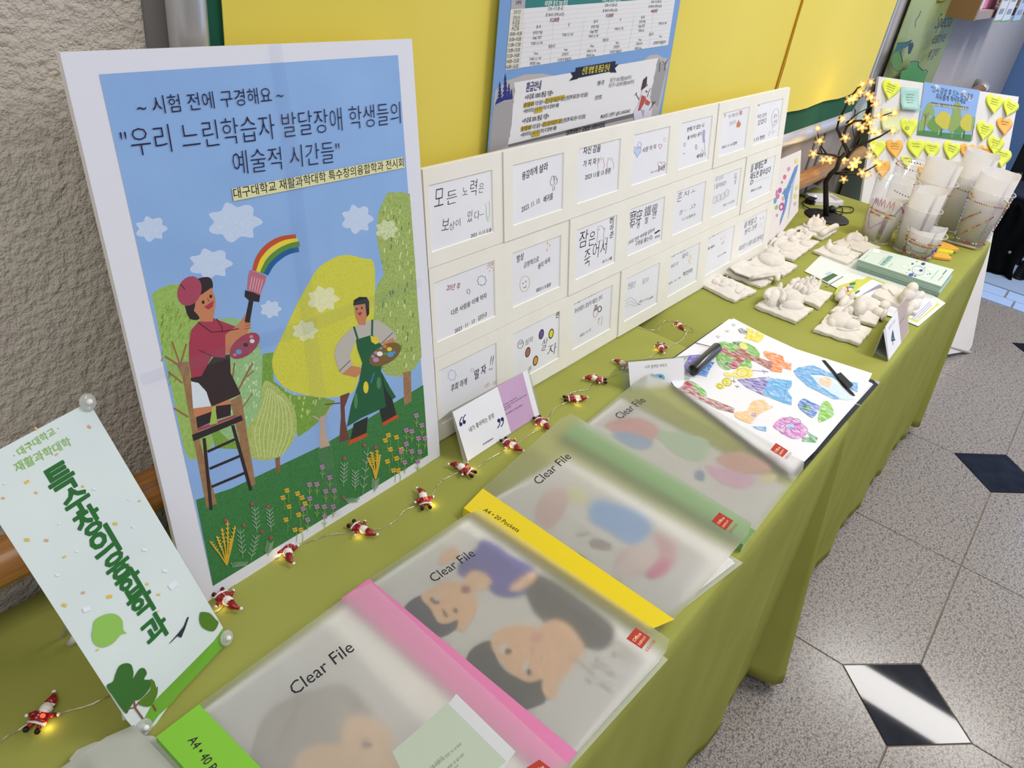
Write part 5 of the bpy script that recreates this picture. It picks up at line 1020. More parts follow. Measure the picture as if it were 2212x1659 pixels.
a.poly([(1130, 620), (1200, 570), (1270, 580), (1310, 620), (1290, 655), (1220, 672), (1140, 660)], ck(YE, .38), True); a.ell(1090, 640, 42, 20, ck(YE, .4), 20); a.ell(1080, 703, 46, 36, ck(YE, .4), 20); a.ell(1022, 735, 40, 26, ck(YE, .4), 20)
ln = '#4b3d2a'
a.ring(1082, 702, 38, 32, 3, ln, 15); a.ring(1020, 738, 22, 17, 3, ln, 15); a.ring(1215, 620, 50, 36, 3, '#a08a20')
for L_ in ([(1120, 690), (1160, 700)], [(1140, 672), (1142, 712)], [(1150, 735), (1190, 745)], [(1175, 730), (1165, 755)], [(1065, 690), (1085, 700), (1070, 715), (1095, 715)]): a.line(L_, 3, ln)
a.line([(1300, 600), (1440, 615), (1385, 600)], 3, '#8a6cc0'); a.line([(1390, 605), (1410, 630)], 3, '#8a6cc0')
a.poly([(1168, 680), (1450, 655), (1395, 790), (1420, 830), (1250, 750)], ck(PU, .35)); a.poly([(1445, 665), (1600, 685), (1642, 692), (1640, 740), (1605, 780), (1642, 830), (1640, 902), (1560, 880), (1420, 825), (1398, 790)], ck('#5aaae6', .42)); a.line([(1602, 690), (1568, 870)], 3, '#3f78b8')
a.poly([(1655, 605), (1700, 575), (1820, 555), (1880, 580), (2010, 640), (2150, 700), (2212, 710), (2210, 790), (2160, 770), (1990, 660), (1890, 640), (1800, 640), (1870, 720), (2000, 800), (2090, 850), (2000, 850), (1780, 740), (1680, 650)], ck('#5ea6e2', .42)); a.poly([(1810, 650), (1880, 660), (1990, 690), (2100, 780), (2190, 850), (2100, 860), (1980, 800), (1870, 720)], ck('#c8e2f4', .4)); a.ell(1930, 695, 55, 36, ck('#f2c49c', .4)); a.poly([(1915, 700), (1975, 715), (1970, 755), (1930, 740)], ck('#f2c49c', .4))
a.poly([(1160, 960), (1250, 950), (1300, 870), (1390, 855), (1440, 900), (1480, 920), (1390, 960), (1330, 1010), (1290, 1058), (1220, 1040), (1150, 1000)], ck('#f0c48a', .42), True); a.ell(1310, 990, 30, 22, ck('#c9a8b0', .4)); a.ring(1312, 982, 14, 12, 3, '#7a4a70')
a.poly([(1700, 880), (1740, 845), (1800, 870), (1880, 910), (1870, 950), (1820, 1010), (1740, 960), (1700, 920)], ck('#2f74cc', .38), True); a.ell(1770, 925, 38, 26, ck('#3f8a4a', .4))
a.poly([(1900, 890), (1935, 865), (1980, 900), (2005, 980), (1960, 1020), (1880, 1048), (1870, 1000)], ck('#7cc436', .38), True)
a.poly([(1480, 1080), (1560, 1010), (1680, 1030), (1780, 1110), (1740, 1180), (1640, 1190), (1540, 1130)], ck('#d279cc', .38), True)
for k in range(7):
    t_ = k*2*PI/7; a.ring(1630+75*math.cos(t_), 1085+52*math.sin(t_), 42, 26, 3, '#8a4a78', math.degrees(t_)*.6)
a.ell(1630, 1085, 30, 25, ck('#6c9be0', .35)); a.poly([(1762, 1115), (1790, 1140), (1865, 1185), (1850, 1225), (1730, 1215), (1735, 1180), (1800, 1180)], ck('#3f9a54', .38))
a.poly([(715, 705), (760, 690), (850, 740), (905, 800), (880, 850), (780, 790)], ck(G_, .38), True); a.poly([(640, 770), (720, 720), (790, 730), (850, 815), (1000, 870), (1150, 930), (1140, 970), (1000, 935), (850, 860), (700, 800)], ck(BR_, .38)); a.ell(745, 725, 40, 28, ck(RE, .4))
a.poly([(1300, 1085), (1420, 1090), (1420, 1130), (1350, 1115)], ck('#5ea6e2', .4))
for x, y in ((1140, 208), (1085, 262), (1005, 310)): a.line([(x-20, y-8), (x, y+8), (x+18, y)], 2.5, '#a6a7b0'); a.ring(x, y, 8, 9, 2, '#a6a7b0')
a.build('crayon_drawing', DR)
# elastic straps, buckle
sz = 0.7352
b = MB(); P_ = [T(x, y, z) for x, y, z in ((1779, 779, .734), (1800, 803, sz), (1822, 832, sz), (1840, 850, sz), (1850, 862, .730), (1852, 870, .723))]
for i in range(len(P_)-1):
    d = (P_[i+1]-P_[i]).cross(Vector((0, 0, 1))).normalized()*0.0032; b.slab([P_[i]-d, P_[i]+d, P_[i+1]+d, P_[i+1]-d], (0, 0, 0.0012))
b.build('elastic_strap', M('#17181c', .7), PF)
b = MB(); P_ = [T(x, y, .7365) for x, y in ((1805, 811), (1815, 807), (1842, 834), (1830, 840))]; b.slab(P_, (0, 0, 0.003)); b.build('strap_buckle', M('#232528', .35), PF)
b = MB(); b.slab([T(x, y, .732) for x, y in ((1738, 973), (1742, 981), (1766, 978), (1769, 973), (1758, 970))], (0, 0, 0.0012)); b.build('elastic_strap', M('#17181c', .7), PF)
b = MB(); b.tube([T(1846, 872, .7235), T(1858, 876, .7235)], 0.0016, 6); b.build('metal_eyelet', MAT_ALU, PF)
b = MB(); b.tube([T(1500, 740, .735), T(1540, 750, .738)], 0.0007, 6); b.build('elastic_cord', M('#232428', .5), PF)
b = MB(); r = 0.0105; c0, c1 = T(1497, 800, .735+r), T(1549, 751, .735+r); dd = (c1-c0).normalized()
b.tube([c0-dd*.001, c0, c0+dd*.002, c1-dd*.002, c1, c1+dd*.001], [r*.75, r*.96, r, r, r*.96, r*.75], 24)
tag(b.build('black_tube', M('#141519', .22, 0, .6), None, True), 'glossy black tube lying across the crayon drawing beside the acrylic stand', 'tube')

# ================================================================== SANTA STRING LIGHTS
SL = thing('string_lights', 'string of small lit santa figurine lights on thin silver wire along the table', 'string lights', tuple(T(914, 1083)))
wire_px = [(-40, 1640), (0, 1605), (30, 1585), (66, 1565), (100, 1545), (135, 1542), (200, 1522), (245, 1500), (330, 1440), (400, 1360), (455, 1330), (478, 1315), (498, 1290), (504, 1268), (530, 1240), (575, 1218), (600, 1206), (622, 1196), (650, 1178), (680, 1168), (700, 1160), (720, 1156), (760, 1152), (790, 1143), (815, 1146), (850, 1130), (870, 1108), (900, 1092), (914, 1085), (930, 1073), (955, 1040), (985, 1025), (1002, 1018), (1028, 1014), (1050, 996), (1085, 978), (1105, 966), (1125, 955), (1150, 936), (1166, 930), (1180, 918), (1186, 905), (1195, 888), (1215, 874), (1232, 868), (1234, 850), (1255, 845), (1275, 840), (1283, 826), (1305, 820), (1340, 806), (1365, 790), (1400, 775), (1426, 760), (1445, 750), (1462, 742), (1480, 732), (1497, 727), (1490, 712), (1466, 706), (1450, 699), (1430, 712), (1400, 714), (1370, 706), (1355, 697)]
def zt_(p): return ZT-0.0 if p.x < 1.30 else ZT-(0.03*(max(0, 1-(p.x-1.318)/0.10))**1.5 if p.x > 1.318 else 0.0)
b = MB(); P_ = []
for k, (x, y) in enumerate(crom(wire_px, False, 3)):
    p = T(x, y); p = T(x, y, zt_(p)); p.z = zt_(p)+0.0016+0.0008*math.sin(k*1.7); P_.append(p)
for ph in (0, PI):
    b.tube([p+Vector((0.0005*math.sin(k*0.9+ph), 0.0006*math.cos(k*0.9+ph), 0)) for k, p in enumerate(P_)], 0.00032, 5)
b.build('silver_wire', M('#cfc9b8', .25, .9), SL, True)
RED = M('#96121c', .22, 0, .6); WHT = M('#f1ebe2', .4); BLK = M('#1c1216', .3); FACE = M('#ecd8c4', .5); CLR = M('#fff1c2', .3, emit='#ffd98a', es=6.0)
def santa(i, c, d, lit_low=False, sc=1.0):
    """santa lying on the cloth; local x = feet to hat, y = side, z = up"""
    z0 = zt_(T(*c)); A = T(c[0], c[1], z0); D = T(c[0]+d[0], c[1]+d[1], z0)-A; D.z = 0; D.normalize(); S_ = Vector((0, 0, 1)).cross(D); U = Vector((0, 0, 1))
    k = 0.0208*sc; W = lambda x, y, z: A+D*(x*k)+S_*(y*k)+U*(z*k)
    def E_(b, x, y, z, rx, ry, rz, mi=0): b.ell(W(x, y, z), (D*rx*k, S_*ry*k, U*rz*k), mi, 10, 7)
    b = MB(); E_(b, -0.28, 0, .28, .34, .36, .22); E_(b, -.45, 0, .27, .16, .42, .2)
    b.tube([W(-.15, .28, .3), W(-.32, .55, .3)], [.13*k, .1*k], 8); b.tube([W(-.15, -.28, .3), W(-.05, -.58, .3)], [.13*k, .1*k], 8)
    b.tube([W(-.55, .18, .25), W(-.82, .24, .22)], .11*k, 8); b.tube([W(-.55, -.18, .25), W(-.8, -.2, .22)], .11*k, 8)
    coat = b.build('santa_figurine', RED, SL, True)
    b = MB(); E_(b, .12, 0, .34, .26, .29, .24); E_(b, .0, 0, .36, .2, .26, .2); b.tube([W(-.6, -.4, .27), W(-.62, 0, .4), W(-.6, .4, .27)], .06*k, 8); b.tube([W(.36, -.24, .33), W(.4, 0, .44), W(.36, .24, .33)], .07*k, 8)
    E_(b, -.36, .62, .3, .09, .09, .09); E_(b, -.02, -.65, .3, .09, .09, .09); E_(b, .98, .22, .3, .1, .1, .1)
    for x in (-.2, -.33, -.46): E_(b, x, .05, .49, .035, .035, .03)
    b.build('beard_and_trim', WHT, coat, True)
    b = MB(); E_(b, .27, 0, .42, .1, .19, .14); E_(b, .3, .07, .55, .02, .02, .02, 1); E_(b, .3, -.07, .55, .02, .02, .02, 1); b.build('face', [FACE, BLK], coat, True)
    b = MB(); b.tube([W(.36, 0, .33), W(.6, .02, .34), W(.8, .1, .32), W(.93, .19, .3)], [.27*k, .2*k, .12*k, .06*k], 10); b.build('hat', RED, coat, True)
    b = MB(); E_(b, -.92, .28, .22, .15, .13, .13); b.build('boot', BLK, coat, True); b = MB(); E_(b, -.9, -.24, .22, .15, .13, .13); b.build('boot', BLK, coat, True)
    b = MB(); x = -.3 if lit_low else .02; E_(b, x, .0 if not lit_low else -.12, .42 if not lit_low else .4, .13, .13, .14); bl = b.build('glowing_bulb', CLR if not lit_low else M('#ff5a3c', .3, emit='#ff3a20', es=3.0), coat, True)
    l = bpy.data.lights.new('santa_glow', 'POINT'); l.energy = 0.005; l.color = (1.0, 0.72, 0.25); l.shadow_soft_size = 0.002
    lo = bpy.data.objects.new('santa_glow', l); lo.location = W(-.55 if lit_low else .0, -.45, .25); COL.objects.link(lo)
for i, q in enumerate((((100, 1545), (45, -62), True, 1.0), ((491, 1305), (42, 42)), ((622, 1200), (8, 50)), ((783, 1151), (44, 26)), ((914, 1082), (-18, -54), True), ((998, 1018), (-36, -16), True), ((1105, 968), (30, 22)), ((1172, 921), (22, 24)), ((1243, 867), (38, 2)), ((1284, 824), (-28, -4)), ((1345, 793), (-22, -12)), ((1427, 757), (2, 26)), ((1481, 732), (24, -10)), ((1466, 708), (8, 12)))): santa(i, *q)
# ================================================================== WHITE CLAY RELIEF TILES
def ztab(x): return ZT-(0.03*(max(0, 1-(x-1.318)/0.10))**1.5 if 1.318 < x < 1.42 else 0.0)
def remeshed(mb, name, mat, parent, vox=0.0016, label=None, dec=0.0):
    o = mb.build(name, mat, parent, True, label)
    md = o.modifiers.new('blend', 'REMESH'); md.mode = 'VOXEL'; md.voxel_size = vox; md.use_smooth_shade = True
    ms = o.modifiers.new('soft', 'SMOOTH'); ms.factor = 0.6; ms.iterations = 2
    return o
def clay(label, tf, quad, feats, z0=0.0012, th=0.0105, tilt=None):
    """quad: four slab corners (left, back, right, front) read on the cloth; feats: modelled lumps"""
    sc, ox, oy = tf; g = lambda p: (p[0]/sc+ox, p[1]/sc+oy)
    zt0 = ZT+z0+th; hp = H(zt0); Q_ = [hp.P(*g(p)) for p in quad]; c = (Q_[0]+Q_[1]+Q_[2]+Q_[3])/4
    o = thing('clay_tile', label, 'clay tile', (c.x, c.y, ZT+z0), 'white clay relief tiles')
    b = MB(); N = 14; sd = len(label)*1.7+c.x*9; rows = []
    def pt(s, t_, z):
        p = Q_[0].lerp(Q_[3], s).lerp(Q_[1].lerp(Q_[2], s), t_)
        ed = min(s, 1-s, t_, 1-t_); w = 0.0042*(1-min(1, ed*5))
        nn = noise.noise(Vector((p.x*60+sd, p.y*60, 3.1))); m_ = noise.noise(Vector((p.x*25, p.y*25+sd, 8.1)))
        d = (p-c).normalized(); return p+d*(nn*w*1.3)+Vector((0, 0, z+(m_*0.0018 if z > -0.001 else 0)-(0.002*(1-min(1, ed*7)) if z > -0.001 else 0)))
    vs = []; n1 = N+1
    for z in (0.0, -th):
        for j in range(n1):
            for i in range(n1): vs.append(pt(i/N, j/N, z))
    fs = []
    for j in range(N):
        for i in range(N):
            k = j*n1+i; fs.append((k, k+1, k+n1+1, k+n1)); m = n1*n1+k; fs.append((m, m+n1, m+n1+1, m+1))
    rim = [i for i in range(n1)]+[j*n1+N for j in range(1, n1)]+[N*n1+i for i in range(N-1, -1, -1)]+[j*n1 for j in range(N-1, 0, -1)]
    for q in range(len(rim)): a_, b_ = rim[q], rim[(q+1) % len(rim)]; fs.append((a_, n1*n1+a_, n1*n1+b_, b_))
    b.add(vs, fs); remeshed(b, 'clay_slab', MAT_CLAY, o, 0.0016)
    b = MB(); U = Vector((0, 0, 1)); px_m = F_PX/((c-CAMP).length)
    for f in feats:
        k = f[0]
        if k == 'e':      # lump: x, y, rx, ry (zoom pixels), height m, angle
            _, x, y, rx, ry, hz_, an = f[:7]; base = f[7] if len(f) > 7 else 0.0
            h2 = H(zt0+base); P0 = h2.P(*g((x, y))); ca, sa = math.cos(math.radians(an)), math.sin(math.radians(an))
            A = h2.P(*g((x+rx*ca, y+rx*sa)))-P0; B = h2.P(*g((x-ry*sa, y+ry*ca)))-P0
            b.ell(P0, (A, B, U*hz_), 0, 16, 10)
        elif k == 't':    # coil: points, radius m
            h2 = H(zt0+(f[3] if len(f) > 3 else f[2]*0.5)); pts = [h2.P(*g(p)) for p in crom(f[1], False, 4)]; b.tube(pts, f[2], 8)
            for p in (pts[0], pts[-1]): b.ell(p, (Vector((f[2], 0, 0)), Vector((0, f[2], 0)), U*f[2]), 0, 8, 6)
        elif k == 's':    # raised sheet
            h2 = H(zt0+f[2]); pts = [h2.P(*g(p)) for p in f[1]]
            if len(f) > 4: pts = [p+U*dz for p, dz in zip(pts, f[4])]
            b.slab(pts, (0, 0, -f[3]))
    if feats: remeshed(b, 'clay_relief', MAT_CLAY, o, 0.0011)
    return o
Z6 = (6.284, 1500, 450); Z5 = (6.284, 1640, 330); Z7 = (6.284, 1820, 500)
clay('white clay tile with a small bird, nearest the card board at the left', Z6, [(45, 985), (330, 880), (855, 1095), (560, 1240)],
     [('e', 420, 1010, 65, 50, .008, 10), ('e', 490, 1015, 80, 50, .007, 15), ('e', 290, 985, 55, 34, .007, -30), ('e', 300, 1015, 60, 20, .006, 10), ('e', 380, 1050, 50, 20, .006, 10), ('e', 345, 940, 40, 26, .006, 0), ('t', [(560, 1020), (590, 1060), (560, 1120), (600, 1150), (650, 1110), (690, 1080)], .0013), ('e', 430, 975, 14, 10, .011, 0)])
clay('white clay tile buried under the bent sheet of clay', Z6, [(400, 850), (500, 790), (1070, 960), (915, 1045)], [('t', [(760, 960), (850, 930), (960, 930), (1050, 960)], .004)])
clay('white clay tile of a folded curling sheet stacked on another tile', Z6, [(478, 790), (660, 690), (1170, 880), (800, 940)],
     [('s', [(800, 945), (560, 860), (478, 790), (660, 690), (740, 720), (1000, 800), (1180, 890)], .003, .004), ('t', [(800, 935), (900, 900), (1020, 890), (1150, 870)], .006), ('e', 1125, 930, 40, 55, .008, -20, -.004), ('t', [(780, 760), (850, 780), (950, 790)], .0015, .004)], z0=0.0128, th=0.007)
clay('white clay tile with a smooth flattened face at its back corner', Z6, [(640, 760), (915, 590), (1408, 765), (1222, 895)],
     [('e', 1050, 690, 185, 95, .016, 12), ('e', 1010, 630, 80, 26, .016, 10, .006), ('e', 1190, 670, 40, 38, .016, 0), ('e', 1150, 640, 30, 14, .016, 30, .004), ('e', 985, 620, 20, 12, .02, 0, .004)])
clay('white clay tile with a comb and three leaf lumps beside the card board', Z6, [(960, 530), (1080, 380), (1710, 430), (1345, 690)],
     [('e', 1120, 480, 70, 30, .010, -25), ('t', [(1080, 520), (1090, 460), (1110, 440)], .0025), ('t', [(1110, 500), (1120, 450), (1140, 430)], .0025), ('t', [(1140, 485), (1150, 440), (1170, 425)], .0025), ('e', 1335, 425, 60, 36, .010, 10), ('e', 1500, 480, 80, 34, .008, 15), ('e', 1400, 380, 60, 30, .009, 0), ('e', 1480, 400, 90, 30, .008, 20), ('e', 1250, 520, 120, 60, .006, 10), ('t', [(1300, 490), (1360, 500), (1370, 480)], .002)])
clay('white clay tile with an open ring eye, behind the comb tile', Z6, [(1065, 420), (1250, 290), (1620, 330), (1560, 400)],
     [('t', [(1370, 300), (1410, 280), (1450, 300), (1430, 335), (1380, 330), (1370, 305)], .003), ('e', 1300, 330, 80, 40, .008, -20), ('e', 1500, 310, 50, 24, .009, 20), ('e', 1170, 360, 60, 26, .008, -30), ('e', 1530, 350, 40, 24, .009, 0)])
clay('white clay tile with a spiky crest and a thick roll at its right end', Z6, [(1350, 260), (1590, 150), (1942, 280), (1755, 400)],
     [('e', 1640, 200, 110, 50, .014, 15), ('t', [(1490, 230), (1560, 260), (1600, 250)], .004), ('e', 1600, 165, 30, 20, .018, 0), ('e', 1660, 155, 30, 20, .018, 0), ('e', 1720, 190, 36, 20, .016, 30), ('e', 1750, 220, 30, 18, .014, 30), ('t', [(1730, 350), (1800, 300), (1880, 260), (1920, 245)], .0095), ('e', 1560, 200, 50, 34, .014, -30), ('t', [(1560, 290), (1650, 310), (1720, 340)], .005)])
clay('white clay tile with a small round-eyed animal head, in front of the tall cups', Z5, [(738, 1310), (960, 1215), (1400, 1355), (1215, 1492)],
     [('e', 940, 1275, 50, 50, .012, 0), ('e', 940, 1240, 34, 24, .014, 0, .004), ('e', 1080, 1330, 160, 60, .011, 12), ('t', [(1160, 1290), (1190, 1280), (1220, 1305), (1190, 1320), (1240, 1330)], .003), ('e', 1050, 1240, 22, 16, .010, 0), ('e', 1230, 1290, 26, 20, .012, 0)])
clay('white clay tile with a turtle-like relief partly under the mint leaflets', Z5, [(990, 1215), (1250, 1095), (1645, 1265), (1420, 1340)],
     [('e', 1230, 1160, 70, 44, .014, -20), ('e', 1320, 1150, 100, 50, .012, 20), ('t', [(1180, 1180), (1190, 1140), (1240, 1130), (1260, 1170), (1220, 1190)], .003), ('e', 1300, 1130, 26, 14, .018, 0), ('e', 1440, 1180, 40, 20, .010, 40)])
clay('white clay tile of a hollow curled cup shape beside a crumpled ball', Z6, [(820, 1300), (1010, 1200), (1625, 1345), (1395, 1525)],
     [('e', 1060, 1240, 110, 110, .022, 0), ('e', 1130, 1150, 50, 60, .026, 20), ('e', 1310, 1230, 170, 90, .020, 15), ('e', 1330, 1330, 170, 46, .012, 8), ('e', 1450, 1250, 50, 40, .014, 0), ('t', [(1180, 1290), (1160, 1330), (1170, 1370)], .003), ('t', [(970, 1190), (1000, 1130), (1080, 1100), (1170, 1120), (1210, 1180), (1190, 1250)], .0065, .016)])
clay('white clay tile heaped with a cluster of grape-like pellets', Z6, [(1180, 1080), (1330, 975), (1890, 1135), (1705, 1325)],
     [('e', 1500+dx, 1060+dy, rx, ry, hh, an) for dx, dy, rx, ry, hh, an in ((-70, 30, 45, 28, .012, -20), (-20, 70, 40, 30, .013, 20), (50, 60, 45, 30, .014, 0), (10, 20, 45, 26, .020, 10), (-60, -20, 50, 26, .018, -20), (70, 10, 40, 30, .018, 40), (120, 40, 35, 28, .013, 0), (130, -20, 40, 26, .014, 30), (0, -40, 45, 22, .020, 10), (60, -50, 40, 22, .018, 0), (-120, 10, 40, 22, .011, -30), (170, 10, 34, 26, .011, 0), (50, 95, 34, 20, .010, 0), (-160, -50, 55, 34, .010, -10), (-110, -60, 50, 30, .012, 0), (190, -30, 36, 24, .011, 20), (90, -25, 36, 24, .022, 20))]+[('e', 1540, 1075, 160, 70, .010, 10)])
clay('white clay tile with a turtle head and round eye, nearest the front edge', (4, 1659, 600), [(400, 435), (520, 305), (908, 430), (800, 560)],
     [('e', 620, 370, 110, 56, .017, 8), ('e', 715, 410, 85, 36, .014, 8), ('e', 555, 390, 45, 30, .010, 10), ('e', 650, 335, 34, 24, .022, 0), ('e', 650, 332, 17, 12, .026, 0), ('t', [(600, 440), (680, 458), (790, 440)], .002, .001), ('e', 780, 375, 20, 18, .016, 30), ('e', 700, 300, 40, 16, .015, 10), ('e', 590, 330, 50, 24, .016, 0)])
clay('white clay tile of a lying doll with ball head and stubby limbs', (4, 1659, 600), [(540, 275), (690, 160), (1000, 300), (935, 395)],
     [('e', 800, 255, 66, 52, .020, 0, .008), ('e', 790, 225, 56, 42, .018, 0, .014), ('e', 715, 265, 44, 24, .011, -15), ('e', 900, 265, 60, 22, .010, 5), ('e', 950, 300, 56, 26, .012, 20), ('e', 1000, 320, 28, 32, .013, 0), ('e', 655, 210, 50, 34, .014, -30), ('e', 625, 160, 46, 26, .014, 0), ('e', 720, 165, 32, 20, .012, 0), ('e', 880, 215, 90, 34, .010, 10), ('e', 1010, 235, 50, 26, .010, 10), ('e', 830, 180, 46, 22, .009, 10), ('e', 640, 130, 40, 14, .016, 0)])
clay('white clay tile with a stacked two-ball snowman at its right end', Z7, [(415, 835), (570, 700), (1125, 855), (1010, 1100)],
     [('e', 900, 900, 130, 90, .024, 10, .004), ('e', 905, 850, 110, 70, .018, 5, .018), ('e', 945, 775, 85, 50, .014, 12, .030), ('e', 960, 1010, 100, 56, .013, 0), ('e', 900, 1080, 60, 40, .012, 0), ('e', 640, 760, 120, 50, .005, 10), ('t', [(560, 740), (640, 800), (700, 870)], .003), ('e', 1060, 860, 60, 40, .008, 0)], z0=0.0032, th=0.010)

# ================================================================== LEAFLETS ON THE FAR TABLE
q = [T(*p, ZT+.003) for p in ((1738, 585), (1789, 536), (1937, 590), (2043, 654), (1984, 704), (1900, 670))]
LF = thing('leaflet', 'open printed leaflet with yellow border under the clay tiles', 'leaflet', tuple(q[0])); b = MB(); b.slab([p-Vector((0, 0, .0014)) for p in q], (0, 0, .0008)); b.build('leaflet_sheet', M('#e4e9ea', .35), LF)
a = Art(H(ZT+.0026), (6.284, 1820, 500), 0.00001)
a.poly([(-470, 560), (-200, 240), (300, 400), (700, 560), (1330, 985), (1010, 1240), (560, 1130), (250, 900)], '#dfe5e6')
a.poly([(90, 860), (140, 700), (200, 650), (280, 650), (340, 610), (560, 690), (1320, 985), (1010, 1235), (890, 1190), (880, 1100), (600, 1050)], '#cdd05a'); a.poly([(110, 850), (400, 650), (560, 715), (1300, 965), (1030, 1210), (900, 1170)], '#eceaf4'); 
a.line([(1290, 950), (1270, 1000), (1020, 1215)], 10, '#d9cf66')
a.z(6.284, 1500, 450); a.poly([(1725, 960), (1880, 880), (1950, 910), (1800, 1000)], '#3e6a48'); a.line([(1790, 1060), (2020, 925)], 16, '#8a93a0'); a.poly([(1890, 1180), (1950, 1060), (2020, 1030), (2100, 1010), (2212, 960), (2212, 1130), (2000, 1210)], '#c9cc58')
a.poly([(1990, 1100), (2060, 1060), (2110, 1080), (2100, 1130), (2020, 1160)], '#b4485a'); a.poly([(1905, 1170), (1990, 1120), (2010, 1150), (1930, 1190)], '#3f5f3c'); a.poly([(2100, 1020), (2190, 1000), (2180, 1040), (2110, 1050)], '#3f7a4a'); a.poly([(2090, 1060), (2170, 1060), (2160, 1090), (2100, 1090)], '#5f93b8'); a.ell(2115, 1100, 28, 16, '#e8ece4'); a.poly([(1770, 890), (1840, 860), (1860, 880), (1800, 910)], '#b9c8dc', True)
a.z(6.284, 1820, 500)
for k in range(5): a.line([(200+k*26, 900-k*14), (500+k*20, 720+k*2)], 9, '#8f8fae')
for k in range(3): a.line([(940+k*34, 1190+k*4), (1190+k*14, 950+k*22)], 9, '#8f8fae')
a.poly([(148, 845), (225, 795), (238, 815), (165, 862)], '#3f7a4a'); a.poly([(392, 970), (455, 930), (462, 950), (400, 990)], '#3f7a4a'); a.build('leaflet_print', LF)
# mint brochure stack
BRq = [(1853.5, 560), (1884, 534), (2060.5, 582), (2033, 618.5)]; zb2 = ZT+0.031
SB = thing('brochure_stack', 'thick stack of pale mint brochures with a navy diagram on the cover', 'brochures', tuple(T(1950, 590))); hp = H(zb2); Q_ = [hp.P(*p) for p in BRq]
b = MB()
rnd = random.Random(5)
for k in range(13):
    j = Vector((rnd.uniform(-.0012, .0012), rnd.uniform(-.0012, .0012), 0))+(Vector((.006, -.004, 0)) if k < 5 else Vector((0, 0, 0)))
    b.slab([Vector((p.x, p.y, ZT+0.0012+k*0.0023))+j for p in Q_], (0, 0, 0.0021))
b.build('brochure', M('#a3bcae', .55), SB)
b = MB(); b.slab([Vector((p.x, p.y, zb2-.0006)) for p in Q_], (0, 0, 0.0006)); b.build('top_cover', mk_paper('mint_cover', '#cfdfd7', '#d6e4dd', .4), SB)
a = Art(H(zb2+.0002), Z7, 0.00001)
a.poly([(425, 235), (522, 248), (495, 298), (405, 282)], '#e8edee')
a.text('특수창의융합학과', (560, 470), (690, 345), '#4f9a94', 0.02, 1.0)
for p0, p1 in (((485, 440), (580, 345)), ((515, 445), (625, 335)), ((285, 375), (345, 322)), ((625, 480), (680, 435)), ((1200, 645), (1305, 525))): a.line([p0, p1], 6, '#8fa09c')
a.line([(1300, 665), (1365, 600)], 9, '#b08488'); a.line([(1360, 585), (1415, 525)], 12, '#4c5a58')
for x, y, r, c in ((905, 440, 26, '#e8eeea'), (950, 440, 18, '#2f3f80'), (1095, 440, 30, '#2b3a7c'), (835, 480, 26, '#eef2f0'), (905, 520, 14, '#b0805a'), (1010, 505, 28, '#e6ecea'), (1065, 530, 26, '#2f3f80'), (930, 590, 36, '#3f56a8'), (985, 605, 16, '#2f3f80'), (1180, 520, 26, '#eef2f0'), (1130, 610, 30, '#eef2f0'), (1185, 575, 12, '#3f56a8'), (1010, 410, 10, '#3f4f80'), (1150, 585, 8, '#3f4f80'), (870, 560, 10, '#c8a890'), (960, 565, 12, '#56689c'), (1120, 490, 10, '#8fa0b8')): a.ell(x, y, r, r*.62, c, 0, 8)
a.ring(1030, 530, 85, 62, 4, '#8fa4c0', 10); a.build('cover_print', SB)
# sticky note pack fanned beside the small cup
for lab, pts, c, zz in (('orange leaf-shaped sticky note pack, upper of the fan beside the small cup', [(1250, 205), (1300, 150), (1335, 138), (1400, 148), (1480, 175), (1550, 215), (1582, 238), (1560, 246), (1480, 240), (1460, 238), (1380, 222)], '#f5b64a', .0075), ('yellow sticky note pack between the two orange packs', [(1280, 215), (1330, 205), (1440, 232), (1505, 262), (1512, 275), (1490, 290), (1400, 285), (1330, 270), (1260, 250)], '#dfe23c', .0045), ('orange leaf-shaped sticky note pack, lower of the fan beside the small cup', [(1230, 320), (1262, 258), (1330, 268), (1410, 290), (1450, 318), (1482, 362), (1470, 370), (1380, 360), (1228, 335)], '#f5b64a', .0015)):
    hp = H(ZT+zz+.006); b = MB(); b.slab([hp.P(x/6.284+1820, y/6.284+500) for x, y in pts], (0, 0, -.006)); tag(b.build('sticky_notes', M(c, .6)), lab, 'sticky notes', 'sticky note packs on the far table')
# wooden pen
p0, p1 = T(2034, 518, ZT+.0055), T(2112, 538, ZT+.0055); d = (p1-p0).normalized(); PN = thing('pen', 'light wooden pen with grey barrel lying before the right-hand cup', 'pen', tuple(p0))
b = MB(); b.tube([p0, p0.lerp(p1, .4)], .0042, 12); b.build('barrel', M('#8f857c', .35), PN, True); b = MB(); b.tube([p0.lerp(p1, .4), p0.lerp(p1, .88), p1], [.0044, .0044, .001], 12); b.build('wooden_body', M('#b8a48c', .4), PN, True)

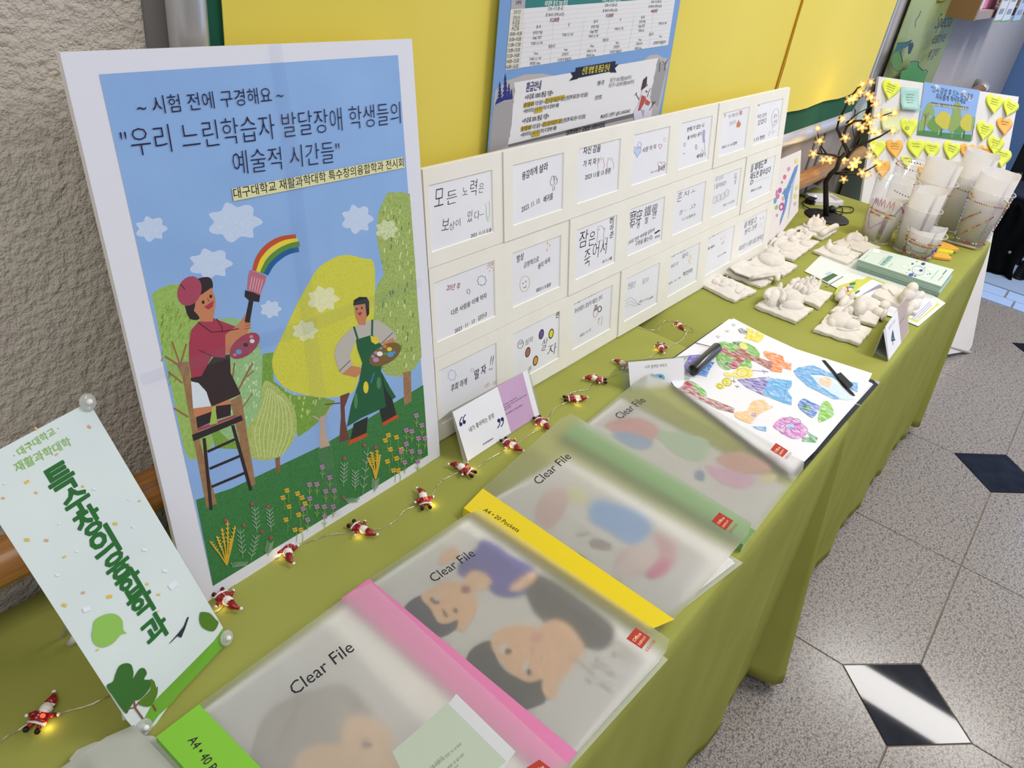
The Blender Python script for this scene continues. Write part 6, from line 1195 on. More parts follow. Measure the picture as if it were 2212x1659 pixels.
# ================================================================== DECORATED CLEAR CUPS
MAT_RIM = mk_plastic('cup_rim_plastic', '#ffffff', 0, .05, .45, '#f2f1ee', .6)
def cup(label, pb, h, rb, rt_, paper, gems, seed, top_px=None, marks=None):
    base = T(*pb); base.z = ZT+.0008
    o = thing('clear_cup', label, 'cup', tuple(base), 'clear plastic cups decorated with gem stickers'); th = .0005
    b = MB(); b.lathe(base, [(0.0, .0), (rb*.96, 0), (rb, .003), (rb+(rt_-rb)*.97, h*.97), (rt_+.002, h*.975), (rt_+.0035, h*.985), (rt_+.003, h), (rt_+.0005, h), (rt_-.0005, h*.975), (rb+(rt_-rb)*.5-th, h*.5), (rb-th, .004), (0.0, .003)], 40); b.build('cup_body', MAT_CUP, o, True)
    rp = [base+Vector(((rt_+.0015)*math.cos(2*PI*k/36), (rt_+.0015)*math.sin(2*PI*k/36), h)) for k in range(37)]; b = MB(); b.tube(rp, .0011, 6, cap=False); b.build('cup_rim', MAT_RIM, o, True)
    R = lambda z: rb+(rt_-rb)*z/h
    rnd = random.Random(seed)
    if paper:
        a0, a1, hp_, spread = paper; n = 40; vs = []; k = 0.9
        for i in range(n+1):
            t_ = i/n; an = a0+(a1-a0)*t_; top = h*hp_+rnd.uniform(-.001, .001)+.006*math.sin(t_*PI*2+seed); top += 0.008*math.exp(-((t_-.2)/.09)**2)
            for z in (0.004, top*.5, top):
                rr = min(R(min(z, h*.95))*k-.001, 1)*(1+(.02*t_)) ; vs.append(base+Vector((rr*math.cos(an), rr*math.sin(an), z)))
        b = MB(); b.add(vs, [(i*3+j, (i+1)*3+j, (i+1)*3+j+1, i*3+j+1) for i in range(n) for j in (0, 1)])
        lp = b.build('rolled_paper', MAT_LINER, o, True); s = lp.modifiers.new('t', 'SOLIDIFY'); s.thickness = .0003
    vd = math.atan2(CAMP.y-base.y, CAMP.x-base.x)
    bms = {}
    def gem(an, z, r, c):
        b = bms.setdefault(c, MB()); rr = R(z)+.0004; A = vd+an; n_ = Vector((math.cos(A), math.sin(A), 0)); t_ = Vector((-n_.y, n_.x, 0)); r *= 1.25; b.ell(base+n_*rr+Vector((0, 0, z)), (t_*r, Vector((0, 0, r)), n_*r*.7), 0, 8, 5)
    for g in gems:
        if g[0] == 'row':
            _, a_, b_, z0, z1, n, r = g[:7]; cs = g[7]
            for i in range(n): t_ = i/max(1, n-1); gem(a_+(b_-a_)*t_, (z0+(z1-z0)*t_)*h, r, cs[(i//2) % len(cs)])
    for c, b in bms.items(): o_ = b.build('gem_stickers', M(c, .12, 0, .8), o, True); o_['kind'] = 'stuff'
    for m in marks or []:       # pen line: colour, width m, [(angle, z fraction)...]
        b = MB(); P_ = [base+Vector(((R(z*h)+.0004)*math.cos(vd+an), (R(z*h)+.0004)*math.sin(vd+an), z*h)) for an, z in crom(m[2], False, 3)]
        b.tube(P_, m[1], 5); b.build('pen_drawing', M(m[0], .5), o)
    return o
m = bpy.data.materials.new('rolled_white_paper'); m.use_nodes = True; t = m.node_tree; t.nodes.clear(); oo = t.nodes.new('ShaderNodeOutputMaterial'); dd = t.nodes.new('ShaderNodeBsdfDiffuse'); dd.inputs[0].default_value = lin('#f4f2f3'); tt_ = t.nodes.new('ShaderNodeBsdfTranslucent'); tt_.inputs[0].default_value = lin('#f4f2f3'); mx = t.nodes.new('ShaderNodeMixShader'); mx.inputs[0].default_value = .45
t.links.new(dd.outputs[0], mx.inputs[1]); t.links.new(tt_.outputs[0], mx.inputs[2]); t.links.new(mx.outputs[0], oo.inputs[0]); MAT_LINER = m
R1, OR1, GN, YG, PK, SV = '#a83a3c', '#c9703a', '#8a9a5a', '#c9b84a', '#b85a8a', '#e8e0d0'
cup('tall clear cup with a purple and pink hand drawing, left front of the cups', (1888, 517), .178, .043, .056, (-2.6, 3.4, .66, 0), [('row', -.9, .6, .52, .50, 16, .0022, (OR1, YG, PK, GN)), ('row', -.8, .5, .46, .45, 12, .0022, (R1, YG, OR1, SV)), ('row', .6, 1.1, .7, .55, 6, .0025, (SV, PK, R1))], 1,
    marks=[('#9a4fb0', .0008, [(-.85, .40), (-.8, .58), (-.72, .70), (-.66, .60), (-.6, .70), (-.52, .6)]), ('#b8527c', .0008, [(-.45, .58), (-.4, .72), (-.3, .6), (-.22, .72), (-.12, .58)]), ('#b04a6a', .0008, [(-.02, .6), (.05, .72), (.15, .6), (.25, .72), (.32, .58)]), ('#9a4fb0', .0007, [(-.85, .42), (-.65, .25), (-.5, .2), (-.3, .27), (.2, .4)]), ('#a86ac0', .0007, [(.05, .2), (.2, .34), (.3, .2)]), ('#5a62b0', .0009, [(.55, .5), (.75, .66), (.95, .72)])])
cup('clear cup with a red gem rim at the back left, by the glowing tree', (1929, 480), .185, .043, .057, None, [('row', -PI, PI, .93, .93, 44, .0018, (R1, OR1, SV)), ('row', -.6, .6, .55, .5, 8, .002, (R1, PK))], 2)
cup('clear cup with gem rows and handwriting in the middle of the back row', (1974, 506), .165, .042, .056, (-2.2, 3.9, 1.34, 0), [('row', -1.4, 1.4, .84, .84, 22, .0020, (R1, OR1, GN, YG)), ('row', -1.3, -.6, .5, .2, 7, .002, (OR1, SV))], 3, marks=[('#26252c', .0008, [(.1, .52), (.2, .58), (.22, .46)]), ('#26252c', .0008, [(.35, .56), (.5, .52), (.52, .44)]), ('#26252c', .0008, [(.6, .54), (.72, .56), (.74, .44)])])
cup('clear cup with tall rolled paper at the back right of the cups', (2050, 494), .165, .042, .054, (-2.2, 3.9, 1.42, 0), [('row', -.6, .4, .8, .78, 8, .002, (R1, GN))], 4)
cup('large clear cup with diagonal gem stripes at the right table corner', (2090, 527), .165, .044, .058, (-2.4, 3.8, 1.28, 0), [('row', -1.3, 1.5, .80, .80, 24, .0018, (R1, OR1, YG, R1)), ('row', -1.2, 1.2, .1, .1, 14, .0022, (R1, SV, OR1)), ('row', -1.0, -.1, .40, .66, 13, .0019, (R1, OR1, GN)), ('row', -.6, .6, .2, .62, 16, .0019, (OR1, R1, YG)), ('row', -1.35, -1.3, .2, .9, 12, .0018, (R1, GN)), ('row', 1.2, 1.25, .25, .95, 14, .0022, (SV, R1, SV)), ('row', .9, .3, .5, .15, 8, .0018, (GN, '#6a9a8a')), ('row', -1.1, -.8, .92, .86, 6, .0024, (YG, OR1)), ('row', .7, 1.1, .95, .88, 6, .0028, (SV, SV, YG))], 5)
cup('plain clear cup with a small paper roll in the middle of the cups', (1956, 540), .125, .037, .048, (-2.5, 3.6, 1.38, 0), [('row', -1.5, -1.2, .1, .6, 8, .002, (R1, OR1, SV))], 6)
cup('short clear cup with blue pen lines and a purple star, front of the cups', (1979, 557), .076, .037, .050, (-2.5, 3.7, 1.12, 0), [('row', -1.3, 1.3, .74, .74, 17, .0022, (OR1, YG, R1, SV, SV)), ('row', -.8, .6, .62, .62, 11, .0022, (R1, OR1, GN)), ('row', -1.1, .9, .22, .22, 12, .0022, (R1, SV, PK, GN)), ('row', -.9, .7, .13, .13, 9, .0022, (OR1, '#6a9a8a', R1)), ('row', -1.35, -1.3, .15, .9, 8, .002, (R1, SV))], 7,
    marks=[('#3a62a8', .0007, [(-1.2, .38), (-.9, .46), (-.5, .44), (-.6, .38), (-.1, .36), (.5, .4)]), ('#3a62a8', .0007, [(-1.2, .38), (-1.1, .1), (-.6, .04), (.2, .06), (.6, .2)]), ('#7a3fb0', .0013, [(.5, .1), (.7, .3), (.9, .42), (.75, .52), (.95, .5), (1.0, .62), (1.05, .48), (1.2, .46)])])

# ================================================================== GLOWING BLOSSOM TREE
tb = T(1785, 470); tb.z = ZT
TR_ = thing('blossom_lamp', 'black wire tree lamp with glowing warm blossom lights on a round base', 'lamp', tuple(tb))
b = MB(); hp = H(ZT); rb_ = (T(1833, 478)-T(1739, 462)).length/2
b.lathe(tb, [(0, 0), (rb_, 0), (rb_, .0035), (rb_*.97, .005), (.012, .006), (0, .006)], 40); b.build('round_base', M('#1b1a1c', .5), TR_, True)
hd = Vector((tb.x-CAMP.x, tb.y-CAMP.y, 0)).normalized(); TPl = Pl(tb, Vector((-hd.y, hd.x, 0)), (0, 0, 1))
rnd = random.Random(12)
t4 = lambda x, y: (x/7.09+1680, y/7.09+150); t5 = lambda x, y: (x/6.284+1640, y/6.284+330)
def tp(p, dpt=0.0): q = TPl.P(*p); return CAMP+(q-CAMP)*(1+dpt/((q-CAMP).length))
def branch(pts, r0, r1, d0=0, d1=0, name='branch'):
    n = len(pts); P_ = [tp(p, d0+(d1-d0)*i/(n-1)) for i, p in enumerate(pts)]
    b = MB(); b.tube(P_, [r0+(r1-r0)*i/(n-1) for i in range(n)], 9); b.build(name, M('#1a1715', .6), TR_, True)
branch([t5(908, 880), t5(905, 640), t5(903, 400), t5(960, 300), t5(1050, 215), t4(950, 1370), t4(1040, 1290)], .0085, .0065, name='trunk')
branch([t4(1090, 1290), t4(990, 1080), t4(910, 900), t4(935, 780), t4(1030, 600), t4(1100, 450), t4(1230, 280), t4(1400, 210)], .0058, .002, 0, .02)
branch([t4(950, 1345), t4(850, 1312), t4(750, 1300), t4(600, 1285)], .004, .002, 0, -.03)
branch([t4(750, 1300), t4(680, 1200), t4(630, 1100), t4(610, 940)], .003, .0012, -.02, -.03)
branch([t4(680, 1290), t4(650, 1200), t4(635, 1130)], .002, .0012, -.02, -.02)
branch([t5(1030, 280), t5(1150, 262), t5(1300, 220), t5(1400, 130), t5(1480, 20)], .003, .0014, 0, .03)
branch([t5(1030, 282), t5(1170, 292), t5(1340, 290), t5(1480, 232), t5(1600, 160)], .003, .0016, 0, -.03)
branch([t4(1060, 1350), t4(1200, 1190), t4(1380, 1110), t4(1560, 1030), t4(1730, 930)], .0052, .0018, 0, -.04)
branch([t4(1170, 1230), t4(1200, 1100), t4(1260, 1010), t4(1400, 980), t4(1520, 985)], .003, .0014, 0, .03)
branch([t4(1200, 1090), t4(1160, 980), t4(1140, 850)], .002, .001, 0, .02); branch([t4(1250, 1010), t4(1275, 970), t4(1240, 870)], .002, .001, 0, .03)
branch([t4(1015, 985), t4(1060, 870), t4(1180, 790), t4(1300, 780), t4(1450, 750), t4(1600, 710), t4(1750, 660)], .004, .0014, 0, -.02)
branch([t4(1050, 825), t4(1150, 730), t4(1250, 660), t4(1450, 560)], .0028, .001, 0, .03)
branch([t4(1170, 720), t4(1190, 640), t4(1150, 520), t4(1250, 430), t4(1320, 400), t4(1400, 415)], .0022, .001, 0, .02)
branch([t4(930, 1310), t4(945, 1250), t4(990, 1150)], .002, .0015, 0, 0)
PET = mk_plastic('petal_plastic', '#fffaf0', 0, .1, .3, '#ffe2a0'); BULB = M('#ffe69a', .3, emit='#ffc850', es=4.2)
def petal_me():
    b = MB()
    for k in range(5):
        a_ = 2*PI*k/5; c = Vector((.0062*math.cos(a_), .0062*math.sin(a_), .0012)); b.ell(c, (Vector((math.cos(a_), math.sin(a_), .25))*.0042, Vector((-math.sin(a_), math.cos(a_), 0))*.0030, Vector((0, 0, .0007))), 0, 8, 5)
    me = bpy.data.meshes.new('blossom'); me.from_pydata(b.v, [], b.f); me.materials.append(PET); return me
def bulb_me():
    b = MB(); b.ell((0, 0, .0012), (Vector((.0033, 0, 0)), Vector((0, .0033, 0)), Vector((0, 0, .0042))), 0, 10, 7); me = bpy.data.meshes.new('bulb'); me.from_pydata(b.v, [], b.f); me.materials.append(BULB); return me
PM, BM_ = petal_me(), bulb_me()
fl = [t4(*p) for p in ((1430, 190), (1300, 228), (1262, 350), (1190, 400), (1385, 372), (1425, 430), (1095, 465), (1150, 450), (1500, 530), (990, 765), (1790, 670), (1370, 740), (1540, 710), (1645, 740), (1415, 815), (1125, 815), (1220, 845), (1290, 890), (615, 900), (645, 1095), (1035, 1045), (1460, 950), (1550, 985), (1770, 940), (545, 1290), (700, 1385), (795, 1385), (1005, 1375), (1205, 1410), (1150, 1480), (1455, 1190), (1408, 1320), (1505, 1420), (1555, 1455), (1290, 1580), (1370, 1610))]+[t5(1150, 360)]
for p in fl:
    P_ = tp(p, rnd.uniform(-.03, .025)); o = bpy.data.objects.new('blossom', PM); COL.objects.link(o); o.parent = TR_; o.location = P_-tb
    n_ = (CAMP-P_).normalized()+Vector((rnd.uniform(-.5, .5), rnd.uniform(-.5, .5), rnd.uniform(-.3, .5))); o.rotation_mode = 'QUATERNION'; o.rotation_quaternion = n_.to_track_quat('Z', 'Y'); s_ = rnd.uniform(1.25, 1.6); o.scale = (s_, s_, s_)
    q_ = bpy.data.objects.new('blossom_bulb', BM_); COL.objects.link(q_); q_.parent = o
for p, e in ((t4(1150, 480), .06), (t4(1150, 1430), .12), (t4(1500, 900), .08), (t4(650, 1250), .07)):
    l = bpy.data.lights.new('blossom_glow', 'POINT'); l.energy = e; l.color = (1, .75, .4); l.shadow_soft_size = .03; o = bpy.data.objects.new('blossom_glow', l); o.location = tp(p, -.02); COL.objects.link(o)
# power bank and cable
hp = H(ZT+.014); q = [hp.P(*t5(*p)) for p in ((632, 545), (690, 545), (985, 555), (1150, 655), (1080, 682), (770, 660))]
PW = thing('router_box', 'slim white plastic box with a small violet indicator light behind the glowing tree', 'device', tuple(q[0])); b = MB(); b.slab(q, (0, 0, -.0125)); b.build('box_body', M('#e9e8f0', .3), PW)
b = MB(); c = H(ZT+.0145).P(*t5(765, 580)); b.ell(c, (Vector((.004, 0, 0)), Vector((0, .004, 0)), Vector((0, 0, .0008))), 0, 10, 5); b.build('indicator_light', M('#b8a8ff', .3, emit='#a08cff', es=6), PW, True)
a = Art(H(ZT+.0142), (6.284, 1640, 330)); a.poly([(940, 575), (985, 575), (1120, 635), (1040, 650)], '#b9a9b0'); a.build('printed_label', PW)
def loop(pts, r, name, label, z=.004):
    P_ = [T(*t5(*p), ZT+z+.002*math.sin(i)) for i, p in enumerate(crom(pts, False, 5))]; b = MB(); b.tube(P_, r, 7); return b.build(name, M('#121213', .45), TR_, True)
loop([(560, 575), (640, 600), (760, 650), (860, 700), (960, 740), (1000, 770)], .0022, 'power_cable', '')
loop([(600, 660), (600, 710), (700, 760), (850, 780), (980, 780), (1080, 800), (1200, 815), (1280, 790), (1260, 745), (1180, 730), (1080, 740), (1030, 790), (1060, 830), (1120, 830), (1130, 760), (1050, 690), (930, 650), (800, 660)], .0016, 'power_cable', '', .0045)
b = MB(); c = T(*t5(700, 650), ZT+.008); b.box((c.x-.02, c.y-.012, ZT+.002), (c.x+.02, c.y+.012, ZT+.016)); b.build('cable_connector', M('#161617', .5), TR_); b = MB(); c = T(*t5(985, 765), ZT+.012); b.ell(c, (Vector((.016, 0, 0)), Vector((0, .013, 0)), Vector((0, 0, .011))), 0, 10, 7); b.build('inline_switch', M('#161617', .5), TR_, True)
# ================================================================== HEART NOTE BOARD BEYOND THE TABLE END
hTL, hTR, hBL, hBR = Vector((2.826, 0.676, 1.076)), Vector((3.643, 0.354, 1.016)), Vector((2.654, 0.412, 0.132)), Vector((3.471, 0.092, 0.078))
hTL, hTR, hBL, hBR = [CAMP+(p-CAMP)*1.045 for p in (hTL, hTR, hBL, hBR)]
HB = Pl(hBL, hBR-hBL, hTL-hBL)
NBd = thing('note_board', 'tall white message board of heart sticky notes leaning beyond the table end', 'message board', tuple((hBL+hBR)/2))
TL, TRc, BRc = HB.P(1899, 165), HB.P(2201, 209), HB.P(2098, 757)
BLc = TL+(BRc-TRc)
def rr(c0, c1, c2, r=0.03, n=5): return [c1+(c0-c1).normalized()*r*(1-math.sin(PI/2*k/n))+(c2-c1).normalized()*r*(1-math.cos(PI/2*k/n)) for k in range(n+1)]
q = [TL, TRc]+rr(TRc, BRc, BLc)+rr(BRc, BLc, TL)
b = MB(); b.slab(q, HB.n*-0.008); b.build('board_panel', MAT_BOARD, NBd)
b = MB(); b.tube([(TL+TRc)/2-HB.n*.01, Vector((((BLc+BRc)/2).x, ((BLc+BRc)/2).y, 0.0))-HB.n*.05], .01, 8); b.tube([(BLc+BRc)/2+(TL-BLc)*.1-HB.n*.01, Vector((BLc.x, BLc.y, 0))], .008, 8); b.tube([(BLc+BRc)/2+(TL-BLc)*.1-HB.n*.01, Vector((BRc.x, BRc.y, 0))], .008, 8); b.build('easel_leg', M('#c9c5c0', .5), NBd, True)
z8 = (7.09, 1900, 160)
MP = thing('mini_poster', 'small blue poster of round trees fixed on the message board', 'poster', tuple(HB.P(2050, 240)))
A = Art(HB, z8, 0.00003, 0.002); cn = [HB.P(x/7.09+1900, y/7.09+160, .0015) for x, y in ((565, 930), (1385, 1035), (1535, 250), (678, 122))]
b = MB(); b.slab(cn, HB.n*.0008); b.build('poster_sheet', M('#8fb2e4', .45), MP); A.k = .0026
sk2 = '#8cb0e4'
A.poly([(800, 230), (840, 170), (880, 170), (915, 215), (880, 240), (840, 240)], '#d5e2f6', True); A.poly([(1235, 300), (1270, 250), (1310, 260), (1330, 300), (1420, 370), (1400, 410), (1350, 400), (1300, 340)], '#d5e2f6', True)
A.poly([(565, 930), (574, 855), (1000, 900), (1400, 930), (1387, 1032)], '#4a8a3e')
for pts, c in (([(690, 520), (740, 440), (790, 470), (830, 560), (820, 640), (760, 640), (750, 800), (700, 780), (640, 700), (650, 600)], '#93ad62'), ([(600, 740), (640, 690), (690, 740), (680, 830), (640, 865), (580, 860)], '#8fae56'), ([(720, 780), (780, 680), (830, 640), (870, 760), (960, 840), (930, 880), (840, 890), (760, 850)], '#6f9a44'), ([(840, 680), (900, 600), (960, 570), (1020, 590), (1075, 640), (1060, 760), (1030, 840), (970, 840), (900, 790), (850, 740)], '#d0c544'), ([(1130, 480), (1180, 430), (1230, 470), (1235, 600), (1240, 700), (1190, 820), (1110, 885), (1050, 860), (1055, 760), (1100, 620)], '#93ab56'), ([(1180, 830), (1220, 790), (1260, 840), (1300, 900), (1150, 905), (1130, 870)], '#5f9440'), ([(1230, 720), (1290, 630), (1340, 605), (1400, 650), (1400, 770), (1385, 870), (1300, 870), (1230, 800)], '#d0c544'), ([(1410, 680), (1455, 650), (1450, 760), (1430, 850), (1390, 850)], '#8fb07a')): A.poly(pts, c, True)
for L_, w_, c in (([(700, 600), (690, 720), (660, 920)], 12, '#8a5a44'), ([(735, 860), (732, 925)], 9, '#a07a50'), ([(935, 845), (932, 950)], 14, '#5f4038'), ([(900, 850), (885, 935)], 12, '#b8c0ac'), ([(1098, 880), (1095, 975)], 16, '#b8935f'), ([(1285, 880), (1280, 990)], 14, '#5f4038'), ([(1255, 890), (1240, 975)], 12, '#b8c0ac'), ([(1430, 780), (1400, 1020)], 12, '#a07a50'), ([(700, 680), (660, 600)], 6, '#8a5a44'), ([(700, 680), (745, 590)], 6, '#8a5a44')): A.line(L_, w_, c)
A.text('"전시 감상 후 드는 생각들을', (772, 262), (1412, 392), '#27345c', .0, .95); A.text('자유롭게 적어주세요"', (845, 378), (1322, 458), '#27345c', .0, .95)
A.poly([(765, 445), (1350, 522), (1345, 552), (762, 475)], '#ddd2a0'); A.text('대구대학교 재활과학대학 특수창의융합학과 전시회', (768, 470), (1342, 546), '#3a342c', .02, .95); A.build('poster_print', MP)
MAT_H = {'y': mk_paper('heart_yellow', '#e3ec35', '#eaf244', .6, 30), 'o': mk_paper('heart_orange', '#f8b23c', '#fbbb48', .6, 30), 'm': mk_paper('note_mint', '#a6d3c8', '#b0d9cf', .6), 'p': mk_paper('note_pale', '#dde0a4', '#e2e4ae', .6)}
def heart_note(label, x, y, r, c, ang, txt=None, sq=False, lift=.012):
    """note held by its upper part, lower tip curling off the board"""
    o = thing('sticky_note', label, 'sticky note', tuple(HB.P(x/7.09+1900, y/7.09+160)), 'sticky notes on the message board'); ca, sa = math.cos(math.radians(ang)), math.sin(math.radians(ang))
    if sq: pts = [(-1, -1.2), (0, -1.2), (1, -1.2), (1, -.4), (1, .4), (1, 1.2), (0, 1.2), (-1, 1.2), (-1, .4), (-1, -.4)]
    else: pts = [(16*math.sin(t_)**3/16, -(13*math.cos(t_)-5*math.cos(2*t_)-2*math.cos(3*t_)-math.cos(4*t_))/16*1.32) for t_ in [2*PI*k/32 for k in range(32)]]
    def W(px_, py_, k=0.0):
        X, Y = x+r*(px_*ca-py_*sa), y+r*(px_*sa+py_*ca); t_ = max(0, (py_+.35)/1.6); return HB.P(X/7.09+1900, Y/7.09+160, .002+lift*t_*t_+k)
    vs = []; n = len(pts); rings = [1.0, .66, .33]
    for g in rings: vs += [W(p*g, q_*g+(0 if sq else 0)) for p, q_ in pts]
    vs.append(W(0, 0)); fs = []
    for k in range(2): fs += [(k*n+i, k*n+(i+1) % n, (k+1)*n+(i+1) % n, (k+1)*n+i) for i in range(n)]
    fs += [(2*n+i, 2*n+(i+1) % n, 3*n) for i in range(n)]
    if (vs[1]-vs[0]).cross(vs[n]-vs[0]).dot(HB.n) < 0: fs = [f[::-1] for f in fs]
    s_ = mesh('note_paper', vs, fs, MAT_H[c], o, None, True); md = s_.modifiers.new('t', 'SOLIDIFY'); md.thickness = .0003
    rn = random.Random(int(x*3+y)); b = MB(); nl = txt if txt else 0
    for k in range(nl):
        yy = -.45+k*.28; w_ = rn.uniform(.35, .62)*(1-.12*k); xx = -w_
        while xx < w_:
            l_ = rn.uniform(.05, .13); p, q_ = W(xx, yy+rn.uniform(-.03, .03), .0006), W(min(xx+l_, w_), yy+rn.uniform(-.05, .05), .0006); b.tube([p, q_], .0007, 4); xx += l_+rn.uniform(.02, .08)
    if b.v: w2 = b.build('handwriting', M('#5a5a34' if c == 'y' else '#7a5030', .6), s_)
    return o
hearts = [('yellow heart note at the top left corner of the message board', 155, 230, 135, 'y', 22, 4), ('mint square note near the top left of the message board', 450, 380, 135, 'm', 4, 4), ('pale yellow square note half hidden behind the tree lamp blossoms', 155, 700, 135, 'p', 3, 1), ('yellow heart note with a small face doodle below the mint note', 435, 810, 128, 'y', 3, 0),
          ('yellow heart note at the upper right beside the small poster', 1745, 450, 128, 'y', 14, 3), ('yellow heart note in the top right corner, above the orange heart', 1985, 510, 118, 'y', 32, 3), ('orange heart note under the top right corner heart', 1900, 790, 118, 'o', 10, 2), ('yellow heart note with five written lines right of the small poster', 1595, 860, 128, 'y', 22, 4),
          ('orange heart note peeking out at the lower right behind a yellow heart', 1600, 1210, 112, 'o', 10, 1), ('yellow heart note overlapping an orange one at the lower right', 1760, 1080, 128, 'y', 18, 4), ('yellow heart note at the lowest right edge of the message board', 1870, 1270, 128, 'y', 18, 2), ('orange heart note behind the tall cup paper, right of centre', 1340, 1190, 118, 'o', 8, 3), ('yellow heart note directly under the small poster', 1085, 1165, 128, 'y', 20, 3), ('yellow heart note under the left corner of the small poster', 790, 1160, 120, 'y', 10, 3), ('yellow heart note with two written lines, fourth from the left in the lower row', 545, 1130, 130, 'y', 5, 2), ('orange heart note in the lower row between two yellow hearts', 218, 1130, 126, 'o', 4, 3), ('yellow heart note at the lower left edge behind the branch tips', -45, 1130, 118, 'y', 12, 0), ('pale orange heart note beside the lamp blossoms above the left cup', 30, 1440, 118, 'o', 10, 1), ('small yellow heart note seen through the back left cup', 400, 1330, 80, 'y', 0, 1), ('orange heart note between the two back cups', 660, 1490, 80, 'o', 10, 0), ('orange heart note seen low between the back cups', 650, 1620, 75, 'o', 10, 0), ('yellow heart note low between the middle and right cups', 1250, 1560, 75, 'y', 10, 1), ('long yellow note strip hanging low between the cups', 1120, 2080, 90, 'y', 12, 2)]
for h_ in hearts: heart_note(h_[0], h_[1], h_[2], h_[3]*1.06, h_[4], h_[5], h_[6], sq=('square' in h_[0]))
a = Art(HB, z8, .0001, .006); a.ring(400, 828, 24, 22, 8, '#4a4a3a'); a.build('face_doodle', NBd)

# ================================================================== HANGING GREEN BANNER ON THE WALL
GBp = Pl((0, YW-.012, 0), (1, 0, 0), (0, 0, 1)); GB = thing('wall_banner', 'tall pale green creased banner with black lettering hanging on the white wall', 'banner', tuple(GBp.P(1960, 100)))
xa_, xb_ = GBp.P(1945, 60).x, GBp.P(2058, 60).x
bm = MB(); nx = 40; vs = []; fs = []
for i in range(nx+1):
    x = xa_+(xb_-xa_)*i/nx; t_ = i/nx; off = .004*math.sin(t_*9)+(.02*math.exp(-((t_-.62)/.05)**2)-.012*math.exp(-((t_-.70)/.03)**2))
    for z in (0.35, 1.2, 2.1): vs.append((x, YW-.014-off, z))
bm.add(vs, [(i*3+j, (i+1)*3+j, (i+1)*3+j+1, i*3+j+1) for i in range(nx) for j in (0, 1)]); bs = bm.build('banner_cloth', mk_paper('banner_green', '#96a469', '#a0ae73', .6, 4), GB, True); md = bs.modifiers.new('t', 'SOLIDIFY'); md.thickness = .0008
a = Art(Pl((0, YW-.040, 0), (1, 0, 0), (0, 0, 1)), (7.09, 1900, 0), .0001, 0); a.level = 0.0
for s_, p0, p1 in (('Special', (835, 440), (1075, 420)), ('eative', (795, 675), (975, 655)), ('erger', (735, 880), (885, 860))): a.text(s_, p0, p1, '#23242a', .0, .75, .1)
a.build('banner_lettering', GB); a = Art(Pl((0, YW-.040, 0), (1, 0, 0), (0, 0, 1)), (7.09, 1900, 0), .0001, 0)
for pts, c in (([(270, 660), (340, 655), (420, 640), (500, 610), (470, 680), (400, 730), (300, 770), (225, 810)], '#1f5a58'), ([(180, 960), (200, 860), (250, 800), (310, 790), (340, 880), (350, 960), (330, 1060), (290, 1090), (230, 1060)], '#4f7f1f'), ([(330, 1090), (420, 1060), (470, 950), (540, 935), (600, 950), (590, 1010), (660, 1080), (740, 1100), (670, 1290), (300, 1290)], '#4a8f46'), ([(440, 690), (510, 640), (520, 700), (470, 820), (430, 830)], '#2c2c3c')): a.poly(pts, c)
for L_ in ([(270, 660), (400, 650), (500, 610)], [(180, 960), (200, 1040), (250, 1085), (310, 1085)], [(310, 790), (340, 880), (350, 960)], [(460, 950), (540, 935), (600, 950), (590, 1010), (660, 1080), (700, 1065), (740, 1100)], [(300, 1180), (330, 1090)], [(540, 420), (545, 320), (600, 240), (630, 165)]): a.line(L_, 11, '#23262a')
a.build('banner_print', GB)

# ================================================================== LEAFLET SHELF HIGH ON THE WALL
SHp = Pl((0, YW-.10, 0), (1, 0, 0), (0, 0, 1)); s0 = SHp.P(2085, 40); s1 = SHp.P(2160, 40)
SF = thing('leaflet_shelf', 'brown wooden leaflet shelf fixed on the wall at the upper right', 'shelf', (s0.x, YW-.1, s0.z)); zs_ = SHp.P(2095, 41).z
b = MB(); b.box((s0.x, YW-.13, zs_), (s0.x+.03, YW, 2.0)); b.build('side_board', M('#8a6a44', .5), SF)
b = MB(); b.box((s0.x+.03, YW-.12, zs_), (s0.x+1.2, YW, zs_+.03)); b.build('bottom_board', M('#9a8a80', .5), SF)
b = MB(); b.box((s0.x+1.2, YW-.13, zs_), (s0.x+1.23, YW, 2.0)); b.build('side_board', M('#8a6a44', .5), SF)
for lab, dx, w_, c, zz, yy in (('yellow leaflet hanging left of the wooden shelf', -.14, .12, '#b8a22c', .05, .02), ('white and red booklet standing on the wooden shelf', .05, .2, '#d8cdd6', .032, .10), ('pink folder standing on the wooden shelf', .27, .32, '#d780a8', .032, .09)):
    b = MB(); b.box((s0.x+dx, YW-yy, zs_+zz), (s0.x+dx+w_, YW-yy+.012, zs_+.32)); tag(b.build('leaflet', M(c, .5)), lab, 'leaflet')
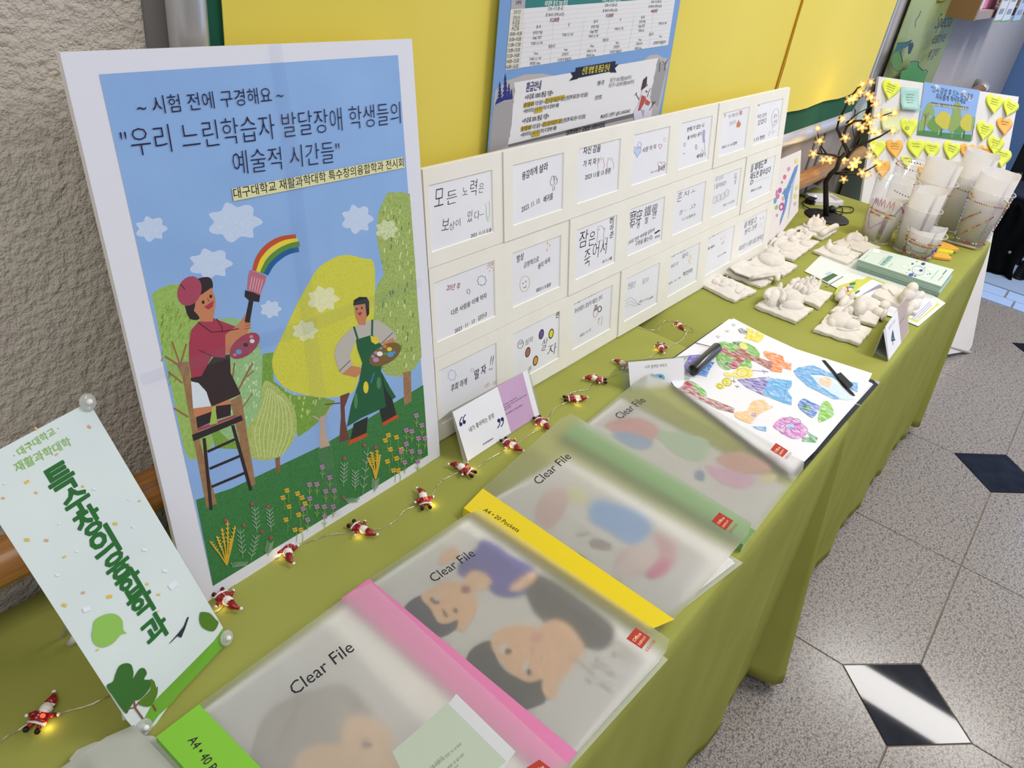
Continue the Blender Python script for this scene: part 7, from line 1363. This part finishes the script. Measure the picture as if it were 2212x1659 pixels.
for k, (px_, lab) in enumerate(((2146, 'white price-list leaflet hanging at the shelf front, left one'), (2163, 'white price-list leaflet hanging at the shelf front, right one'), (2186, 'pale blue crumpled leaflet hanging at the far end of the shelf'))):
    LP = Pl((0, YW-.135-.003*k, 0), (1, 0, 0), (0, 0, 1)); p = LP.P(px_, 48); w_ = LP.P(px_+15, 48).x-p.x
    b = MB(); b.slab([p, p+Vector((w_, 0, 0)), p+Vector((w_, 0, .35)), p+Vector((0, 0, .35))], (0, .004, 0)); o = b.build('leaflet', M('#ccd3da' if k < 2 else '#a9bddc', .5)); tag(o, lab, 'leaflet')
    a = Art(LP, (1, 0, 0), .0002, .001); a.local = True; X0_ = (p-LP.o).dot(LP.u); Z0_ = (p-LP.o).dot(LP.v)
    for r_i in range(5): a.poly([(X0_+w_*.2, Z0_+.03+.05*r_i), (X0_+w_*.75, Z0_+.03+.05*r_i), (X0_+w_*.75, Z0_+.05+.05*r_i), (X0_+w_*.2, Z0_+.05+.05*r_i)], '#8a9098')
    a.poly([(X0_, Z0_), (X0_+w_, Z0_), (X0_+w_, Z0_+.006), (X0_, Z0_+.006)], '#5f9a6a'); a.build('leaflet_print', o)

# ================================================================== DARK CORNER BY THE ENTRANCE
CB = thing('black_cabinet', 'low black metal cabinet with a small grey label at the right edge', 'cabinet', (5.25, -.1, 0))
b = MB(); b.box((5.26, -.62, .06), (5.66, .385, .64)); b.build('cabinet_body', M('#0c0d10', .45), CB)
for z0_, z1_ in ((.08, .25), (.265, .44), (.455, .625)): b = MB(); b.box((5.25, -.61, z0_), (5.26, .378, z1_)); b.build('drawer_front', M('#101217', .4), CB)
b = MB(); b.box((5.30, -.6, .0), (5.64, .36, .06)); b.build('plinth', M('#08090b', .6), CB)
c = Pl((5.249, 0, 0), (0, 1, 0), (0, 0, 1)); a = Art(c, (5.03, 2080, 260), .0002, .0006); a.poly([(575, 560), (655, 570), (625, 665), (540, 640)], '#4a4e54'); a.poly([(582, 572), (602, 576), (598, 596), (578, 592)], '#101114'); a.line([(555, 628), (590, 640)], 8, '#1c1e22'); a.build('cabinet_label', CB)
OC = thing('stool', 'black stool with a padded navy seat before the black cabinet', 'stool', (5.02, .26, 0))
b = MB(); b.ell((5.02, .25, .41), (Vector((.17, 0, 0)), Vector((0, .17, 0)), Vector((0, 0, .045))), 0, 24, 10); b.build('seat', M('#141f36', .7), OC, True)
for k in range(4):
    a_ = PI/2*k+.6; b = MB(); b.tube([(5.02+.11*math.cos(a_), .25+.11*math.sin(a_), .38), (5.02+.15*math.cos(a_), .25+.15*math.sin(a_), .0)], .011, 8); b.build('leg', M('#0c0c0e', .4), OC, True)
CT = thing('black_coat', 'black coat with a pale button hanging beside the table end', 'coat', (4.8, .2, 0))
rn = random.Random(9); vs = []; nx, nz = 26, 16
for j in range(nz+1):
    for i in range(nx+1):
        s_, t_ = i/nx, j/nz; y = .44-.33*s_+.02*math.sin(t_*6); z = .01+.37*t_+.02*math.sin(s_*5)*t_; x = 4.80+.012*math.sin(s_*16+1)*(1.2-t_)+.01*math.sin(s_*31+t_*4)+.02*t_; vs.append((x, y, z))
b = MB(); b.add(vs, [(j*(nx+1)+i, j*(nx+1)+i+1, (j+1)*(nx+1)+i+1, (j+1)*(nx+1)+i) for j in range(nz) for i in range(nx)]); o = b.build('coat_cloth', M('#08090b', .95, 0, .1), CT, True); md = o.modifiers.new('t', 'SOLIDIFY'); md.thickness = .015
XP = Pl((4.775, 0, 0), (0, 1, 0), (0, 0, 1)); c = XP.P(2181, 545); b = MB(); b.ell(c, (Vector((.004, 0, 0)), Vector((0, .008, 0)), Vector((0, 0, .008))), 0, 12, 8); b.build('button', M('#8a8672', .5), CT, True)
# ring mat and bright threshold at the entrance
MT = thing('rubber_ring_mat', 'black rubber mat with rows of round holes on the blue-lit floor by the entrance', 'mat', (4.9, -.2, 0))
mb = MB(); R_, r_, N_ = .030, .019, 10
hx = [(4.86+.052*i+(.026 if j % 2 else 0), -.92+.046*j) for i in range(7) for j in range(23)]
for x, y in hx:
    vs = []; 
    for z, rr_ in ((.001, R_), (.010, R_), (.010, r_), (.001, r_)): vs += [(x+rr_*math.cos(2*PI*k/N_), y+rr_*math.sin(2*PI*k/N_), z+.006) for k in range(N_)]
    mb.add(vs, [(l*N_+k, l*N_+(k+1) % N_, (l+1)*N_+(k+1) % N_, (l+1)*N_+k) for l in range(3) for k in range(N_)])
o = mb.build('rubber_rings', M('#0b0c10', .35), MT); o['kind'] = 'stuff'
b = MB(); b.box((4.62, -2.6, 0), (6.2, .6, .006)); struct(b.build('trim_4', M('#9fb6d8', .35)))  # apron under the mat; the blue of the daylight is put into its colour
